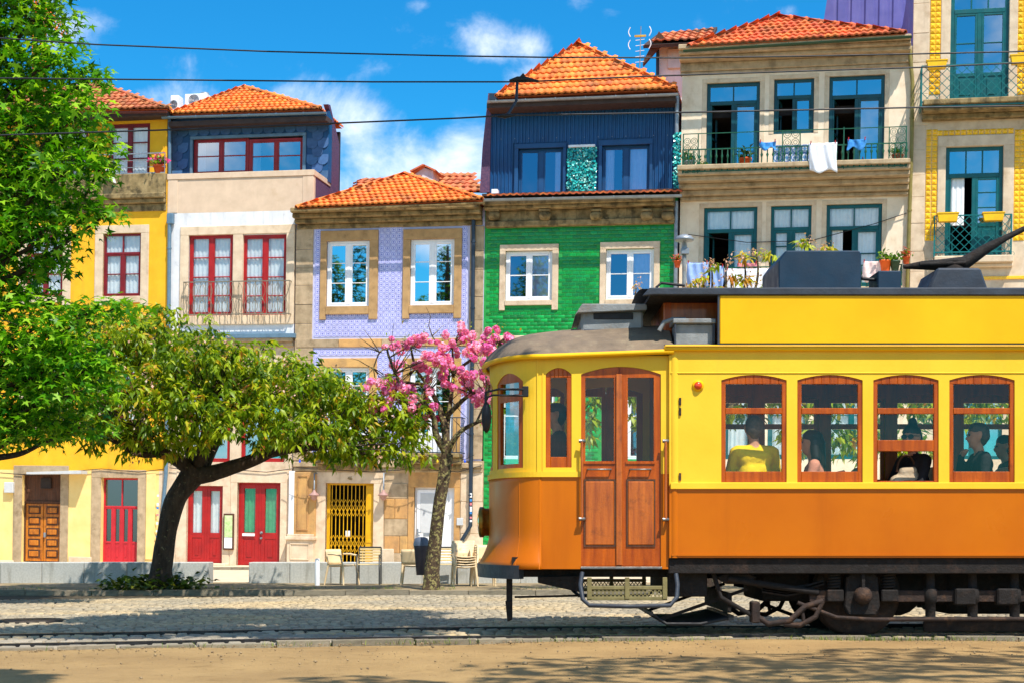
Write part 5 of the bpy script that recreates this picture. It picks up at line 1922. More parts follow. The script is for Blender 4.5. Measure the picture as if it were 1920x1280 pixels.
# ------------------------------------------------------------------ trees
def trunk_mesh(mb, path, radii, n=10, knots=.12):
    """bark tube with an uneven section"""
    pts = [Vector(p) for p in path]
    # resample smoothly
    P, R = [], []
    for i in range(len(pts) - 1):
        p0 = pts[max(i - 1, 0)]; p1 = pts[i]; p2 = pts[i + 1]; p3 = pts[min(i + 2, len(pts) - 1)]
        for k in range(5):
            t_ = k / 5
            a = p1 * 2 + (p2 - p0) * t_ + (p0 * 2 - p1 * 5 + p2 * 4 - p3) * t_ ** 2 + (-p0 + p1 * 3 - p2 * 3 + p3) * t_ ** 3
            P.append(a * .5); R.append(radii[i] * (1 - t_) + radii[i + 1] * t_)
    P.append(pts[-1]); R.append(radii[-1])
    m = len(P)
    up = None
    V = []
    ph = random.random() * 6
    for i, p in enumerate(P):
        t_ = (P[min(i + 1, m - 1)] - P[max(i - 1, 0)]).normalized()
        if up is None:
            up = Vector((0, 1, 0)) if abs(t_.y) < .9 else Vector((1, 0, 0))
        a = t_.cross(up).normalized(); b = a.cross(t_).normalized(); up = b
        for k in range(n):
            an = 2 * pi * k / n
            r = R[i] * (1 + knots * sin(an * 3 + i * .35 + ph) * .6 + knots * sin(an * 5 - i * .8) * .4 + random.uniform(-.03, .03))
            V.append(p + (a * cos(an) + b * sin(an)) * r)
    Fc = [(i * n + k, i * n + (k + 1) % n, (i + 1) * n + (k + 1) % n, (i + 1) * n + k) for i in range(m - 1) for k in range(n)]
    mb.add(V, Fc, True)


def limb_to(p, q, sag=.12, wob=.25, n=4):
    """crooked path between two points"""
    p, q = Vector(p), Vector(q)
    L = (q - p).length
    out = [p]
    for i in range(1, n):
        t_ = i / n
        out.append(p.lerp(q, t_) + Vector((random.gauss(0, wob), random.gauss(0, wob), random.gauss(0, wob * .6) + sag * L * sin(pi * t_))) * min(1, L * .25))
    out.append(q)
    return out


def lobe_points(lobes, n, shell=.55, low=-.5):
    """points through a set of ellipsoid lobes, more of them towards the outside"""
    w = np.array([l[3] * l[4] * l[5] for l in lobes]) ** .75
    w /= w.sum()
    idx = RNG.choice(len(lobes), n, p=w)
    L = np.array(lobes)[idx]
    d = RNG.normal(0, 1, (n, 3)); d /= np.linalg.norm(d, axis=1, keepdims=True)
    d[:, 2] = np.where(d[:, 2] < low, -d[:, 2] * .4, d[:, 2])
    r = shell + (1 - shell) * RNG.random(n) ** .6
    r *= 1 + .16 * np.sin(d[:, 0] * 5 + idx * 1.7) * np.sin(d[:, 2] * 6 + idx)
    out = RNG.random(n) < .08
    r = np.where(out, r * RNG.uniform(1.0, 1.22, n), r)
    return L[:, :3] + d * L[:, 3:6] * r[:, None], d, idx


# drooping lance leaf (cherry) and star leaf (liquidambar): x along the leaf
CH_V = np.array([(0, 0, 0), (.4, .17, .03), (.42, 0, .07), (.4, -.17, .03), (1, 0, -.16)])
CH_F = np.array([(0, 1, 2), (0, 2, 3), (1, 4, 2), (2, 4, 3)])
_st = [(0, 0, 0)]
for k, (an, r) in enumerate(((-2.2, .45), (-1.6, .24), (-1.15, .85), (-.62, .36), (0, 1.05), (.62, .36), (1.15, .85), (1.6, .24), (2.2, .45))):
    _st.append((cos(an) * r, sin(an) * r, -.10 * r * r + .03 * (k % 2)))
ST_V = np.array(_st)
ST_F = np.array([(0, i, i + 1) for i in range(1, 9)])
QD_V = np.array([(0, 0, 0), (.5, .32, .06), (1, 0, -.05), (.5, -.32, .06)])
QD_F = np.array([(0, 1, 2), (0, 2, 3)])


def cherry_crown(name, parent, lobes, n, size, mat, per=7, off=Vector(), shell=.5):
    P, d, idx = lobe_points(lobes, n, shell)
    C_ = np.repeat(P, per, axis=0)
    m = len(C_)
    az = RNG.uniform(0, 2 * pi, m)
    out = np.repeat(d, per, axis=0)
    D_ = np.stack([np.cos(az), np.sin(az), RNG.uniform(-1.6, -.15, m)], 1) + out * .45
    sz = RNG.uniform(.65, 1.15, m) * size
    rn = np.clip(np.repeat(RNG.random(n), per) * .75 + RNG.random(m) * .25, 0, 1)
    V, Fc, rr = scatter(CH_V, CH_F, C_ + RNG.normal(0, .03, (m, 3)) - np.array(off), frames(D_, RNG.normal(0, .5, m)), sz, rn)
    return link_mesh(name, np_mesh(name, V, Fc, mat, rr), mat, parent)


def twigs(mb, starts, targets, r0=.02, n=3):
    for (s_, q) in zip(starts, targets):
        p = limb_to(s_, q, .06, .12, n)
        mb.tube(p, [r0 * (1 - .75 * i / n) for i in range(n + 1)], 5, False)


m_bark = M('dark_bark', C(80, 64, 50), C(42, 32, 26), 9, .95, 1.0, 18, stretch=(1.6, 1.6, .5), stain=(16, .60, .68, C(134, 128, 92), .7))
m_bark2 = M('lichen_bark', C(92, 72, 52), C(44, 34, 26), 12, .95, 1.0, 24, stretch=(1.5, 1.5, .6), stain=(17, .50, .60, C(158, 148, 92), .8))
m_cherry = leafmat('cherry_leaf', [(0, C(38, 72, 8)), (.42, C(106, 138, 14)), (.8, C(180, 194, 38)), (.92, C(208, 160, 48)), (1, C(160, 88, 40))], .5, .4)
m_star = leafmat('star_leaf', [(0, C(32, 90, 8)), (.5, C(88, 154, 16)), (1, C(166, 210, 50))], .5, .42)
m_far = leafmat('garden_leaf', [(0, C(36, 84, 18)), (1, C(92, 140, 30))], .45, .45)
m_blossom = leafmat('cherry_blossom', [(0, C(220, 84, 172)), (.5, C(244, 146, 210)), (1, C(253, 214, 238))], .42, .7, .2)
m_fade = leafmat('faded_blossom', [(0, C(196, 150, 130)), (1, C(230, 190, 176))], .3, .8, .2)

# --- spreading cherry on the pavement
TD1 = 25.95
def c1(x, y, dD=0.0):
    return A(x, y, TD1 + dD)
base = Vector(((300 - CX) / FPX * TD1, TD1, PZ))
t1r = thing('cherry_tree', 'spreading leafy cherry tree with leaning dark trunk on the pavement', 'tree', tuple(base), off=tuple(base))
mb = MB()
fork = c1(372, 878)
trunk_mesh(mb, [base + Vector((0, 0, -.12)), c1(302, 1066), c1(312, 1000), c1(333, 930), fork], [.25, .18, .162, .17, .21], 14, .12)
tr = mb.build('trunk', m_bark, t1r)
lobes1 = []
for (x, y, dD, rx, rz, ry) in ((210, 660, 0, 1.2, .75, 1.5), (300, 640, .6, 1.1, .6, 1.3), (130, 720, -.2, 1.0, .75, 1.4), (260, 760, -1.0, 1.1, .8, 1.2), (380, 690, -.8, 1.0, .62, 1.2),
                               (470, 700, .2, 1.0, .6, 1.4), (560, 735, -.5, 1.0, .6, 1.3), (640, 770, -.3, .95, .62, .8), (700, 790, -.2, .85, .66, .8), (745, 845, -.4, .55, .45, .6), (690, 855, -.2, .7, .4, .6), (640, 850, -.5, .6, .36, .6), (760, 800, -.3, .5, .5, .6), (290, 840, -.7, .6, .42, .6), (215, 825, -.6, .6, .4, .6), (350, 830, -1.2, .5, .3, .4),
                               (330, 780, -1.4, 1.0, .7, .9), (450, 790, -1.3, .95, .6, .9), (560, 815, -1.0, .95, .5, .9), (600, 835, -.2, .9, .45, .7), (170, 800, -.4, .85, .5, 1.0),
                               (300, 690, .9, 1.4, .7, .8), (520, 740, .9, 1.3, .6, .8), (90, 790, .2, .7, .45, .9), (395, 740, 0, 1.0, .6, 1.4)):
    p = c1(x, y, dD)
    lobes1.append((p.x, p.y, p.z, rx, ry, rz))
def limb(mb, pts, r0, r1, n=8):
    trunk_mesh(mb, pts, [r0 + (r1 - r0) * (i / (len(pts) - 1)) ** .8 for i in range(len(pts))], n, .12)
for pts, r0, r1 in (([c1(358, 886), c1(338, 864, -.1), c1(305, 848, -.3), c1(262, 826, -.5), c1(215, 780, -.5), c1(160, 730, -.4)], .15, .04),
                    ([c1(362, 880), c1(353, 835, .3), c1(336, 750, .5), c1(300, 660, .6)], .11, .035),
                    ([fork, c1(384, 830, -.2), c1(392, 760, -.7), c1(385, 690, -.8)], .14, .035),
                    ([c1(368, 890), c1(408, 884, -.1), c1(482, 857, .0), c1(532, 836, 0), c1(600, 820, 0), c1(730, 820, .1)], .17, .035),
                    ([c1(380, 878), c1(420, 800, .5), c1(470, 740, .7), c1(520, 700, .8)], .11, .03),
                    ([c1(500, 850), c1(550, 842, -.5), c1(620, 838, -.8), c1(690, 850, -.6)], .09, .025),
                    ([c1(305, 848, -.3), c1(260, 850, -.6), c1(200, 820, -.8), c1(120, 800, -.6)], .07, .02)):
    mb = MB(); limb(mb, pts, r0, r1); mb.build('branch', m_bark, t1r)
mb = MB()
srcs, tg = [], []
ends = [c1(235, 745, -.5), c1(165, 715, -.4), c1(330, 730, .5), c1(395, 750, -.7), c1(575, 800), c1(650, 780), c1(500, 838), c1(470, 740, 1), c1(620, 838, -.8), c1(260, 800, -.9)]
Pq, dq, iq = lobe_points(lobes1, 170, .75)
for q in Pq:
    q = Vector(q)
    srcs.append(min(ends, key=lambda e: (e - q).length)); tg.append(q)
twigs(mb, srcs, tg, .022, 4)
mb.build('twigs', m_bark, t1r, kind='stuff')
cherry_crown('crown', t1r, lobes1, 4500, .172, m_cherry, 6, base, .42)
P, d, i_ = lobe_points(lobes1, 260, .6)
V, Fc, rr = scatter(QD_V, QD_F, np.repeat(P, 8, 0) + RNG.normal(0, .05, (len(P) * 8, 3)) - np.array(base), frames(RNG.normal(0, 1, (len(P) * 8, 3))), RNG.uniform(.04, .08, len(P) * 8), RNG.random(len(P) * 8))
link_mesh('faded_blossom', np_mesh('faded_blossom', V, Fc, m_fade, rr), m_fade, t1r)

# ground cover round its foot
gc = c1(290, 1095)
gp = np.stack([RNG.normal(0, .42, 900), RNG.normal(0, .28, 900), np.abs(RNG.normal(0, .09, 900))], 1)
gp = gp[(np.abs(gp[:, 0]) < .95)]
gpos = gp + np.array([(292 - CX) / FPX * 26.0, 26.05, PZ])
a = RNG.uniform(0, 6.28, len(gpos))
m_cover = leafmat('cover_leaf', [(0, C(40, 60, 14)), (.6, C(84, 104, 24)), (1, C(130, 130, 44))], .3)
V, Fc, rr = scatter(QD_V, QD_F, gpos, frames(np.stack([np.cos(a), np.sin(a), RNG.uniform(-.3, .9, len(a))], 1), RNG.normal(0, .4, len(a))), RNG.uniform(.08, .17, len(a)), RNG.random(len(a)))
o = link_mesh('ground_cover', np_mesh('ground_cover', V, Fc, m_cover, rr), m_cover)
tag(o, 'low leafy ground cover at the foot of the leaning cherry', 'ground cover', kind='stuff')

# --- pink flowering cherry
TD2 = 25.95
def c2(x, y, dD=0.0):
    return A(x, y, TD2 + dD)
base2 = Vector(((806 - CX) / FPX * TD2, TD2, PZ))
t2r = thing('flowering_cherry_tree', 'slim cherry tree in pink blossom beside the litter bin', 'tree', tuple(base2), off=tuple(base2))
mb = MB()
trunk_mesh(mb, [base2 + Vector((0, 0, -.12)), c2(810, 1070), c2(818, 1000), c2(828, 920), c2(838, 850)], [.17, .13, .112, .102, .10], 12, .12)
mb.build('trunk', m_bark2, t2r)
F2 = c2(838, 850)
BR = [([F2, c2(818, 815, -.1), c2(812, 780, -.2), c2(790, 750, -.3), c2(762, 738, -.3), c2(740, 700, -.3)], .075, .018),
      ([F2, c2(834, 800, .1), c2(822, 760, .2), c2(800, 720, .3), c2(780, 690, .3), c2(770, 650, .2)], .075, .016),
      ([F2, c2(838, 800, .2), c2(845, 750, .3), c2(850, 700, .4), c2(848, 650, .4)], .07, .016),
      ([F2, c2(850, 825, -.1), c2(868, 805, -.2), c2(893, 792, -.3), c2(925, 778, -.4)], .06, .02),
      ([c2(838, 780, .2), c2(862, 755, .1), c2(885, 738, 0), c2(920, 730, -.1), c2(950, 722, -.1)], .05, .016),
      ([c2(850, 700, .4), c2(875, 680, .3), c2(905, 660, .3), c2(935, 640, .2)], .035, .012),
      ([c2(800, 720, .3), c2(750, 712, 0), c2(730, 670, -.1), c2(725, 655, -.1), c2(712, 660, -.1), c2(700, 690, -.1)], .03, .01),
      ([c2(850, 700, .4), c2(830, 660, .5), c2(810, 630, .5)], .03, .01),
      ([c2(893, 792, -.3), c2(905, 765, -.3), c2(915, 745, -.4)], .025, .01)]
for pts, r0, r1 in BR:
    mb = MB(); limb(mb, pts, r0, r1, 7); mb.build('branch', m_bark2, t2r)
lob2 = []
for (x, y, rx, rz) in ((775, 640, .28, .12), (800, 690, .36, .22), (830, 670, .34, .3), (855, 640, .3, .2), (885, 660, .34, .22), (915, 645, .3, .22), (935, 625, .2, .16), (760, 700, .3, .2), (745, 740, .25, .18),
                       (770, 735, .25, .18), (725, 715, .24, .14), (815, 730, .3, .2), (850, 705, .3, .2), (880, 715, .3, .2), (905, 690, .3, .2), (920, 735, .3, .18), (890, 745, .26, .14), (700, 725, .2, .12), (770, 785, .16, .14), (738, 650, .2, .1),
                       (870, 620, .2, .1), (955, 640, .16, .1), (800, 765, .2, .16), (905, 790, .2, .08), (720, 770, .2, .12), (950, 700, .2, .16), (945, 670, .25, .2)):
    p = c2(x, y, random.uniform(-.5, .5))
    lob2.append((p.x, p.y, p.z, rx, .45, rz))
Pc, dc, ic = lobe_points([(l[0], l[1], l[2], l[3] * 1.3, l[4], l[5] * 1.45) for l in lob2], 255, .0, -1)
mb = MB()
be = [Vector(p) for b_ in BR for p in b_[0][2:]]
st, tg = [], []
for q in list(Pc) + [Vector(p) + Vector((random.gauss(0, .35), random.gauss(0, .3), random.gauss(0.1, .3))) for p in be * 2]:
    q = Vector(q); st.append(min(be, key=lambda e: (e - q).length)); tg.append(q)
twigs(mb, st, tg, .011, 3)
mb.build('twigs', m_bark2, t2r, kind='stuff')
# each blossom ball is a cluster of ruffled petals
per = 46
n = len(Pc)
dd_ = RNG.normal(0, 1, (n * per, 3)); dd_ /= np.linalg.norm(dd_, axis=1, keepdims=True)
rad = np.repeat(RNG.uniform(.035, .085, n), per)
pp = np.repeat(Pc, per, 0) + dd_ * (rad * RNG.uniform(.7, 1, n * per))[:, None]
rn = np.clip(np.repeat(RNG.random(n), per) * .5 + RNG.random(n * per) * .5, 0, 1)
PT_V = np.array([(-.5, -.5, 0), (.5, -.55, .12), (.55, .5, -.1), (-.5, .5, .14)])
PT_F = np.array([(0, 1, 2), (0, 2, 3)])
V, Fc, rr = scatter(PT_V, PT_F, pp - np.array(base2), frames(np.cross(dd_, RNG.normal(0, 1, (n * per, 3))) + dd_ * .4, None, dd_), RNG.uniform(.03, .05, n * per), rn)
o = link_mesh('crown', np_mesh('crown', V, Fc, m_blossom, rr), m_blossom, t2r)
o['label'] = 'clusters of pink double blossom'
nl = 420
q = Pc[RNG.integers(0, n, nl)] + RNG.normal(0, .12, (nl, 3))
V, Fc, rr = scatter(CH_V, CH_F, q - np.array(base2), frames(RNG.normal(0, 1, (nl, 3))), RNG.uniform(.05, .10, nl), RNG.uniform(.5, 1, nl))
link_mesh('young_leaves', np_mesh('young_leaves', V, Fc, m_cherry, rr), m_cherry, t2r)

# --- cherry behind the tram
TD3 = 25.5
def c3(x, y, dD=0.0):
    return A(x, y, TD3 + dD)
base3 = Vector(((1330 - CX) / FPX * TD3, TD3, PZ))
t3r = thing('cherry_tree', 'young cherry tree mostly hidden behind the yellow tram', 'tree', tuple(base3), off=tuple(base3))
mb = MB(); trunk_mesh(mb, [base3 - Vector((0, 0, .1)), c3(1325, 950), c3(1320, 820)], [.22, .17, .15], 12)
mb.build('trunk', m_bark, t3r)
L3 = []
TOP = ((1200, 575), (1193, 540), (1212, 600), (1335, 500), (1360, 490), (1395, 485), (1418, 475), (1440, 478), (1445, 520), (1370, 520), (1400, 525), (1320, 525), (1295, 530), (1505, 455), (1340, 545), (1425, 545), (1550, 470))
for (x, y) in TOP:
    mb = MB(); limb(mb, [c3(1320, 820), c3((1320 + x) / 2, 690, random.uniform(-.3, .3)), c3(x, y + 60, 0), c3(x, y)], .06, .008, 6); mb.build('branch', m_bark2, t3r)
for (x, y, rx, rz) in ((1120, 740, .8, .7), (1210, 720, .8, .9), (1310, 700, .8, .8), (1400, 690, .8, .8), (1500, 720, .9, .8), (1600, 740, .9, .7), (1700, 760, .8, .5), (1790, 750, .8, .6), (1880, 770, .9, .5), (1560, 830, .8, .4), (1680, 840, .8, .4), (1060, 800, .7, .5), (1450, 770, .9, .5), (1250, 800, .8, .4)):
    p = c3(x, y, random.uniform(-.4, .4)); L3.append((p.x, p.y, p.z, rx, 1.0, rz))
cherry_crown('crown', t3r, L3, 1400, .2, m_cherry, 6, base3, .4)
L3b = []
for (x, y) in TOP:
    p = c3(x, y); L3b.append((p.x, p.y, p.z, .13, .13, .08))
m_cherry2 = leafmat('young_cherry_leaf', [(0, C(120, 150, 20)), (.5, C(176, 186, 40)), (.75, C(196, 160, 50)), (1, C(190, 110, 44))], .45, .45)
cherry_crown('top_shoots', t3r, L3b, 52, .17, m_cherry2, 6, base3, .0)['kind'] = 'stuff'
P, d, i_ = lobe_points(L3b, 60, .3)
V, Fc, rr = scatter(QD_V, QD_F, np.repeat(P, 8, 0) + RNG.normal(0, .06, (len(P) * 8, 3)) - np.array(base3), frames(RNG.normal(0, 1, (len(P) * 8, 3))), RNG.uniform(.04, .07, len(P) * 8), RNG.random(len(P) * 8))
link_mesh('blossom', np_mesh('blossom', V, Fc, m_fade, rr), m_fade, t3r)

# --- tall liquidambar at the edge of the view
TD4 = 22.0
def c4(x, y, dD=0.0):
    return A(x, y, TD4 + dD)
base4 = Vector(((-70 - CX) / FPX * TD4, TD4, 0))
base4.z = 0
t4r = thing('sweetgum_tree', 'tall bright green star-leaved tree at the edge of the street', 'tree', tuple(base4), off=tuple(base4))
mb = MB()
trunk_mesh(mb, [base4 - Vector((0, 0, .1)), c4(-66, 900), c4(-60, 640), c4(-40, 400), c4(-20, 150), c4(-10, -150), c4(0, -420)], [.34, .27, .23, .19, .15, .10, .03], 12)
mb.build('trunk', m_bark, t4r)
lob4 = []
spec = []
for (x, y, dD, rx, rz, ry) in ((60, 40, 0, .75, .5, .8), (100, 120, -.3, .55, .45, .7), (30, 150, .2, .9, .5, .9), (150, 215, -.2, .58, .42, .7), (60, 240, 0, .9, .5, .9), (178, 285, 0, .5, .4, .6), (120, 330, -.4, .6, .45, .8),
                               (30, 350, .2, .9, .6, 1.0), (185, 320, .1, .35, .25, .4), (90, 420, -.2, .75, .5, .8), (30, 470, 0, .9, .5, .9), (205, 400, -.1, .35, .14, .4), (150, 395, 0, .4, .25, .5), (100, 500, .1, .3, .24, .5),
                               (20, 560, 0, .8, .4, .8), (60, 620, -.5, .95, .55, .8), (165, 590, -.3, .8, .26, .6), (225, 575, -.2, .5, .18, .4), (110, 660, -.6, .85, .45, .7), (40, 730, -.3, .9, .5, .8), (130, 740, -.6, .65, .4, .6), (60, 810, -.2, .8, .35, .7),
                               (-20, 800, 0, .8, .4, .8), (165, 690, -.5, .5, .3, .5),
                               (170, 150, 0, .34, .26, .4), (70, 180, .3, .9, .6, .7), (80, 300, .3, 1.0, .7, .7), (50, 410, .3, .9, .6, .7), (30, 20, .3, .9, .6, .7), (10, 660, .2, .9, .5, .8), (120, 700, -.4, .9, .5, .6), (30, 790, -.1, .95, .45, .8), (150, 800, -.2, .6, .3, .5), (-60, 100, 0, 1.2, .9, 1.2), (-80, 300, 0, 1.3, 1.0, 1.3), (-80, 500, 0, 1.3, 1.0, 1.3), (-80, 700, 0, 1.2, .8, 1.2), (-40, -80, 0, 1.3, 1.0, 1.3), (60, -60, 0, .8, .5, .8), (-30, -260, 0, 1.1, 1.0, 1.1), (-10, -420, 0, .7, .9, .7)):
    p = c4(x, y, dD); lob4.append((p.x, p.y, p.z, rx, ry, rz)); spec.append((x, y, p))
for (x, y, p) in spec:
    s0 = c4(-55 + (900 - y) * .05, min(y + 70 + abs(x) * .35, 860))
    mb = MB(); limb(mb, limb_to(s0, p, -.04, .25, 3), .06, .012, 6); mb.build('branch', m_bark, t4r)
n = 18500
P, d, i_ = lobe_points(lob4, n, .25, -.8)
keepm = (P[:, 0] / P[:, 1] > -.40)
P, d = P[keepm], d[keepm]; n = len(P)
az = RNG.uniform(0, 6.28, n)
D_ = np.stack([np.cos(az), np.sin(az), RNG.uniform(-1.1, .1, n)], 1) + d * .5 + np.array([0, -.25, 0])
rn = np.clip(RNG.random(n), 0, 1)
V, Fc, rr = scatter(ST_V, ST_F, P - np.array(base4), frames(D_, RNG.normal(0, .5, n)), RNG.uniform(.075, .155, n), rn)
link_mesh('crown', np_mesh('crown', V, Fc, m_star, rr), m_star, t4r)
mb = MB()
q = P[RNG.integers(0, n, 160)]
stt = [min([s_[2] for s_ in spec], key=lambda e: (e - Vector(v)).length) for v in q]
twigs(mb, stt, [Vector(v) for v in q], .012, 3)
mb.build('twigs', m_bark, t4r, kind='stuff')

# --- garden trees on the camera's side of the street: their shade falls on road, tram and sand
def garden_tree(label, x, y, h, lobes, n, size, seed=0):
    b_ = Vector((x, y, 0))
    r_ = thing('garden_tree', label, 'tree', tuple(b_), group='garden trees behind the camera', off=tuple(b_))
    mb = MB(); top = Vector((x + .4, y + .5, h))
    trunk_mesh(mb, [b_ - Vector((0, 0, .1)), Vector((x + .1, y, h * .3)), Vector((x + .2, y + .2, h * .65)), top], [.38, .3, .22, .06], 10)
    mb.build('trunk', m_bark, r_)
    for l in lobes:
        mb = MB(); limb(mb, limb_to(Vector((x + .2, y + .2, min(h * .65, max(3.5, l[2] - 1.2)))), Vector(l[:3]), .06, .4, 3), .09, .02, 6); mb.build('branch', m_bark, r_)
    P, d, i_ = lobe_points(lobes, n, .3, -1)
    az = RNG.uniform(0, 6.28, n)
    V, Fc, rr = scatter(ST_V, ST_F, P - np.array(b_), frames(np.stack([np.cos(az), np.sin(az), RNG.uniform(-.9, .2, n)], 1)), RNG.uniform(.8, 1.2, n) * size, RNG.random(n))
    link_mesh('crown', np_mesh('crown', V, Fc, m_far, rr), m_far, r_)


garden_tree('tall garden tree shading the tram track beyond the frame', 8.5, 7.0, 10.5,
            [(6.2, 7.6, 8.6, 2.2, 1.6, 1.1), (3.6, 7.4, 8.2, 1.6, 1.3, .9), (1.6, 6.2, 8.4, .9, .7, .6), (9.4, 8.0, 8.8, 1.8, 1.5, 1.0)], 1000, .2)
garden_tree('tall garden tree shading the cobbled road beyond the frame', -7.6, 9.5, 12.0,
            [(.9, 10.8, 9.8, 1.2, 1.2, .6), (1.1, 12.6, 9.9, 1.2, 1.2, .6), (.8, 14.4, 10.0, 1.3, 1.2, .6), (-1.2, 11.0, 9.8, 1.4, 1.3, .7), (-1.0, 13.0, 9.9, 1.4, 1.2, .7), (-.6, 14.8, 10.0, 1.2, 1.0, .6), (-1.6, 6.4, 8.6, .9, .7, .6)], 7200, .21)
garden_tree('tall garden tree mirrored in the first lilac house window', -25.4, 5, 17.5,
            [(-26.3, 5, 12.5, 1.3, 1.3, 2.0), (-24.6, 5, 13.5, 1.2, 1.2, 2.4), (-26.2, 5, 15.2, .7, .9, 1.6), (-24.5, 5, 16.6, .7, .8, 1.6), (-25.4, 5, 8, 2.2, 2.2, 3.0)], 3200, .3)
garden_tree('tall garden tree mirrored in the second lilac house window', -19.4, 5, 16.5,
            [(-18.9, 5, 13.2, 1.2, 1.2, 2.0), (-19.3, 5, 15.6, .6, .7, 1.3), (-20.6, 5, 12.6, .8, .9, 1.5), (-19.6, 5, 8, 2.2, 2.2, 3.0)], 2800, .3)

# ------------------------------------------------------------------ tram
m_ty = M('tram_yellow', C(238, 182, 14), C(228, 168, 8), 1.2, .45, .06, 30, spec=.2, coat=.0, stain=(3, .6, .85, C(196, 146, 30), .35), streak=(4, .58, .8, C(190, 140, 30), .3))
m_tl = M('tram_lemon', C(238, 194, 52), C(228, 180, 40), 1.2, .45, .06, 30, spec=.2, stain=(3, .58, .82, C(200, 160, 60), .4), streak=(4, .56, .8, C(190, 150, 60), .35))
m_to = M('tram_orange', C(194, 104, 0), C(182, 92, 0), .9, .36, .12, 1.6, spec=.22, coat=.0, stain=(1.2, .5, .8, C(172, 84, 0), .5), streak=(2.2, .5, .8, C(150, 72, 4), .4))
m_tw = M('tram_mahogany', C(184, 86, 4), C(136, 54, 4), 3, .38, .15, 50, stretch=(7, 7, .7), spec=.3, coat=.08, stain=(5, .55, .8, C(84, 32, 10), .5))
m_tw2 = M('tram_teak_panel', C(190, 98, 20), C(144, 64, 12), 3, .36, .15, 50, stretch=(7, 7, .6), coat=.3, stain=(6, .52, .75, C(84, 40, 14), .6))
m_roofc = M('tram_canvas_roof', C(128, 110, 90), C(94, 82, 70), 4, .8, .4, 30, stain=(5, .5, .75, C(150, 136, 110), .5))
m_rgrey = M('tram_roof_grey', C(140, 144, 146), C(108, 112, 114), 4, .6, .3, 40, stain=(5, .5, .72, C(122, 100, 76), .6))
m_rdark = M('tram_roof_edge', C(52, 60, 72), C(38, 42, 52), 4, .55, .2, 30)
m_under = M('tram_underframe', C(28, 22, 20), C(17, 14, 13), 8, .85, .5, 50, stain=(8, .5, .7, C(60, 42, 32), .6))
m_rust = M('tram_rusty_iron', C(54, 38, 31), C(34, 25, 22), 10, .8, .5, 60, stain=(8, .5, .7, C(104, 72, 48), .5))
m_steel = M('worn_steel', C(150, 148, 146), C(110, 104, 100), 10, .4, .2, 60, metal=.8)
m_bump = M('tram_bumper', C(60, 64, 70), C(44, 46, 52), 5, .5, .2, 40)
m_brass = M('brass', C(168, 128, 54), C(120, 92, 40), 8, .35, .2, 60, metal=.9)
m_cream2 = M('step_cream', C(132, 122, 78), C(104, 92, 56), 8, .6, .2, 50)
m_leather = M('red_leather', C(122, 22, 18), C(90, 14, 12), 6, .4, .2, 40)
m_ceil = M('tram_ceiling', C(74, 54, 38), C(56, 40, 28), 3, .6)
m_lampo = M('amber_lens', C(226, 70, 10), C(190, 50, 6), 9, .25, coat=.6)
m_rbox = M('blue_roof_box', C(20, 48, 70), C(14, 36, 56), 3, .45, .1, 40)
m_black = M('matt_black', C(30, 30, 34), C(20, 20, 24), 6, .6)
g_tram = glass('tram_glass', (.97, .98, .96, 1), .02, fres=.25)
TD = 14.60
TFAR = 16.78
TS = FPX / TD
def tx(x, D_=TD): return (x - CX) / FPX * D_
def tz(y, D_=TD): return EYE + (HY - y) / FPX * D_

X0 = tx(1255)                    # body front end
WP = .7200                       # window pitch
WX0 = tx(1352.5)                 # first window left edge
WW = tx(1475) - tx(1352.5)
NW = 8
X1 = WX0 + NW * WP + (WX0 - X0) - (WP - WW)
XM = (X0 + X1) / 2
tram = thing('tram', 'vintage yellow and orange tram with wooden windows crossing the street', 'tram', (XM, (TD + TFAR) / 2, 0), off=(XM, (TD + TFAR) / 2, 0))
PLAT = []      # parts of the front platform, mirrored at the rear end

ZB, ZBELT, ZWT, ZEAVE = tz(1045), tz(909), tz(698), tz(651)
wz0, wz1, warch = tz(903), tz(712), tz(702)


def arch(u0, u1, zs, zc):
    """segmental arch height over [u0,u1]"""
    return lambda u: zs + (zc - zs) * max(0.0, 1 - ((2 * u - u0 - u1) / (u1 - u0)) ** 2)


def flat(D0, sgn=1):
    return lambda u, z, d: (u, D0 + d * sgn, z)


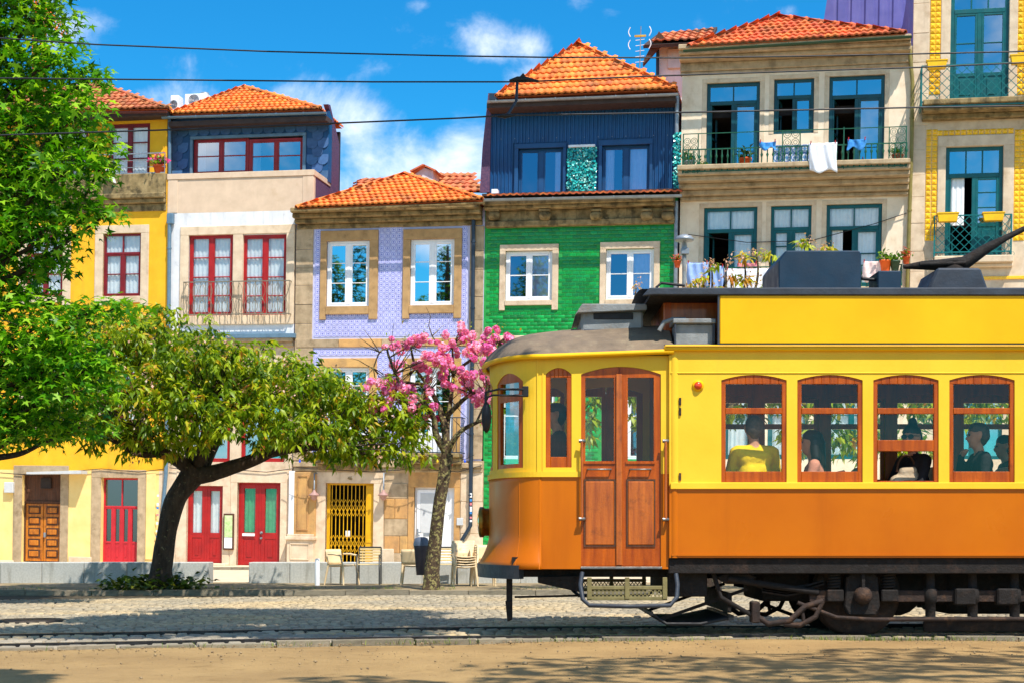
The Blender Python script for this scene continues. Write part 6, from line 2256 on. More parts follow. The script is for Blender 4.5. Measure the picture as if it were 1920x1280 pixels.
for (D0, sgn) in ((TD, 1), (TFAR, -1)):
    ops = []
    us = {X0, X1}
    for k in range(NW):
        a = WX0 + k * WP
        ops.append((a, a + WW, wz0, arch(a, a + WW, wz1, warch)))
        us |= {a + WW * i / 10 for i in range(11)}
    mb = strip_wall(MB(), sorted(us), ZBELT, ZEAVE, ops, flat(D0, sgn), 0, .07)
    mb.build('window_wall', m_tl, tram)
    if sgn == -1:
        strip_wall(MB(), sorted(us), 1.2, ZEAVE - .04, ops, flat(D0, sgn), .075, .09).build('inner_lining', m_tw, tram)
    mb = MB().box(X0, X1, D0, D0 + .05 * sgn, ZB, ZBELT - .002)
    mb.build('side_panel', m_to, tram)
    mb = MB().box(X0 + .01, X1 - .01, D0 - .022 * sgn, D0 - .001 * sgn, tz(916), tz(904))
    mb.box(X0 + .01, X1 - .01, D0 - .008 * sgn, D0 - .001 * sgn, tz(699.5), tz(697))
    mb.build('belt_moulding', m_tl, tram, .006)
    mb = MB().box(X0 + .02, X1 - .02, D0 - .012 * sgn, D0 - .001 * sgn, tz(1041), tz(1038))
    mb.build('skirt_moulding', m_to, tram)
    for k in range(NW):
        a, b = WX0 + k * WP, WX0 + k * WP + WW
        fr = MB()
        t_ = .042
        dA, dB = .012, .055
        fm = flat(D0, sgn)
        open_w = (k == 2 and sgn == 1)
        # stiles, arched head, middle and bottom rail
        def bx(u0, u1, z0, z1, d0=dA, d1=dB):
            fr.hexa([fm(u0, z0, d0), fm(u1, z0, d0), fm(u1, z0, d1), fm(u0, z0, d1), fm(u0, z1, d0), fm(u1, z1, d0), fm(u1, z1, d1), fm(u0, z1, d1)])
        ar = arch(a, b, wz1, warch)
        bx(a, a + t_, wz0, wz1 - .035); bx(b - t_, b, wz0, wz1 - .035)
        n = 8
        for i in range(n):
            u0, u1 = a + (b - a) * i / n, a + (b - a) * (i + 1) / n
            fr.hexa([fm(u0, wz1 - .035, dA), fm(u1, wz1 - .035, dA), fm(u1, wz1 - .035, dB), fm(u0, wz1 - .035, dB), fm(u0, ar(u0), dA), fm(u1, ar(u1), dA), fm(u1, ar(u1), dB), fm(u0, ar(u0), dB)])
        zm0, zm1 = tz(775), tz(764)
        bx(a + t_, b - t_, zm0, zm1, dA - .006, dB)
        if open_w:
            bx(a + t_, b - t_, tz(845), tz(824), dA - .002, dB)
            bx(a + t_, b - t_, wz0, wz0 + .012)
            lowz = tz(824)
        else:
            bx(a + t_, b - t_, wz0, tz(883))
            lowz = tz(883)
        w = fr.build('window', m_tw, tram, .004)
        P = MB()
        q = [fm(a + t_, zm1, .03), fm(b - t_, zm1, .03), fm(b - t_, wz1 - .035, .03), fm(a + t_, wz1 - .035, .03)]
        P.add(q, [(0, 1, 2, 3)]); P.build('pane', g_tram, w)
        P = MB()
        q = [fm(a + t_, lowz, .036), fm(b - t_, lowz, .036), fm(b - t_, zm0, .036), fm(a + t_, zm0, .036)]
        P.add(q, [(0, 1, 2, 3)]); P.build('pane', g_tram, w)
    # corner posts
    for xx, s2 in ((X0, 1), (X1, -1)):
        MB().lathe([(.052, ZBELT), (.052, ZEAVE)], (xx + s2 * .05, D0 + .04 * sgn, 0), 16).build('corner_post', m_tl, tram)
        MB().lathe([(.05, ZB), (.05, ZBELT)], (xx + s2 * .05, D0 + .04 * sgn, 0), 16).build('corner_post', m_to, tram)
# end bulkheads
for xx in (X0, X1):
    s2 = 1 if xx == X0 else -1
    mb = MB().box(xx + .02 * s2, xx + .06 * s2, TD + .06, TD + .72, .75, ZEAVE).box(xx + .02 * s2, xx + .06 * s2, TFAR - .72, TFAR - .06, .75, ZEAVE).box(xx + .02 * s2, xx + .06 * s2, TD + .72, TFAR - .72, 2.6, ZEAVE)
    mb.build('bulkhead', m_tw, tram)
    mb2 = MB()
# floor, ceiling
MB().box(tx(960), 2 * XM - tx(960), TD + .06, TFAR - .06, .70, .78).build('floor', m_under, tram)
mb = MB().box(X0, X1, TD + .05, TFAR - .05, ZEAVE - .03, ZEAVE)
mb.build('ceiling', m_ceil, tram)
# seats
for k in range(9):
    xs_ = WX0 + .2 + k * .72
    for (d0, d1) in ((TD + .14, TD + .88), (TFAR - .88, TFAR - .14)):
        st = MB().box(xs_ + .02, xs_ + .40, d0, d1, 1.08, 1.19).build('seat', m_leather, tram, .03)
        MB().hexa([(xs_ + .42, d0, 1.14), (xs_ + .50, d0, 1.14), (xs_ + .50, d1, 1.14), (xs_ + .42, d1, 1.14), (xs_ + .50, d0, 1.66), (xs_ + .56, d0, 1.66), (xs_ + .56, d1, 1.66), (xs_ + .50, d1, 1.66)]).build('backrest', m_leather, st, .03)
        MB().box(xs_ + .08, xs_ + .34, d0 + .1, d1 - .1, .78, 1.08).build('pedestal', m_under, st)
# roof: side slopes, clerestory and upper roof
zr = tz(651)
zc0, zc1, zc2 = tz(648), tz(553), tz(541)
def roof_side(u, v):
    X = X0 - .04 + (X1 - X0 + .08) * u
    dd_ = -.06 + (TFAR - TD + .12) * v
    return (X, TD + dd_, zr + .005 + .16 * (1 - (2 * v - 1) ** 2))
MB().grid(roof_side, 2, 16).build('lower_roof', m_roofc, tram)
MB().box(X0 - .05, X1 + .05, TD - .045, TD + .02, tz(658), tz(647)).build('eave_moulding', m_ty, tram, .012)
MB().box(X0 - .05, X1 + .05, TFAR - .02, TFAR + .045, tz(658), tz(647)).build('eave_moulding', m_ty, tram, .012)
CD0, CD1 = TD + .42, TFAR - .42
cx0 = tx(1244, CD0)
mb = MB().box(cx0, 2 * XM - cx0, CD0, CD1, zr + .06, tz(553))
mb.build('clerestory', m_tw2, tram)
for k in range(14):
    xx = cx0 + .02 + k * (2 * (XM - cx0) - .1) / 13
    MB().box(xx, xx + .055, CD0 - .02, CD0 - .001, zr + .08, tz(556)).build('clerestory_post', m_tw, tram)
ux0 = tx(1207)
def uproof(u, v):
    X = ux0 + (2 * (XM - ux0)) * u
    return (X, TD - .03 + (TFAR - TD + .06) * v, zc2 - .01 + .10 * (1 - (2 * v - 1) ** 2))
mb = MB().grid(uproof, 2, 16)
mb.build('upper_roof', m_rdark, tram)
mb = MB().prism([(ux0 - .02, zc1 - .02), (ux0 + .05, zc2), (2 * XM - ux0 - .05, zc2), (2 * XM - ux0 + .02, zc1 - .02), (2 * XM - ux0 - .1, zc1 - .02), (ux0 + .1, zc1 - .01)], TD - .05, TD - .0)
mb.build('roof_edge', m_rdark, tram, .01)
mb = MB().prism([(ux0 - .02, zc1 - .02), (ux0 + .05, zc2), (2 * XM - ux0 - .05, zc2), (2 * XM - ux0 + .02, zc1 - .02), (2 * XM - ux0 - .1, zc1 - .02), (ux0 + .1, zc1 - .01)], TFAR, TFAR + .05)
mb.build('roof_edge', m_rdark, tram, .01)
MB().box(ux0 + .06, 2 * XM - ux0 - .06, TD + .01, TFAR - .01, zc1 - .015, zc1 + .015).build('upper_roof_ceiling', m_under, tram)
# blank advertising board along the roof
bx0 = tx(1348.5)
for (D0, s2) in ((TD, 1), (TFAR, -1)):
    bd = MB().box(bx0, 2 * XM - bx0, D0 - .03 * s2, D0 + .02 * s2, tz(645), tz(555))
    bo = bd.build('roof_board', m_ty, tram, .008)
    mb = MB()
    for (a, b, c, e) in ((bx0 - .018, bx0 - .001, tz(647), tz(553)), (bx0, 2 * XM - bx0, tz(647.5), tz(645.4))):
        mb.box(a, b, D0 - .036 * s2, D0 + .02 * s2, c, e)
    mb.build('board_frame', m_rdark, bo)
# resistor box and hoop at the front of the clerestory
mb = MB().box(tx(1268), tx(1343), TD + .1, TD + .5, tz(650), tz(605)); rb = mb.build('resistor_box', m_rgrey, tram, .01)
mb = MB().box(tx(1263), tx(1344), TD + .05, TD + .55, tz(605), tz(596)); mb.build('box_lid', m_rgrey, rb, .008)
mb = MB().box(tx(1266), tx(1269), TD + .06, TD + .1, tz(648), tz(606)).box(tx(1338), tx(1342), TD + .06, TD + .1, tz(640), tz(606)); mb.build('box_frame', m_rdark, rb)
mb = MB().tube([(tx(1238), TD + .1, tz(618)), (tx(1247), TD + .1, tz(602)), (tx(1262), TD + .1, tz(597)), (tx(1286), TD + .1, tz(597)), (tx(1292), TD + .1, tz(602))], .022, 8); mb.build('hoop', m_rgrey, rb)
# roof boxes and trolley
DR = TD + .55
def rbox(x0, y0, x1, y1, d0, d1, mat, name, bev=.02):
    return MB().box(tx(x0, d0), tx(x1, d0), d0, d1, tz(y1, d0), tz(y0, d0)).build(name, mat, tram, bev)
z_top = zc2 + .05
x0_, x1_ = tx(1460, DR), tx(1615, DR)
hb_ = tz(470, DR)
MB().prism([(x0_, z_top - .05), (x1_, z_top - .05), (x1_, hb_ - .03), (x1_ - .02, hb_), (x0_ + .07, hb_), (x0_, hb_ - .1)], DR, DR + 1.0).build('roof_equipment_box', m_rbox, tram, .012)
MB().box(tx(1646, DR), tx(1690, DR), DR, DR + .4, z_top - .05, tz(508, DR)).build('roof_junction_box', m_rbox, tram, .01)
mb = MB().tube([(x1_ - .05, DR + .1, tz(505, DR)), (tx(1622, DR), DR + .1, tz(520, DR)), (tx(1646, DR), DR + .1, tz(522, DR))], .018, 6); mb.build('roof_cable', m_black, tram)
mb = MB()
for k in range(5):
    mb.box(ux0 + .25, 2 * XM - ux0 - .25, DR + .02 + k * .1, DR + .07 + k * .1, z_top + .0, z_top + .03)
mb.build('roof_walkway', m_rdark, tram, kind=None)
TB = (TD + TFAR) / 2 - .2
def tb(x, y): return (tx(x, TB), TB, tz(y, TB))
mb = MB().prism([(tb(1722, 0)[0], z_top), (tb(1838, 0)[0], z_top), (tb(1822, 0)[0], tb(0, 512)[2]), (tb(1742, 0)[0], tb(0, 512)[2])], TB - .3, TB + .3)
tbase = mb.build('trolley_base', m_rdark, tram, .02)
MB().lathe([(.14, tb(0, 514)[2]), (.12, tb(0, 506)[2]), (.09, tb(0, 498)[2]), (.10, tb(0, 492)[2])], (tb(1786, 0)[0], TB, 0), 14).build('swivel', m_under, tbase)
mb = MB().tube([tb(1694, 501), tb(1730, 498), tb(1770, 497), tb(1808, 494), tb(1852, 465), tb(1885, 447), tb(1935, 422), tb(2120, 330)], [.02, .045, .06, .07, .05, .032, .024, .018], 8)
mb.build('trolley_pole', m_under, tbase)
for dy in (-.08, .08):
    mb = MB().tube([(tb(1720, 499)[0], TB + dy, tb(0, 499)[2]), (tb(1806, 494)[0], TB + dy, tb(0, 496)[2])], .022, 6); mb.build('spring', m_under, tbase)
mb = MB().tube([(tx(1284, TD + .2), TD + .2, tz(536, TD + .2)), (tx(1240, TD + .2), TD + .2, tz(531, TD + .2)), (tx(1230, TD + .2), TD + .2, tz(540, TD + .2))], .014, 6); mb.build('roof_hook', m_black, tram)
# amber lamp on the side
lx, lz = tx(1308.5), tz(722.5)
mb = MB().lathe([(.055, 0), (.055, -.012), (.04, -.02)], (lx, TD, lz), 18, 'y'); lm = mb.build('marker_lamp', m_ty, tram)
MB().lathe([(.04, -.012), (.036, -.03), (.02, -.042), (.001, -.045)], (lx, TD, lz), 18, 'y').build('lens', m_lampo, lm)
mb = MB()
for yy in (752, 771, 893):
    mb.box(tx(1273), tx(1277), TD - .015, TD - .001, tz(yy + 7), tz(yy - 7))
mb.build('hinges', m_rust, tram)
MB().box(X0 - .005, X1 + .005, TD + .03, TFAR - .03, tz(1075), tz(1045) - .001).build('sole_beam', m_under, tram, .01)

# ---- front platform (all meshes collected so that the rear end gets the same)
PD = TD + .045
XC = tx(1015); YC = (TD + TFAR) / 2; BY = YC - PD; AX = XC - tx(918, YC)
def P_(mb, name, mat, par=None, bevel=0.0, **kw):
    o = mb.build(name, mat, par or tram, bevel, **kw)
    if par is None:
        PLAT.append(o)
    return o
def nose(th, z, d, ax=AX, by=BY):
    """rounded end: th 0 at the near side, pi at the far side"""
    return (XC - (ax - d) * sin(th), YC - (by - d) * cos(th), z)
def flare(z):
    """the dash swells out towards its foot"""
    t_ = max(0.0, min(1.0, (tz(1005) - z) / (tz(1005) - tz(1062))))
    return .115 * t_ ** 1.6
zpb, zbelt, zpe = tz(1066), tz(887), tz(663)
zsw = tz(875); zsa = tz(712); zsc = tz(694)
R_ = radians
fw_ops = [(R_(20), R_(57), zsw, arch(R_(20), R_(57), zsa, zsc)), (R_(68), R_(112), zsw, arch(R_(68), R_(112), zsa, zsc)), (R_(123), R_(160), zsw, arch(R_(123), R_(160), zsa, zsc))]
ths = sorted({R_(k * 4) for k in range(46)} | {o[0] for o in fw_ops} | {o[1] for o in fw_ops})
mb = strip_wall(MB(), ths, zbelt, zpe, fw_ops, lambda u, z, d: nose(u, z, d), 0, .05)
P_(mb, 'front_wall', m_tl)
zz_l = [zpb + (zbelt - zpb) * i / 12 for i in range(13)]
def dash(u, v):
    z = zpb + (zbelt - zpb) * v
    return nose(pi * u, z, -flare(z))
mb = MB().grid(dash, 60, 14)
P_(mb, 'dash_panel', m_to, solid=.012)
mb = MB()
for j in range(len(ths) - 1):
    a, b = ths[j], ths[j + 1]
    mb.hexa([nose(a, tz(893), -.02), nose(b, tz(893), -.02), nose(b, tz(893), .01), nose(a, tz(893), .01), nose(a, tz(883), -.02), nose(b, tz(883), -.02), nose(b, tz(883), .01), nose(a, tz(883), .01)])
P_(mb, 'belt_moulding', m_tl)
# seams on the dash
for th_d in (24, 2):
    mb = MB().tube([nose(R_(th_d), z, -flare(z) - .004) for z in zz_l], .006, 5); P_(mb, 'dash_strip', m_to)
for (t0, t1, zs_, zc_, zw_) in fw_ops and ((fw_ops[0][0], fw_ops[0][1], 0, 0, 0), (fw_ops[1][0], fw_ops[1][1], 0, 0, 0), (fw_ops[2][0], fw_ops[2][1], 0, 0, 0)):
    mb = MB()
    n = 8
    ar = arch(t0, t1, zsa, zsc)
    st = (t1 - t0) * .14
    def cb(a, b, z0, z1):
        m_ = max(1, int((b - a) / R_(5)))
        for i in range(m_):
            p, q = a + (b - a) * i / m_, a + (b - a) * (i + 1) / m_
            f0 = z0 if callable(z0) else (lambda u, v=z0: v)
            f1 = z1 if callable(z1) else (lambda u, v=z1: v)
            mb.hexa([nose(p, f0(p), .008), nose(q, f0(q), .008), nose(q, f0(q), .045), nose(p, f0(p), .045), nose(p, f1(p), .008), nose(q, f1(q), .008), nose(q, f1(q), .045), nose(p, f1(p), .045)])
    cb(t0, t0 + st, zsw, ar); cb(t1 - st, t1, zsw, ar)
    cb(t0 + st, t1 - st, zsw, zsw + .04); cb(t0 + st, t1 - st, tz(748), tz(735)); cb(t0 + st, t1 - st, zsa - .0, ar)
    w = P_(mb, 'front_window', m_tw)
    pm = MB()
    for i in range(6):
        p, q = t0 + (t1 - t0) * i / 6, t0 + (t1 - t0) * (i + 1) / 6
        pm.add([nose(p, zsw, .026), nose(q, zsw, .026), nose(q, zsa, .026), nose(p, zsa, .026)], [(0, 1, 2, 3)], True)
    pm.build('pane', g_tram, w)
# flat sides of the platform with narrow window and folding doors
for (D0, s2) in ((PD, 1), (2 * YC - PD, -1)):
    fm = flat(D0, s2)
    nwx0, nwx1 = tx(1023.5), tx(1072); dx0, dx1 = tx(1090), tx(1240)
    zdb, zds, zdc = tz(1061), tz(700), tz(686)
    ops = [(nwx0, nwx1, zsw, arch(nwx0, nwx1, tz(700), tz(688))), (dx0, dx1, zdb, arch(dx0, dx1, zds, zdc))]
    us = sorted({XC, X0} | {nwx0 + (nwx1 - nwx0) * i / 8 for i in range(9)} | {dx0 + (dx1 - dx0) * i / 14 for i in range(15)})
    P_(strip_wall(MB(), us, zbelt, zpe, ops, fm, 0, .05), 'platform_wall', m_tl)
    P_(strip_wall(MB(), us, zpb, zbelt - .001, [(dx0, dx1, zdb, zbelt + 1)], fm, -.001, .05), 'platform_side_panel', m_to)
    mb = MB(); a, b = XC, dx0 - .005
    mb.hexa([fm(a, tz(893), -.02), fm(b, tz(893), -.02), fm(b, tz(893), .0), fm(a, tz(893), .0), fm(a, tz(883), -.02), fm(b, tz(883), -.02), fm(b, tz(883), .0), fm(a, tz(883), .0)])
    P_(mb, 'belt_moulding', m_tl)
    mb = MB()
    for xx in (tx(1007), tx(1017)):
        mb.hexa([fm(xx, zbelt, -.008), fm(xx + .012, zbelt, -.008), fm(xx + .012, zbelt, .0), fm(xx, zbelt, .0), fm(xx, zpe, -.008), fm(xx + .012, zpe, -.008), fm(xx + .012, zpe, .0), fm(xx, zpe, .0)])
    P_(mb, 'wall_beading', m_tl)
    # narrow window
    mb = MB()
    def hx(u0, u1, z0, z1, d0=.008, d1=.045, m=None):
        (m or mb).hexa([fm(u0, z0, d0), fm(u1, z0, d0), fm(u1, z0, d1), fm(u0, z0, d1), fm(u0, z1, d0), fm(u1, z1, d0), fm(u1, z1, d1), fm(u0, z1, d1)])
    t_ = .045
    hx(nwx0, nwx0 + t_, zsw, tz(706)); hx(nwx1 - t_, nwx1, zsw, tz(706)); hx(nwx0 + t_, nwx1 - t_, zsw, zsw + .1)
    ar = arch(nwx0, nwx1, tz(700), tz(688))
    for i in range(6):
        u0, u1 = nwx0 + (nwx1 - nwx0) * i / 6, nwx0 + (nwx1 - nwx0) * (i + 1) / 6
        mb.hexa([fm(u0, tz(706), .008), fm(u1, tz(706), .008), fm(u1, tz(706), .045), fm(u0, tz(706), .045), fm(u0, ar(u0), .008), fm(u1, ar(u1), .008), fm(u1, ar(u1), .045), fm(u0, ar(u0), .045)])
    w = P_(mb, 'side_window', m_tw, None, .004)
    MB().add([fm(nwx0 + t_, zsw + .1, .026), fm(nwx1 - t_, zsw + .1, .026), fm(nwx1 - t_, tz(706), .026), fm(nwx0 + t_, tz(706), .026)], [(0, 1, 2, 3)]).build('pane', g_tram, w)
    # doors: two leaves
    xm_ = (tx(1151) + tx(1172)) / 2
    ar = arch(dx0, dx1, zds, zdc)
    for (a, b, pa, pb, ha) in ((dx0, xm_ - .002, tx(1098), tx(1152), 0), (xm_ + .002, dx1, tx(1178), tx(1227), 1)):
        mb = MB()
        us = [a, pa, (pa + pb) / 2, pb, b]
        ztop = lambda u: ar(u) - .002
        gz0, gz1 = tz(863), tz(706)
        strip_wall(mb, sorted(us + [a + (pa - a) / 2, pb + (b - pb) / 2]), zdb + .005, ztop, [(pa, pb, gz0, gz1)], fm, .012, .05)
        lf = P_(mb, 'door', m_tw)
        MB().add([fm(pa, gz0, .03), fm(pb, gz0, .03), fm(pb, gz1, .03), fm(pa, gz1, .03)], [(0, 1, 2, 3)]).build('pane', g_tram, lf)
        mb = MB(); hx(pa, pb, tz(1021), tz(901), -.004, .0115, mb)
        mb.build('door_panel', m_tw2, lf, .012)
        mb = MB()
        for q in ((pa - .014, pb + .014, tz(1024), tz(1021)), (pa - .014, pb + .014, tz(901), tz(897)), (pa - .014, pa, tz(1021), tz(901)), (pb, pb + .014, tz(1021), tz(901))):
            hx(q[0], q[1], q[2], q[3], .002, .0118, mb)
        mb.build('panel_moulding', m_darkwood, lf)
        mb = MB(); hx(pa - .02, pb + .01, tz(868), tz(864), .0, .0118, mb)
        mb.build('glass_bead', m_tw, lf)
        mb = MB().tube([fm(pa + .02, tz(879), .011), fm(pa + .02, tz(879), -.03), fm(pb - .03, tz(879), -.03), fm(pb - .03, tz(879), .011)], .009, 6)
        mb.build('door_handle', m_steel, lf)
    mb = MB(); hx(xm_ - .03, xm_ + .03, zdb + .01, tz(700), -.012, .011, mb)
    P_(mb, 'door_meeting_stile', m_tw2, None, .006)
    # handrails
    for (xx, ya, yb) in ((tx(1091), 826, 972), (tx(1248), 826, 973)):
        mb = MB().tube([fm(xx, tz(ya), -.06), fm(xx, tz(yb), -.06)], .014, 8); hr = P_(mb, 'handrail', m_tw2)
        mb = MB()
        for yy in (ya, yb):
            mb.tube([fm(xx - .03, tz(yy), -.06), fm(xx + .02, tz(yy), -.06), fm(xx + .02, tz(yy), .0)], .018, 8)
        mb.build('rail_socket', m_steel, hr)
    mb = MB(); hx(dx0 - .005, dx1 + .01, tz(1066), tz(1061.5), -.03, .05, mb); P_(mb, 'door_sill', m_steel, None, .004)
    # folding step
    mb = MB()
    sx0, sx1 = tx(1100), tx(1250)
    zt_, zb_ = tz(1097), tz(1117)
    for q in ((sx0, sx1, tz(1104), tz(1097)), (sx0, sx1, tz(1124), tz(1117))):
        hx(q[0], q[1], q[2], q[3], -.10, -.085, mb)
    for fx in (.03, .5, .97):
        xx = sx0 + (sx1 - sx0) * fx
        hx(xx - .022, xx + .022, tz(1122), tz(1081), -.112, -.101, mb)
    stp = P_(mb, 'step', m_cream2, None, .004)
    mb = MB()
    n = 20
    for i in range(n):
        u0, u1 = sx0 + (sx1 - sx0) * i / n, sx0 + (sx1 - sx0) * (i + 1) / n
        mb.bar(fm(u0, tz(1117), -.092), fm(u1, tz(1104), -.092), .008); mb.bar(fm(u0, tz(1104), -.092), fm(u1, tz(1117), -.092), .008)
    mb.build('step_mesh', m_cream2, stp)
    mb = MB().tube([fm(tx(1092), tz(1072), -.02), fm(tx(1088), tz(1095), -.06), fm(tx(1092), tz(1122), -.1), fm(tx(1104), tz(1133), -.14), fm(tx(1180), tz(1135), -.15), fm(tx(1255), tz(1133), -.14), fm(tx(1268), tz(1118), -.1), fm(tx(1270), tz(1095), -.06), fm(tx(1268), tz(1075), -.02)], .022, 8)
    mb.build('step_bar', m_rdark, stp)
# bonnet roof
zedge = lambda X: tz(664) + (tz(655) - tz(664)) * max(0, min(1, (X - XC) / (X0 - XC)))
def bonnet(u, v):
    """u from nose to bulkhead, v across"""
    if u < .45:
        t_ = u / .45
        X = XC - (AX + .06) + (AX + .06) * (1 - cos(t_ * pi / 2))
        hw = (BY + .06) * sin(t_ * pi / 2)
    else:
        t_ = (u - .45) / .55
        X = XC + (X0 + .04 - XC) * t_
        hw = BY + .06
    c = 2 * v - 1
    s_ = (X - (XC - AX - .06)) / (X0 - XC + AX + .06)
    crown = .04 + .31 * (1 - math.exp(-max(0, X - (XC - AX - .06)) / .24))
    return (X, YC + c * hw, zedge(X) - .045 + (.045 if 1 else 0) + crown * (1 - abs(c) ** 2.3) * (1 if u > .02 else .3))
P_(MB().grid(bonnet, 28, 18), 'bonnet_roof', m_roofc)
mb = MB()
pts = [bonnet(i / 28, 0) for i in range(1, 29)]
mb.tube([(p[0], p[1] - .0, p[2] - .02) for p in pts], .026, 6)
pts = [bonnet(i / 28, 1) for i in range(1, 29)]
mb2 = MB().tube([(p[0], p[1] + .0, p[2] - .02) for p in pts], .026, 6)
P_(mb, 'roof_moulding', m_ty); P_(mb2, 'roof_moulding', m_ty)
mb = MB().grid(lambda u, v: (bonnet(u, v)[0] * .98 + .01, bonnet(u, v)[1], zpe - .01), 14, 10); P_(mb, 'platform_ceiling', m_ceil)
# roof ventilator with slotted side
vx0, vx1 = tx(1090, YC - .5), tx(1206, YC - .5)
zv0, zv1 = tz(622, YC - .5), tz(583, YC - .5)
vn = MB().box(vx0, vx1, YC - .5, YC + .5, zv0 - .05, zv1); vn = P_(vn, 'roof_ventilator', m_rgrey, None, .02)
xa, xb = tx(1080, YC - .55), tx(1213, YC - .55)
MB().prism([(xa - .01, zv1 - .05), (xa + .02, zv1 - .03), (xb, zv1), (xb, zv1 + .06), (xa + .06, zv1 + .06)], YC - .56, YC + .56).build('ventilator_cap', m_rgrey, vn, .01)
MB().box(vx0 + .12, vx1 - .1, YC - .508, YC - .4, zv1 - .085, zv1 - .02).build('ventilator_slot', m_black, vn, .004)
MB().box(vx0 + .02, vx1 + .03, YC - .53, YC + .53, zv0 - .06, zv0 + .02).build('ventilator_base', m_rdark, vn, .01)
# bumper, headlamp, coupler, mirror
mb = MB()
for j in range(len(ths) - 1):
    a, b = ths[j], ths[j + 1]
    if a < R_(20) or b > R_(160): continue
    q0, q1 = zpb - .095, zpb + .035
    mb.hexa([nose(a, q0, -.12), nose(b, q0, -.12), nose(b, q0, .02), nose(a, q0, .02), nose(a, q1, -.128), nose(b, q1, -.128), nose(b, q1, .02), nose(a, q1, .02)])
P_(mb, 'bumper', m_bump)
xh = XC - AX
zh = tz(978, YC)
mb = MB().lathe([(.14, .02), (.14, -.05), (.155, -.06), (.155, -.10), (.13, -.11), (.001, -.10)], (xh, YC, zh), 24, 'x')
hl = P_(mb, 'headlamp', m_brass)
MB().lathe([(.12, -.112), (.08, -.125), (.001, -.13)], (xh, YC, zh), 24, 'x').build('lens', glass('lamp_glass', (.9, .9, .85, 1), .3), hl)
xm_ = tx(955)
mb = MB().box(xm_ - .03, xm_ + .03, PD + .25, PD + .31, tz(1140), tz(1084))
mb.hexa([(xm_ - .02, PD + .25, tz(1168)), (xm_ + .03, PD + .25, tz(1164)), (xm_ + .03, PD + .31, tz(1164)), (xm_ - .02, PD + .31, tz(1168)), (xm_ - .04, PD + .24, tz(1128)), (xm_ + .03, PD + .24, tz(1128)), (xm_ + .03, PD + .32, tz(1128)), (xm_ - .04, PD + .32, tz(1128))])
P_(mb, 'lifeguard_hanger', m_under, None, .006)
mb = MB().tube([(tx(965), PD + .28, tz(1121)), (tx(1095), PD + .28, tz(1118))], .012, 6); P_(mb, 'lifeguard_rod', m_under)
mb = MB().box(tx(940), X0, PD + .2, 2 * YC - PD - .2, tz(1082), tz(1067)).prism([(tx(1010), tz(1082)), (tx(1010), tz(1093)), (tx(1095), tz(1112)), (tx(1095), tz(1080))], PD + .12, PD + .5)
P_(mb, 'platform_frame', m_under)
MB().box(tx(1255), tx(1330), TD + .15, TFAR - .15, tz(1119), tz(1070)).build('equipment_case', m_under, tram, .01)
# mirror on its arm
xa = tx(986, PD)
mb = MB().tube([(xa, PD - .03, tz(729)), (tx(935), PD - .16, tz(731)), (tx(911), PD - .2, tz(738)), (tx(911), PD - .2, tz(765))], .012, 6)
mb.tube([(xa, PD - .03, tz(741)), (tx(925), PD - .16, tz(742)), (tx(912), PD - .2, tz(748))], .010, 6)
mr = MB().box(tx(979), tx(991), PD - .05, PD + .0, tz(743), tz(723)).build('mirror_bracket', m_black, tram, .006)
mb.build('mirror_arm', m_black, mr)
MB().lathe([(.001, -.055), (.055, -.05), (.075, 0), (.055, .05), (.001, .055)], (0, 0, 0), 18, 'y').build('mirror', m_black, mr)
mo = [c for c in mr.children if c.name.startswith('mirror') and 'arm' not in c.name][0]
# ellipsoid head placed at the arm's end
mo.data.transform(Matrix.Translation(Vector(OFF[tram.name])))
mo.data.transform(Matrix.Diagonal((.62, .6, 1.95, 1)))
mo.location = Vector((tx(912, PD - .2), PD - .2, tz(784))) - OFF[tram.name]

# rear platform: the same end, turned round
for o in PLAT:
    c = o.copy(); COL.objects.link(c); c.parent = tram; c.scale = (-1, 1, 1)
    for ch in o.children:
        g = ch.copy(); COL.objects.link(g); g.parent = c

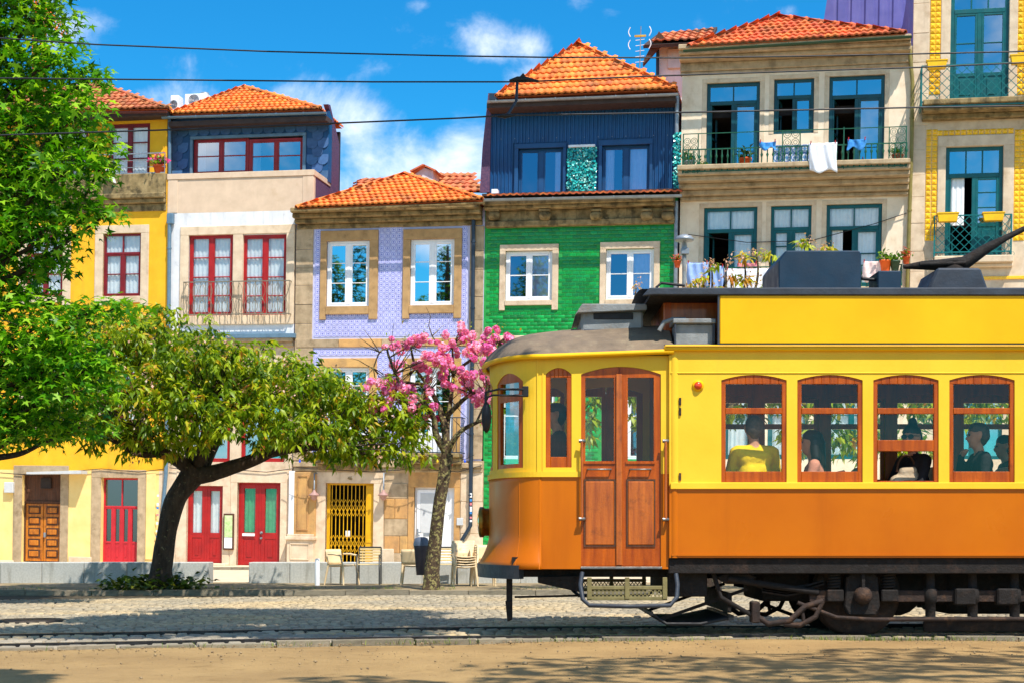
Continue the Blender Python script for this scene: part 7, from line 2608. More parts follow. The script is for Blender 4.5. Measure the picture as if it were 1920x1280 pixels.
# ---- running gear
WR = .41
AXX = tx(1606, 14.97)
AXX2 = 2 * XM - AXX
for xw in (AXX, AXX2):
    MB().lathe([(.055, 14.9), (.055, 16.5)], (xw, 0, WR + .013), 12, 'y').build('axle', m_under, tram)
    for (dw, s2) in ((14.97, 1), (16.405, -1)):
        mb = MB().lathe([(WR - .06, -.045 * s2), (WR - .0, -.045 * s2), (WR, .03 * s2), (WR + .022, .035 * s2), (WR + .022, .06 * s2), (WR - .06, .06 * s2)], (xw, dw, WR + .013), 36, 'y')
        wh = mb.build('wheel', m_rust, tram)
        mb = MB()
        for k in range(8):
            an = k * pi / 4 + .2
            c_, s_ = cos(an), sin(an)
            mb.bar((xw + .07 * c_, dw, WR + .013 + .07 * s_), (xw + (WR - .05) * c_, dw, WR + .013 + (WR - .05) * s_), .05)
        mb.build('spoke', m_rust, wh)
        MB().lathe([(.09, -.06), (.09, .06)], (xw, dw, WR + .013), 16, 'y').build('hub', m_rust, wh)
    for (d0, s2) in ((14.72, 1), (16.655, -1)):
        zc_ = WR + .013
        mb = MB().prism([(xw - .17, zc_ - .12), (xw - .13, zc_ - .2), (xw + .13, zc_ - .2), (xw + .17, zc_ - .12), (xw + .15, zc_ + .17), (xw + .1, zc_ + .21), (xw - .1, zc_ + .21), (xw - .15, zc_ + .17)], d0, d0 + .12 * s2)
        ab = mb.build('axle_box', m_under, tram, .012)
        MB().lathe([(.085, 0), (.085, -.05 * s2), (.06, -.09 * s2), (.001, -.10 * s2)], (xw, d0, zc_ - .01), 16, 'y').build('axle_cap', m_rust, ab)
        MB().box(xw - .018, xw + .012, d0 - .06 * s2, d0 - .03 * s2, zc_ + .02, tz(1072)).build('oil_lever', m_under, ab)
        for sx in (-1, 1):
            xs_ = xw + sx * .26
            pts = []
            for k in range(57):
                an = k / 8 * 2 * pi
                pts.append((xs_ + .055 * cos(an), d0 + .05 + .055 * sin(an), zc_ + .05 + k / 56 * .20))
            MB().tube(pts, .014, 5).build('spring', m_under, tram)
            MB().box(xs_ - .08, xs_ + .08, d0 - .02, d0 + .12, zc_ - .02 - .05, zc_ + .045).build('spring_seat', m_under, tram, .01)
for (d0, s2) in ((14.74, 1), (16.62, -1)):
    zc_ = WR
    xa, xb = AXX - .5, AXX2 + .5
    mb = MB().box(xa, AXX - .18, d0, d0 + .05 * s2, zc_ - .06, zc_ + .05).box(AXX + .18, AXX2 - .18, d0, d0 + .05 * s2, zc_ - .06, zc_ + .05).box(AXX2 + .18, xb, d0, d0 + .05 * s2, zc_ - .06, zc_ + .05)
    mb.build('truck_side_frame', m_rust, tram, .006)
    nmid = 5
    for k in range(nmid):
        xs_ = AXX + .66 + (AXX2 - AXX - 1.32) * k / (nmid - 1)
        MB().lathe([(.05, zc_ - .2), (.05, zc_ - .07), (.065, zc_ - .06), (.065, zc_ + .06), (.045, zc_ + .07), (.04, tz(1076)), (.06, tz(1075)), (.06, tz(1070))], (xs_, d0 + .02 * s2, 0), 10).build('bolster_post', m_under, tram)
        if k < nmid - 1:
            MB().box(xs_ + .22, xs_ + .42, d0 - .05 * s2, d0 + .1 * s2, zc_ - .09, zc_ + .07).build('spring_shackle', m_under, tram, .015)
    # brake rods and track brake
    zr_ = tz(1160, d0)
    mb = MB().tube([(AXX - .62, d0 - .02 * s2, zr_ + .16), (AXX - .25, d0 - .03 * s2, zr_ + .02), (AXX + .1, d0 - .04 * s2, zr_), (AXX2 - .1, d0 - .04 * s2, zr_ + .01), (AXX2 + .6, d0 - .02 * s2, zr_ + .16)], .022, 6)
    mb.build('brake_rod', m_rust, tram)
    MB().box(AXX + .65, AXX2 - .65, d0 + .2 * s2, d0 + .26 * s2, tz(1186, d0), tz(1166, d0)).build('track_brake', m_rust, tram, .01)
    for e, ax in ((1, AXX), (-1, AXX2)):
        # spring plank and end brackets
        f = lambda q: ax - e * q
        MB().tube([(f(.42), d0, zc_ + .03), (f(.75), d0, zc_ - .1 + .18), (f(1.28), d0, tz(1085))], .035, 6).build('frame_stay', m_under, tram)
        pts = [(f(.36), d0 + .03, tz(1090)), (f(.5), d0 + .03, tz(1098)), (f(.72), d0 + .03, tz(1105)), (f(.95), d0 + .03, tz(1098)), (f(1.12), d0 + .03, tz(1080))]
        lsp = MB()
        for q in range(4):
            lsp.tube([(p[0], p[1], p[2] - q * .018) for p in pts[q // 2: len(pts) - q // 2]], .022, 4)
        lsp.build('leaf_spring', m_under, tram)
        brk = MB()
        brk.tube([(f(.38), d0 - .02 * s2, zc_ - .05), (f(.55), d0 - .04 * s2, zc_ - .1), (f(.7), d0 - .04 * s2, zc_ - .24), (f(.9), d0 - .02 * s2, zc_ - .27), (f(1.0), d0 - .02 * s2, zc_ - .2)], .03, 6)
        brk.tube([(f(.38), d0 - .02 * s2, zc_ - .05), (f(.45), d0 - .04 * s2, zc_ - .2), (f(.6), d0 - .04 * s2, zc_ - .28), (f(.75), d0 - .03 * s2, zc_ - .27)], .026, 6)
        brk.tube([(f(.58), d0 - .03 * s2, zc_ - .13), (f(.56), d0 - .03 * s2, zc_ - .26)], .02, 6)
        brk.build('brake_bracket', m_rust, tram)
        MB().box(f(.98), f(1.06), d0 - .05, d0 + .12, tz(1168), tz(1128)).build('brake_block', m_rust, tram, .01)
        MB().tube([(f(1.0), d0, tz(1160)), (f(1.35), d0, tz(1120)), (f(1.42), d0, tz(1075))], .025, 6).build('hanger', m_under, tram)
        MB().prism([(f(1.0), tz(1082)), (f(1.08), tz(1075)), (f(1.3), tz(1075)), (f(1.4), tz(1082)), (f(1.3), tz(1095)), (f(1.1), tz(1095))], d0, d0 + .08).build('frame_bracket', m_under, tram, .01)
# motors and dark cases under the floor, added to block light passing beneath
for (xa_, xb_, d_, r_) in ((AXX + .15, AXX + .75, 15.7, .27), (AXX2 - .75, AXX2 - .15, 15.7, .27)):
    MB().lathe([(.001, 15.15), (r_ * .9, 15.15), (r_, 15.25), (r_, 16.15), (r_ * .9, 16.25), (.001, 16.25)], ((xa_ + xb_) / 2, 0, .46), 18, 'y').build('motor', m_under, tram)
for (xa_, xb_, z0_, d0_, d1_) in ((AXX - .9, AXX - .42, .34, 15.1, 16.3), (AXX + .95, AXX2 - .95, .21, 15.2, 16.2), (AXX2 + .42, AXX2 + .9, .42, 15.1, 16.3), (AXX - .42, AXX + .95, .3, 15.2, 16.2)):
    MB().box(xa_, xb_, d0_, d1_, z0_, tz(1074)).build('equipment_case', m_under, tram, .02)
# lifeguard tray ahead of the wheels
for e in (1, -1):
    g = lambda X: X if e == 1 else 2 * XM - X
    mb = MB().bar((g(tx(1378)), TD + .25, tz(1160)), (g(tx(1378)), TFAR - .25, tz(1160)), .05)
    mb.bar((g(tx(1226)), TD + .25, tz(1152)), (g(tx(1226)), TFAR - .25, tz(1152)), .035)
    tr_ = mb.build('lifeguard_tray', m_black, tram)
    n = 15
    for k in range(n):
        d_ = TD + .28 + (TFAR - TD - .56) * k / (n - 1)
        MB().tube([(g(tx(1226)), d_, tz(1152)), (g(tx(1255)), d_, tz(1172)), (g(tx(1320)), d_, tz(1172)), (g(tx(1378)), d_, tz(1160))], .02, 4).build('slat', m_black, tr_)
    for d_ in (TD + .3, TFAR - .3):
        MB().bar((g(tx(1240)), d_, tz(1165)), (g(tx(1410)), d_, tz(1105)), .03).build('tray_arm', m_under, tr_)
    MB().box(g(tx(1370)), g(tx(1376)), TD + .2, TFAR - .2, tz(1150), tz(1112)).build('gate_board', m_under, tram)

# ------------------------------------------------------------------ people in the tram
m_skin = M('skin', C(206, 150, 118), C(186, 126, 96), 12, .55)
m_hairb = M('dark_hair', C(34, 26, 22), C(20, 16, 14), 30, .5)
m_hairg = M('greying_hair', C(92, 80, 70), C(60, 52, 46), 30, .6)
m_trous = M('dark_trousers', C(40, 44, 58), C(30, 32, 44), 10, .9)
cloth = {}
def clothm(n, a, b):
    return M('cloth_' + n, a, b, 9, .85, .4, 40)


_b = bmesh.new(); bmesh.ops.create_icosphere(_b, subdivisions=2, radius=1)
SPH_V = np.array([v.co[:] for v in _b.verts]); SPH_F = np.array([[v.index for v in f.verts] for f in _b.faces]); _b.free()


def body_mesh(name, bones, mats, vox=.017):
    """one continuous skin grown over tapered bones by voxel remesh; colours by nearest bone"""
    VV, FF, k_ = [], [], 0
    for (p, q, r0, r1, mi) in bones:
        p, q = Vector(p), Vector(q)
        L = (q - p).length
        n = max(2, int(L / (min(r0, r1) * .5)) + 1)
        for i in range(n):
            t_ = i / (n - 1)
            VV.append(SPH_V * (r0 + (r1 - r0) * t_) + np.array(p.lerp(q, t_))); FF.append(SPH_F + k_); k_ += len(SPH_V)
    me = np_mesh('tmp', np.concatenate(VV), np.concatenate(FF), None)
    o = bpy.data.objects.new('tmp', me); COL.objects.link(o)
    md = o.modifiers.new('r', 'REMESH'); md.mode = 'VOXEL'; md.voxel_size = vox; md.use_smooth_shade = True
    sm = o.modifiers.new('s', 'SMOOTH'); sm.iterations = 4; sm.factor = .5
    dg = bpy.context.evaluated_depsgraph_get()
    out = bpy.data.meshes.new_from_object(o.evaluated_get(dg))
    bpy.data.objects.remove(o)
    out.name = name
    out.materials.clear()
    for m_ in mats:
        out.materials.append(m_)
    nP = len(out.polygons)
    cen = np.zeros(nP * 3, dtype=np.float32); out.polygons.foreach_get('center', cen); cen = cen.reshape(-1, 3)
    best = np.full(nP, 1e9); mi_ = np.zeros(nP, dtype=np.int32)
    for (p, q, r0, r1, mi) in bones:
        p, q = np.array(p), np.array(q)
        d = q - p; L2 = max(1e-9, d @ d)
        t_ = np.clip(((cen - p) @ d) / L2, 0, 1)
        ds = np.linalg.norm(cen - (p + t_[:, None] * d), axis=1) - (r0 + (r1 - r0) * t_)
        w = ds < best
        best = np.where(w, ds, best); mi_ = np.where(w, mi, mi_)
    out.polygons.foreach_set('material_index', mi_)
    out.polygons.foreach_set('use_smooth', np.ones(nP, dtype=bool))
    out.update()
    return out


def passenger(label, x, D_, face, shirt, hair, seat=1.19, lean=0.0, turn=0.0, hand=None, bun=False, shades=False, long=False, stand=False, group=None):
    """seated person; face = heading angle (0 looks to -X, pi/2 looks to +Y), hands posed on the lap or as given"""
    c, s_ = cos(face), sin(face)
    def W(f, l, u):     # forward, left, up
        return (x - f * c + l * s_ * 1.0, D_ + f * s_ + l * c, seat + u)
    hd = lambda f, l, u: W(f + lean, l, u)
    B = []
    SH, SK, TR = 0, 1, 2
    B.append((W(0, -.07, .09), W(0, .07, .09), .125, .125, TR))
    B.append((W(0, 0, .12), W(lean * .5, 0, .30), .125, .13, SH))
    B.append((W(lean * .5, -.05, .32), W(lean * .5, .05, .32), .125, .125, SH))
    B.append((hd(0, -.09, .46), hd(0, .09, .46), .105, .105, SH))
    B.append((hd(0, -.16, .53), hd(0, .16, .53), .062, .062, SH))
    B.append((hd(0, 0, .55), hd(.015, 0, .64), .055, .052, SK))
    # head
    ct, st_ = cos(turn), sin(turn)
    def Hh(f, l, u):
        f2, l2 = f * ct - l * st_, f * st_ + l * ct
        return hd(.03 + f2, l2, .74 + u)
    B.append((Hh(-.02, 0, .03), Hh(.01, 0, .02), .088, .082, SK))
    B.append((Hh(.02, 0, -.03), Hh(.035, 0, -.075), .07, .045, SK))
    B.append((Hh(.085, 0, .0), Hh(.105, 0, -.025), .012, .017, SK))          # nose
    B.append((Hh(.07, -.015, -.062), Hh(.07, .015, -.062), .016, .016, SK))   # lips
    for l_ in (-1, 1):
        B.append((Hh(-.005, l_ * .085, .02), Hh(-.005, l_ * .085, -.02), .018, .014, SK))   # ears
        # arms
        sh = hd(0, l_ * .19, .52)
        if hand and l_ in hand:
            el, wr, tip = [hd(*q) for q in hand[l_]]
        else:
            el, wr, tip = W(.06 + lean * .6, l_ * .25, .26), W(.28 + lean * .3, l_ * .15, .19), W(.36 + lean * .3, l_ * .10, .17)
        B.append((sh, el, .058, .046, SH)); B.append((el, wr, .044, .033, SH if not long else SK))
        wv, tv_ = Vector(wr), Vector(tip)
        B.append((wr, wv.lerp(tv_, .45), .032, .036, SK))
        dr = (tv_ - wv)
        side = dr.cross(Vector((0, 0, 1)))
        side = side.normalized() if side.length > 1e-5 else Vector((1, 0, 0))
        for k, (o_, ln) in enumerate(((-.024, .92), (-.008, 1.05), (.008, 1.0), (.023, .85))):
            a = wv.lerp(tv_, .5) + side * o_; b2 = wv + dr * ln + side * o_ * 1.2 + Vector((0, 0, -.012))
            B.append((a, a.lerp(b2, .55) + Vector((0, 0, .006)), .0105, .010, SK)); B.append((a.lerp(b2, .55) + Vector((0, 0, .006)), b2, .010, .008, SK))
        B.append((wv.lerp(tv_, .25) + side * .03 * l_, wv.lerp(tv_, .62) + side * .06 * l_, .012, .009, SK))
        # legs
        hp_ = W(.02, l_ * .085, .07)
        if stand:
            kn, an, to = W(.03, l_ * .09, -.36), W(.0, l_ * .09, -.76), W(.16, l_ * .1, -.8)
        else:
            kn, an, to = W(.44, l_ * .10, .07), W(.42, l_ * .10, -.33), W(.56, l_ * .11, -.37)
        B.append((hp_, kn, .085, .06, TR)); B.append((kn, an, .055, .04, TR)); B.append((an, to, .042, .034, 3))
    pr = thing('person', label, 'person', tuple(W(0, 0, 0)), group=group or 'people riding in the tram', off=W(0, 0, 0))
    offv = Vector(W(0, 0, 0))
    B = [(tuple(Vector(p) - offv), tuple(Vector(q) - offv), r0, r1, m_) for (p, q, r0, r1, m_) in B]
    me = body_mesh('body', B, [shirt, m_skin, m_trous, m_black])
    o = bpy.data.objects.new('body', me); COL.objects.link(o); o.parent = pr
    # hair
    hb = []
    L = lambda f, l, u: tuple(Vector(Hh(f, l, u)) - offv)
    hb.append((L(-.035, 0, .045), L(.0, 0, .055), .092, .086, 0))
    hb.append((L(-.055, -.03, .0), L(-.055, .03, .0), .068, .068, 0))
    hb.append((L(-.05, 0, -.04), L(-.045, 0, -.06), .055, .045, 0))
    if bun:
        hb.append((L(-.04, 0, .14), L(-.04, 0, .165), .05, .045, 0))
    if long:
        for l_ in (-1, 1):
            hb.append((L(-.03, l_ * .06, .02), L(-.05, l_ * .085, -.16), .05, .05, 0))
        hb.append((L(-.07, 0, .0), L(-.08, 0, -.2), .075, .07, 0))
    hm = body_mesh('hair', hb, [hair], .013)
    ho = bpy.data.objects.new('hair', hm); COL.objects.link(ho); ho.parent = pr
    # eyes
    mb = MB()
    for l_ in (-1, 1):
        e = L(.083, l_ * .032, .012)
        mb.lathe([(.001, -.011), (.009, -.006), (.011, 0), (.009, .006), (.001, .011)], e, 8)
    mb.mesh('eyes')
    eo = bpy.data.objects.new('eyes', mb.mesh('eyes')); eo.data.materials.append(m_black); COL.objects.link(eo); eo.parent = pr
    if shades:
        mb = MB()
        for l_ in (-1, 1):
            mb.lathe([(.001, -.01), (.03, -.008), (.032, .008), (.001, .012)], (0, 0, 0), 12)
            n_ = len(mb.v); k = n_ - 48
            pass
        mb = MB()
        for l_ in (-1, 1):
            pts = [L(.098, l_ * .034 + .03 * cos(a_), .012 + .024 * sin(a_)) for a_ in [k * pi / 5 for k in range(10)]]
            pts2 = [L(.09, l_ * .034 + .03 * cos(a_), .012 + .024 * sin(a_)) for a_ in [k * pi / 5 for k in range(10)]]
            mb.add(pts + pts2, [tuple(range(10)), tuple(range(19, 9, -1))] + [(i, i + 10, (i + 1) % 10 + 10, (i + 1) % 10) for i in range(10)])
            mb.bar(L(.09, l_ * .06, .02), L(-.01, l_ * .092, .02), .006)
        mb.bar(L(.098, -.008, .018), L(.098, .008, .018), .006)
        so = bpy.data.objects.new('sunglasses', mb.mesh('sunglasses')); so.data.materials.append(m_black); COL.objects.link(so); so.parent = pr
    return pr


sx_ = lambda x, D_: (x - CX) / FPX * D_
D1, D2 = TD + .36, TFAR - .55
# back turned, yellow shirt
passenger('person in a yellow shirt with their back to the tram window', sx_(1413, D1), D1 - .05, radians(84), clothm('yellow', C(250, 214, 20), C(236, 196, 12)), m_hairg, seat=1.27)
passenger('person with long dark hair in a salmon top by the second window', sx_(1524, D1), D1 + .05, radians(10), clothm('salmon', C(220, 150, 124), C(206, 134, 108)), m_hairb, seat=1.14, lean=-.02, long=True)
passenger('person with hair bun and sunglasses at the half open window', sx_(1716, D1), D1 + .06, radians(-24), clothm('black_top', C(34, 32, 36), C(24, 22, 26)), m_hairb, seat=1.19, bun=True, shades=True, long=False, turn=radians(-30),
          hand={-1: [(.10, -.24, .28), (.26, -.06, .30), (.30, .04, .30)], 1: [(.10, .24, .28), (.27, .06, .27), (.31, -.05, .27)]})
passenger('person in black shirt resting chin on hand by the last window', sx_(1848, D1), D1 + .05, radians(0), clothm('black_shirt', C(28, 28, 34), C(20, 20, 24)), m_hairg, seat=1.21, lean=.04,
          hand={1: [(.16, .20, .30), (.15, .10, .56), (.10, .05, .63)]})
passenger('person in dark clothes seated deep in the tram behind the last window', sx_(1888, D2), D2, radians(5), clothm('charcoal', C(46, 44, 50), C(34, 32, 38)), m_hairb, seat=1.17)
passenger('driver in dark suit standing at the front of the tram', sx_(1046, TD + .75), TD + .75, radians(-8), clothm('suit', C(28, 30, 40), C(20, 22, 30)), m_hairb, seat=1.56 - .13, stand=True, lean=.0,
          hand={-1: [(.06, -.24, .26), (.26, -.2, .22), (.36, -.18, .24)], 1: [(.06, .24, .26), (.26, .2, .22), (.36, .18, .24)]})
# bag held at the open window
xb, db = sx_(1698, TD + .3), TD + .28
bgr = thing('handbag', 'pale beige fabric bag held at the half open tram window', 'bag', (xb, db, 1.5), off=(xb, db, 1.5))
m_bag = M('bag_canvas', C(206, 184, 156), C(180, 156, 128), 7, .9, .5, 30)
bmx = body_mesh('bag_body', [((-.12, 0, -.14), (.12, 0, -.14), .07, .07, 0), ((-.09, 0, 0), (.10, .01, .02), .075, .07, 0), ((-.03, 0, .1), (.07, 0, .11), .05, .045, 0)], [m_bag], .016)
o = bpy.data.objects.new('bag_body', bmx); COL.objects.link(o); o.parent = bgr
MB().tube([(xb + .2 * cos(a_ / 10 * pi) * .45, db, 1.5 + .1 + .16 * sin(a_ / 10 * pi)) for a_ in range(11)], .012, 6).build('strap', m_darkwood, bgr)

# ------------------------------------------------------------------ overhead wires
m_wire = M('wire', C(40, 42, 50), C(30, 30, 36), 4, .5)
def wire(label, pts, D_, r=.0085):
    P = [A(x, y, D_) for x, y in pts]
    P = [P[0] + (P[0] - P[1]) * 1.5] + P + [P[-1] + (P[-1] - P[-2]) * 1.5]
    o = MB().tube(P, r, 6).build('overhead_wire', m_wire)
    return tag(o, label, 'wire', 'overhead wires above the street')
wire('uppermost dark overhead wire crossing the sky', [(0, 72), (180, 84), (500, 97), (830, 105), (1020, 108), (1280, 109), (1500, 106), (1700, 102), (1920, 97)], 17.2)
wire('middle dark overhead wire carrying the slanted hanger', [(0, 147), (300, 150), (700, 154), (980, 154), (1200, 144), (1500, 134), (1720, 127), (1920, 118)], 16.6)
wire('lowest overhead trolley wire passing the blue house eave', [(0, 254), (315, 244), (620, 232), (860, 222), (950, 217), (1300, 211), (1720, 202), (1920, 199)], 15.8)
hg = A(968, 150, 16.2)
wh_ = thing('wire_hanger', 'dark bracket joining the two lower overhead wires', 'hanger', tuple(A(948, 218, 15.9)), off=tuple(A(948, 218, 15.9)))
MB().tube([A(955, 152, 16.6), A(970, 149, 16.6), A(985, 149, 16.6), A(1010, 153, 16.6)], [.012, .03, .03, .012], 6).build('upper_clamp', m_black, wh_)
MB().prism([(A(972, 148, 16.6).x, A(972, 148, 16.6).z), (A(988, 148, 16.6).x, A(988, 148, 16.6).z), (A(981, 138, 16.6).x, A(981, 138, 16.6).z)], 16.58, 16.62).build('insulator', m_black, wh_)
MB().tube([A(970, 153, 16.6), A(968, 190, 16.3), A(953, 214, 15.9), A(947, 218, 15.8)], .016, 6).build('rod', m_black, wh_)
MB().tube([A(932, 219, 15.8), A(947, 218, 15.8), A(968, 216, 15.8)], [.008, .026, .008], 6).build('lower_clamp', m_black, wh_)

# ------------------------------------------------------------------ granite bench walls
BDp = 29.3
def bench(label, x0, x1, cuts):
    xs = [x0] + cuts + [x1]
    z1 = tz(1055, BDp)
    r_ = thing('bench_wall', label, 'low wall', (sx_((x0 + x1) / 2, BDp), BDp, PZ), group='low granite walls on the pavement', off=(sx_((x0 + x1) / 2, BDp), BDp, PZ))
    for i in range(len(xs) - 1):
        MB().box(sx_(xs[i], BDp) + .004, sx_(xs[i + 1], BDp) - .004, BDp, BDp + .5, PZ - .05, PZ + .40).build('granite_block', m_bench, r_, .012)
bench('low grey granite bench wall behind the leaning cherry', -260, 391, [-150, -75, 0, 78, 157, 238, 318])
bench('low grey granite bench wall behind the terrace chairs', 466, 1060, [543, 620, 640, 714, 800, 890, 975])

# ------------------------------------------------------------------ terrace chairs
m_plast = M('beige_plastic', C(226, 202, 162), C(210, 184, 144), 5, .5)
m_alu = M('dark_aluminium', C(64, 66, 66), C(48, 50, 50), 6, .45, metal=.4)
m_slatw = M('pale_slat', C(222, 200, 150), C(200, 176, 126), 6, .6)
CHD = 28.55
def place(o, x, D_, rz=0.0):
    o.location = (sx_(x, D_), D_, PZ)
    o.rotation_euler = (0, 0, rz)
def plastic_chair(label, group):
    r_ = thing('plastic_chair', label, 'chair', group=group)
    MB().grid(lambda u, v: (-.21 + .42 * u, -.20 + .42 * v, .43 - .02 * sin(pi * u) - .02 * v), 8, 8).build('seat', m_plast, r_, solid=.025)
    def bk(u, v):
        a_ = (u - .5) * 2.2
        return (.225 * sin(a_) / sin(1.1), .24 - .10 * (1 - cos(a_)) + .06 * v, .43 + .33 * v)
    MB().grid(bk, 10, 5).build('backrest', m_plast, r_, solid=.025)
    for sx in (-1, 1):
        MB().tube([(sx * .23, .18, .66), (sx * .25, .02, .66), (sx * .25, -.17, .63), (sx * .225, -.2, .43)], [.018, .022, .022, .018], 8).build('armrest', m_plast, r_)
        MB().tube([(sx * .2, -.19, .43), (sx * .24, -.24, 0)], [.026, .017], 8).build('leg', m_plast, r_)
        MB().tube([(sx * .2, .2, .43), (sx * .24, .27, 0)], [.026, .017], 8).build('leg', m_plast, r_)
    return r_
def slat_chair(label, group):
    r_ = thing('slatted_chair', label, 'chair', group=group)
    for sx in (-1, 1):
        MB().tube([(sx * .24, .20, 0), (sx * .24, .22, .43), (sx * .235, .30, .80)], .016, 8).build('rear_post', m_alu, r_)
        MB().tube([(sx * .24, -.22, 0), (sx * .24, -.22, .64), (sx * .24, .22, .64)], .016, 8).build('arm_frame', m_alu, r_)
    MB().tube([(-.235, .30, .80), (.235, .30, .80)], .018, 8).build('top_rail', m_alu, r_)
    for k in range(5):
        MB().box(-.23, .23, .225 + k * .014, .245 + k * .014, .50 + k * .06, .54 + k * .06).build('back_slat', m_slatw, r_, .004)
    for k in range(6):
        MB().box(-.235, .235, -.22 + k * .075, -.16 + k * .075, .425, .443).build('seat_slat', m_slatw, r_, .004)
    return r_
c_a = plastic_chair('beige plastic armchair in front of the yellow gate', 'beige plastic chairs on the terrace')
place(c_a, 642, CHD, radians(205 - 180 + 30)); c_a.scale = (.92, .92, .86)
c_b = slat_chair('dark metal slatted chair beside the beige armchair', 'slatted chairs on the terrace')
place(c_b, 692, CHD + .1, radians(0 + 180 - 180)); c_b.scale = (.86, .86, .86)
c_c = copy_tree(c_a); c_c['label'] = 'beige plastic armchair half behind the litter bin'
place(c_c, 775, CHD + .2, radians(180)); c_c.scale = (.92, .92, .86)
c_d = copy_tree(c_b); c_d['label'] = 'dark metal slatted chair half behind the flowering cherry trunk'
place(c_d, 836, CHD + .2, radians(4)); c_d.scale = (.86, .86, .86)
for k in range(5):
    c_e = copy_tree(c_a); c_e['label'] = ['bottom', 'second lowest', 'middle', 'second highest', 'topmost'][k] + ' beige plastic chair of the stack next to the tram'
    c_e['group'] = 'stacked plastic chairs beside the tram'
    place(c_e, 871, CHD - .9, radians(8)); c_e.location.z = PZ + .045 * k; c_e.scale = (.9, .9, .84)
    c_e.location.y += .02 * k
for k in range(3):
    c_e = copy_tree(c_a); c_e['label'] = ['bottom', 'middle', 'topmost'][k] + ' beige plastic chair of the stack behind the tram bumper'
    c_e['group'] = 'stacked plastic chairs behind the bumper'
    place(c_e, 905, CHD - .7, radians(5)); c_e.location.z = PZ + .05 * k; c_e.scale = (.9, .9, .84)
o = MB().box(sx_(716, 29.9), sx_(738, 29.9), 29.9, 29.98, PZ, tz(1028, 29.9)).build('pale_sign_board', m_stone_pale, None, .01)
tag(o, 'plain pale board standing behind the granite bench', 'board')
o = MB().lathe([(.045, 0), (.045, .46), (.035, .49), (.001, .495)], (sx_(595, 28.1), 28.1, PZ), 12).build('white_bollard', m_whitef)
tag(o, 'short white bollard post in front of the granite bench', 'bollard')
MB().lathe([(.012, -.006), (.012, 0)], (sx_(595, 28.1), 28.05, PZ + .42), 8, 'y')
# litter bin hung on a post
xb = sx_(790, 26.6); Db = 26.6
bn = thing('litter_bin', 'dark blue grey litter bin beside the flowering cherry trunk', 'litter bin', (xb, Db, PZ), off=(xb, Db, PZ))
m_bin = M('bin_plastic', C(56, 60, 78), C(44, 48, 64), 5, .45)
z0_, z1_, z2_ = tz(1077, Db), tz(1024, Db), tz(1007, Db)
MB().lathe([(.001, z0_), (.085, z0_), (.125, z1_ - .02), (.135, z1_), (.135, z1_ + .02)], (xb, Db, 0), 18).build('body', m_bin, bn)
MB().lathe([(.14, z1_ + .018), (.138, z1_ + .06), (.11, z2_ - .01), (.06, z2_ + .01), (.001, z2_ + .012)], (xb, Db, 0), 18).build('hood', M('bin_hood', C(86, 98, 120), C(70, 80, 100), 5, .4), bn)
MB().lathe([(.03, PZ), (.03, z1_)], (xb + .12, Db + .1, 0), 10).build('post', m_bin, bn)

# street lamp behind the tram
LD = 31.0
xl = sx_(1283, LD)
ll = thing('street_lamp', 'grey mushroom street lamp rising behind the tram roof', 'street lamp', (xl, LD, 0), off=(xl, LD, 0))
zl_ = tz(455, LD)
MB().lathe([(.09, 0), (.07, .8), (.05, 1.0), (.042, zl_ - .1)], (xl, LD, 0), 12).build('pole', m_rgrey, ll)
MB().lathe([(.06, zl_ - .12), (.05, zl_ + .0), (.10, zl_ + .02), (.19, zl_ + .03), (.20, zl_ + .06), (.15, zl_ + .12), (.06, zl_ + .155), (.001, zl_ + .16)], (xl, LD, 0), 20).build('lamp_head', m_gut_grey, ll)
MB().box(xl - .07, xl + .09, LD - .08, LD + .06, tz(478, LD), tz(466, LD)).build('control_box', m_gut_grey, ll, .01)

# ------------------------------------------------------------------ laundry
def cloth_thing(name, label, px, d, mat, sag=.05, group='laundry on the stone house balconies', fold=.03, skew=0.0, ragged=.05, pegs=True):
    x0, y0, x1, y1 = px
    u0, u1, zb, zt = FR(x0, y0, x1, y1, d)
    r_ = thing(name, label, 'laundry', tuple(FW((u0 + u1) / 2, d, zt)), tuple(FEUL), group, off=((u0 + u1) / 2, d, zt))
    ph = random.random() * 6
    def fn(a, b):
        w = a * (u1 - u0)
        return (u0 + w + skew * (1 - b) + .02 * sin(b * 5 + ph) * (1 - b), d + fold * sin(w * 14 + ph + b * 1.5) * (1.1 - b) + .5 * fold * sin(w * 31 + b * 4), zb + (zt - zb) * b - sag * 4 * a * (1 - a) * b + ragged * sin(a * 9 + ph) * (1 - b))
    MB().grid(fn, 24, 12).build('cloth', mat, r_, solid=.006)
    if pegs:
        mb = MB()
        for a in (.06, .94):
            p = fn(a, 1)
            MB().box(p[0] - .012, p[0] + .012, d - .03, d + .03, p[2] - .03, p[2] + .05).build('peg', m_redwood, r_)
    return r_
cw_ = M('white_cotton', C(236, 236, 242), C(220, 222, 232), 9, .9, .3, 60)
cb_ = M('blue_cotton', C(70, 150, 216), C(40, 110, 186), 14, .9, .3, 60)
cl_ = M('pale_blue_cotton', C(150, 176, 224), C(126, 154, 208), 7, .9, .3, 60)
cp_ = M('floral_cotton', C(236, 216, 208), C(216, 176, 176), 16, .9, .3, 60)
cr_ = M('faded_red_cotton', C(214, 130, 136), C(196, 110, 120), 9, .9)
cloth_thing('towel', 'white towel hanging over the green balcony railing', (1517, 268, 1569, 322), BD - .13, cw_, .01)
cloth_thing('small_garment', 'small blue garment pegged beside the patterned tile panel', (1424, 265, 1455, 280), BD - .05, cb_, .04, fold=.02)
cloth_thing('small_garment', 'small blue garment pegged near the end of the balcony', (1589, 261, 1624, 279), BD - .05, cb_, .02, fold=.02)
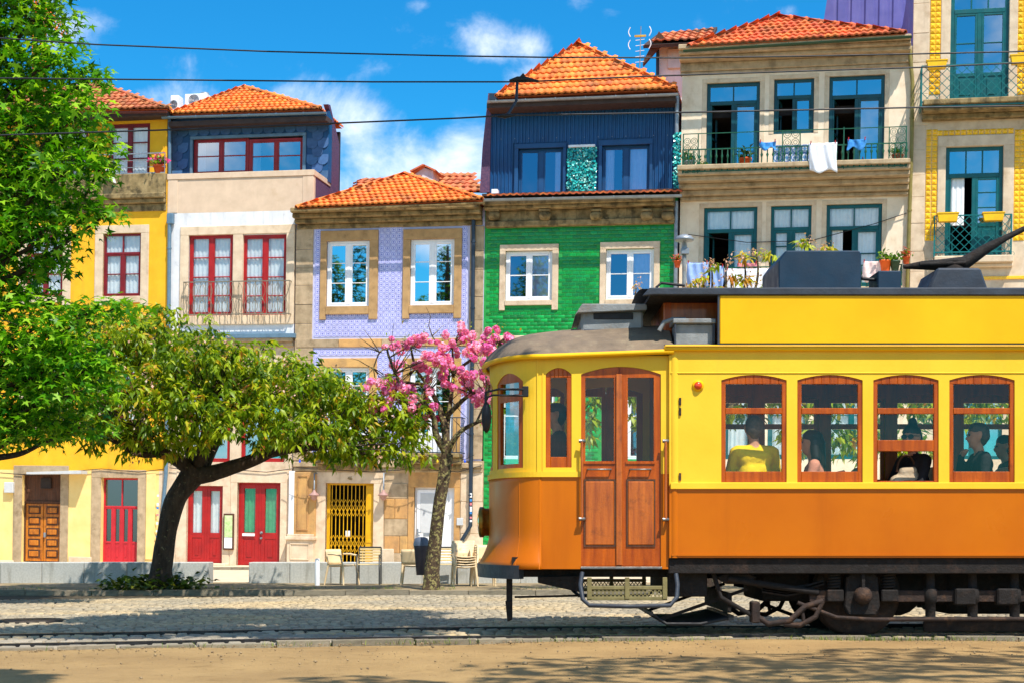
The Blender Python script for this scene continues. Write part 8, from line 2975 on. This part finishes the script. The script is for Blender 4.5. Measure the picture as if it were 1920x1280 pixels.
cloth_thing('bed_sheet', 'pale blue sheet on the lower balcony line by the lamp', (1288, 492, 1328, 535), -.8, cl_, .02, skew=.0, fold=.04)
cloth_thing('shirt', 'pale blue shirt on the lower balcony line', (1331, 499, 1356, 545), -.8, cl_, .01, fold=.04)
cloth_thing('bed_sheet', 'white sheet spread along the lower balcony railing', (1358, 503, 1458, 545), -.8, cw_, .02, fold=.03)
cloth_thing('towel', 'faded red towel behind the white sheet', (1382, 494, 1420, 506), -.72, cr_, .0, fold=.02)
cloth_thing('small_garment', 'pale floral cloth hanging beside the orange pot', (1618, 490, 1652, 527), -.8, cp_, .01, fold=.03)
dP = lambda x, y: depth_of(x, y, -.8)
pot('flower_pot', 'orange pot on the lower balcony next to the floral cloth', 1660, 509, dP(1660, 509), .30, M('orange_pot', C(232, 100, 26), C(212, 84, 20), 6, .6), m_leafg)
pot('flower_pot', 'terracotta pot with pale red flowers beside the olive drainpipe', 1699, 495, dP(1699, 495), .20, m_terra, m_leafg, petals=m_redpet)
pot('flower_pot', 'green planter with bushy light plant between the orange pots', 1678, 508, dP(1678, 508), .27, m_gut_green, m_leafg)
pot('flower_pot', 'small red flower pot hanging beside the street lamp', 1270, 502, dP(1270, 502), .19, m_terra, m_leafg, petals=m_redpet)
dQ = lambda x, y: depth_of(x, y, -.7)
pot('flower_pot', 'bushy potted plant at the corner of the long upper balcony', 1294, 322, dQ(1294, 322), .30, m_grey, m_leafg)
pot('flower_pot', 'little terracotta pot beside the bushy balcony plant', 1312, 321, dQ(1312, 321), .16, m_terra, m_leafg)
pot('flower_pot', 'little terracotta pot at the foot of the open balcony door', 1322, 320, dQ(1322, 320), .14, m_terra, m_leafg)
pot('flower_pot', 'potted climber at the far end of the long upper balcony', 1683, 311, dQ(1683, 311), .30, m_terra, m_leafg)
pot('flower_pot', 'tall potted shrub in front of the first open balcony door', 1397, 320, dQ(1397, 320), .34, m_terra, leafmat('dark_pot_leaf', [(0, C(20, 50, 24)), (1, C(60, 90, 40))], .2))

# ------------------------------------------------------------------ crane beyond the roofs
m_crane = M('crane_orange', C(236, 130, 20), C(214, 110, 14), 3, .5)
CD = 120.0
cb0 = A(60, 900, CD); cb0.z = 0
cr = thing('tower_crane', 'orange lattice tower crane far behind the green tree', 'crane', tuple(cb0), off=tuple(cb0))
mb = MB()
xa, xb2 = A(62, 0, CD).x, A(80, 0, CD).x
w_ = xb2 - xa
zt_ = A(0, -120, CD).z
for (dx, dy) in ((0, 0), (w_, 0), (0, w_), (w_, w_)):
    mb.bar((xa + dx, CD + dy, 0), (xa + dx, CD + dy, zt_), .14)
z = 0.0
k = 0
while z < zt_:
    for (p, q) in (((0, 0), (w_, 0)), ((0, 0), (0, w_)), ((w_, 0), (w_, w_)), ((0, w_), (w_, w_))):
        mb.bar((xa + p[0], CD + p[1], z), (xa + q[0], CD + q[1], z + w_ * 1.3), .08); mb.bar((xa + p[0], CD + p[1], z), (xa + q[0], CD + q[1], z), .07)
    z += w_ * 1.3
mb.build('mast', m_crane, cr)
mb = MB()
p0, p1 = A(74, 24, CD), A(128, 78, CD)
for dz in (0, .9):
    mb.bar(p0 + Vector((0, 0, dz)), p1 + Vector((0, 0, dz)), .12)
for k in range(5):
    mb.bar(p0.lerp(p1, k / 5), p0.lerp(p1, (k + .5) / 5) + Vector((0, 0, .9)), .07); mb.bar(p0.lerp(p1, (k + .5) / 5) + Vector((0, 0, .9)), p0.lerp(p1, (k + 1) / 5), .07)
mb.build('jib', m_crane, cr)

# ------------------------------------------------------------------ small things on the facades
sl = thing('string_lights', 'sagging string of small coloured bulbs along the lilac house', 'string lights', tuple(FW(F(700, 868)[0], -.5, F(700, 868)[1])), tuple(FEUL), off=(F(700, 868)[0], -.5, F(700, 868)[1]))
P = []
for k in range(41):
    x = 545 + k * 8.6
    u, z = F(x, 852 + 14 * abs(sin(k / 40 * pi * 4)), -.55)
    P.append((u, -.55, z))
MB().tube(P, .008, 5).build('cable', m_black, sl)
for k, (i, c) in enumerate(zip(range(2, 40, 3), [(40, 90, 230), (30, 170, 60), (240, 190, 30), (220, 40, 30)] * 4)):
    MB().lathe([(.012, .0), (.014, -.02), (.032, -.05), (.03, -.08), (.001, -.1)], P[i], 10).build('bulb', M('bulb_%d' % (k % 4), C(*c), C(*c), 3, .3), sl)
for (H, pts, nm) in ((H1, [(-20, 884), (60, 890), (120, 884), (190, 878), (260, 884), (312, 878)], 1), (H2, [(318, 876), (380, 884), (440, 880), (500, 884), (548, 878)], 2), (H3, [(556, 876), (620, 880), (700, 884), (780, 878), (860, 884), (904, 872)], 3), (H5, [(1290, 440), (1400, 455), (1520, 452), (1640, 420), (1700, 400)], 4)):
    P = [(F(x, y, -.06)[0], -.06 - .06 * (nm == 3), F(x, y, -.06)[1]) for x, y in pts]
    MB().tube(P, .011, 5).build('facade_cable', m_black, H.r)
for (H, x0, y0, y1, d_) in ((H2, 297, 925, 1040, -.15), (H3, 883, 922, 980, -.17)):
    for k in range(9):
        y = y0 + (y1 - y0) * (k + random.random() * .6) / 9
        u, z = F(x0 - (y - 900) * (.03 if H is H2 else .0), y, d_)
        MB().box(u - .03, u + .03, d_, d_ + .004, z - random.uniform(.02, .05), z + .03).build('sticker', [m_whitef, m_whitef, cb_, cr_][k % 4], H.r)
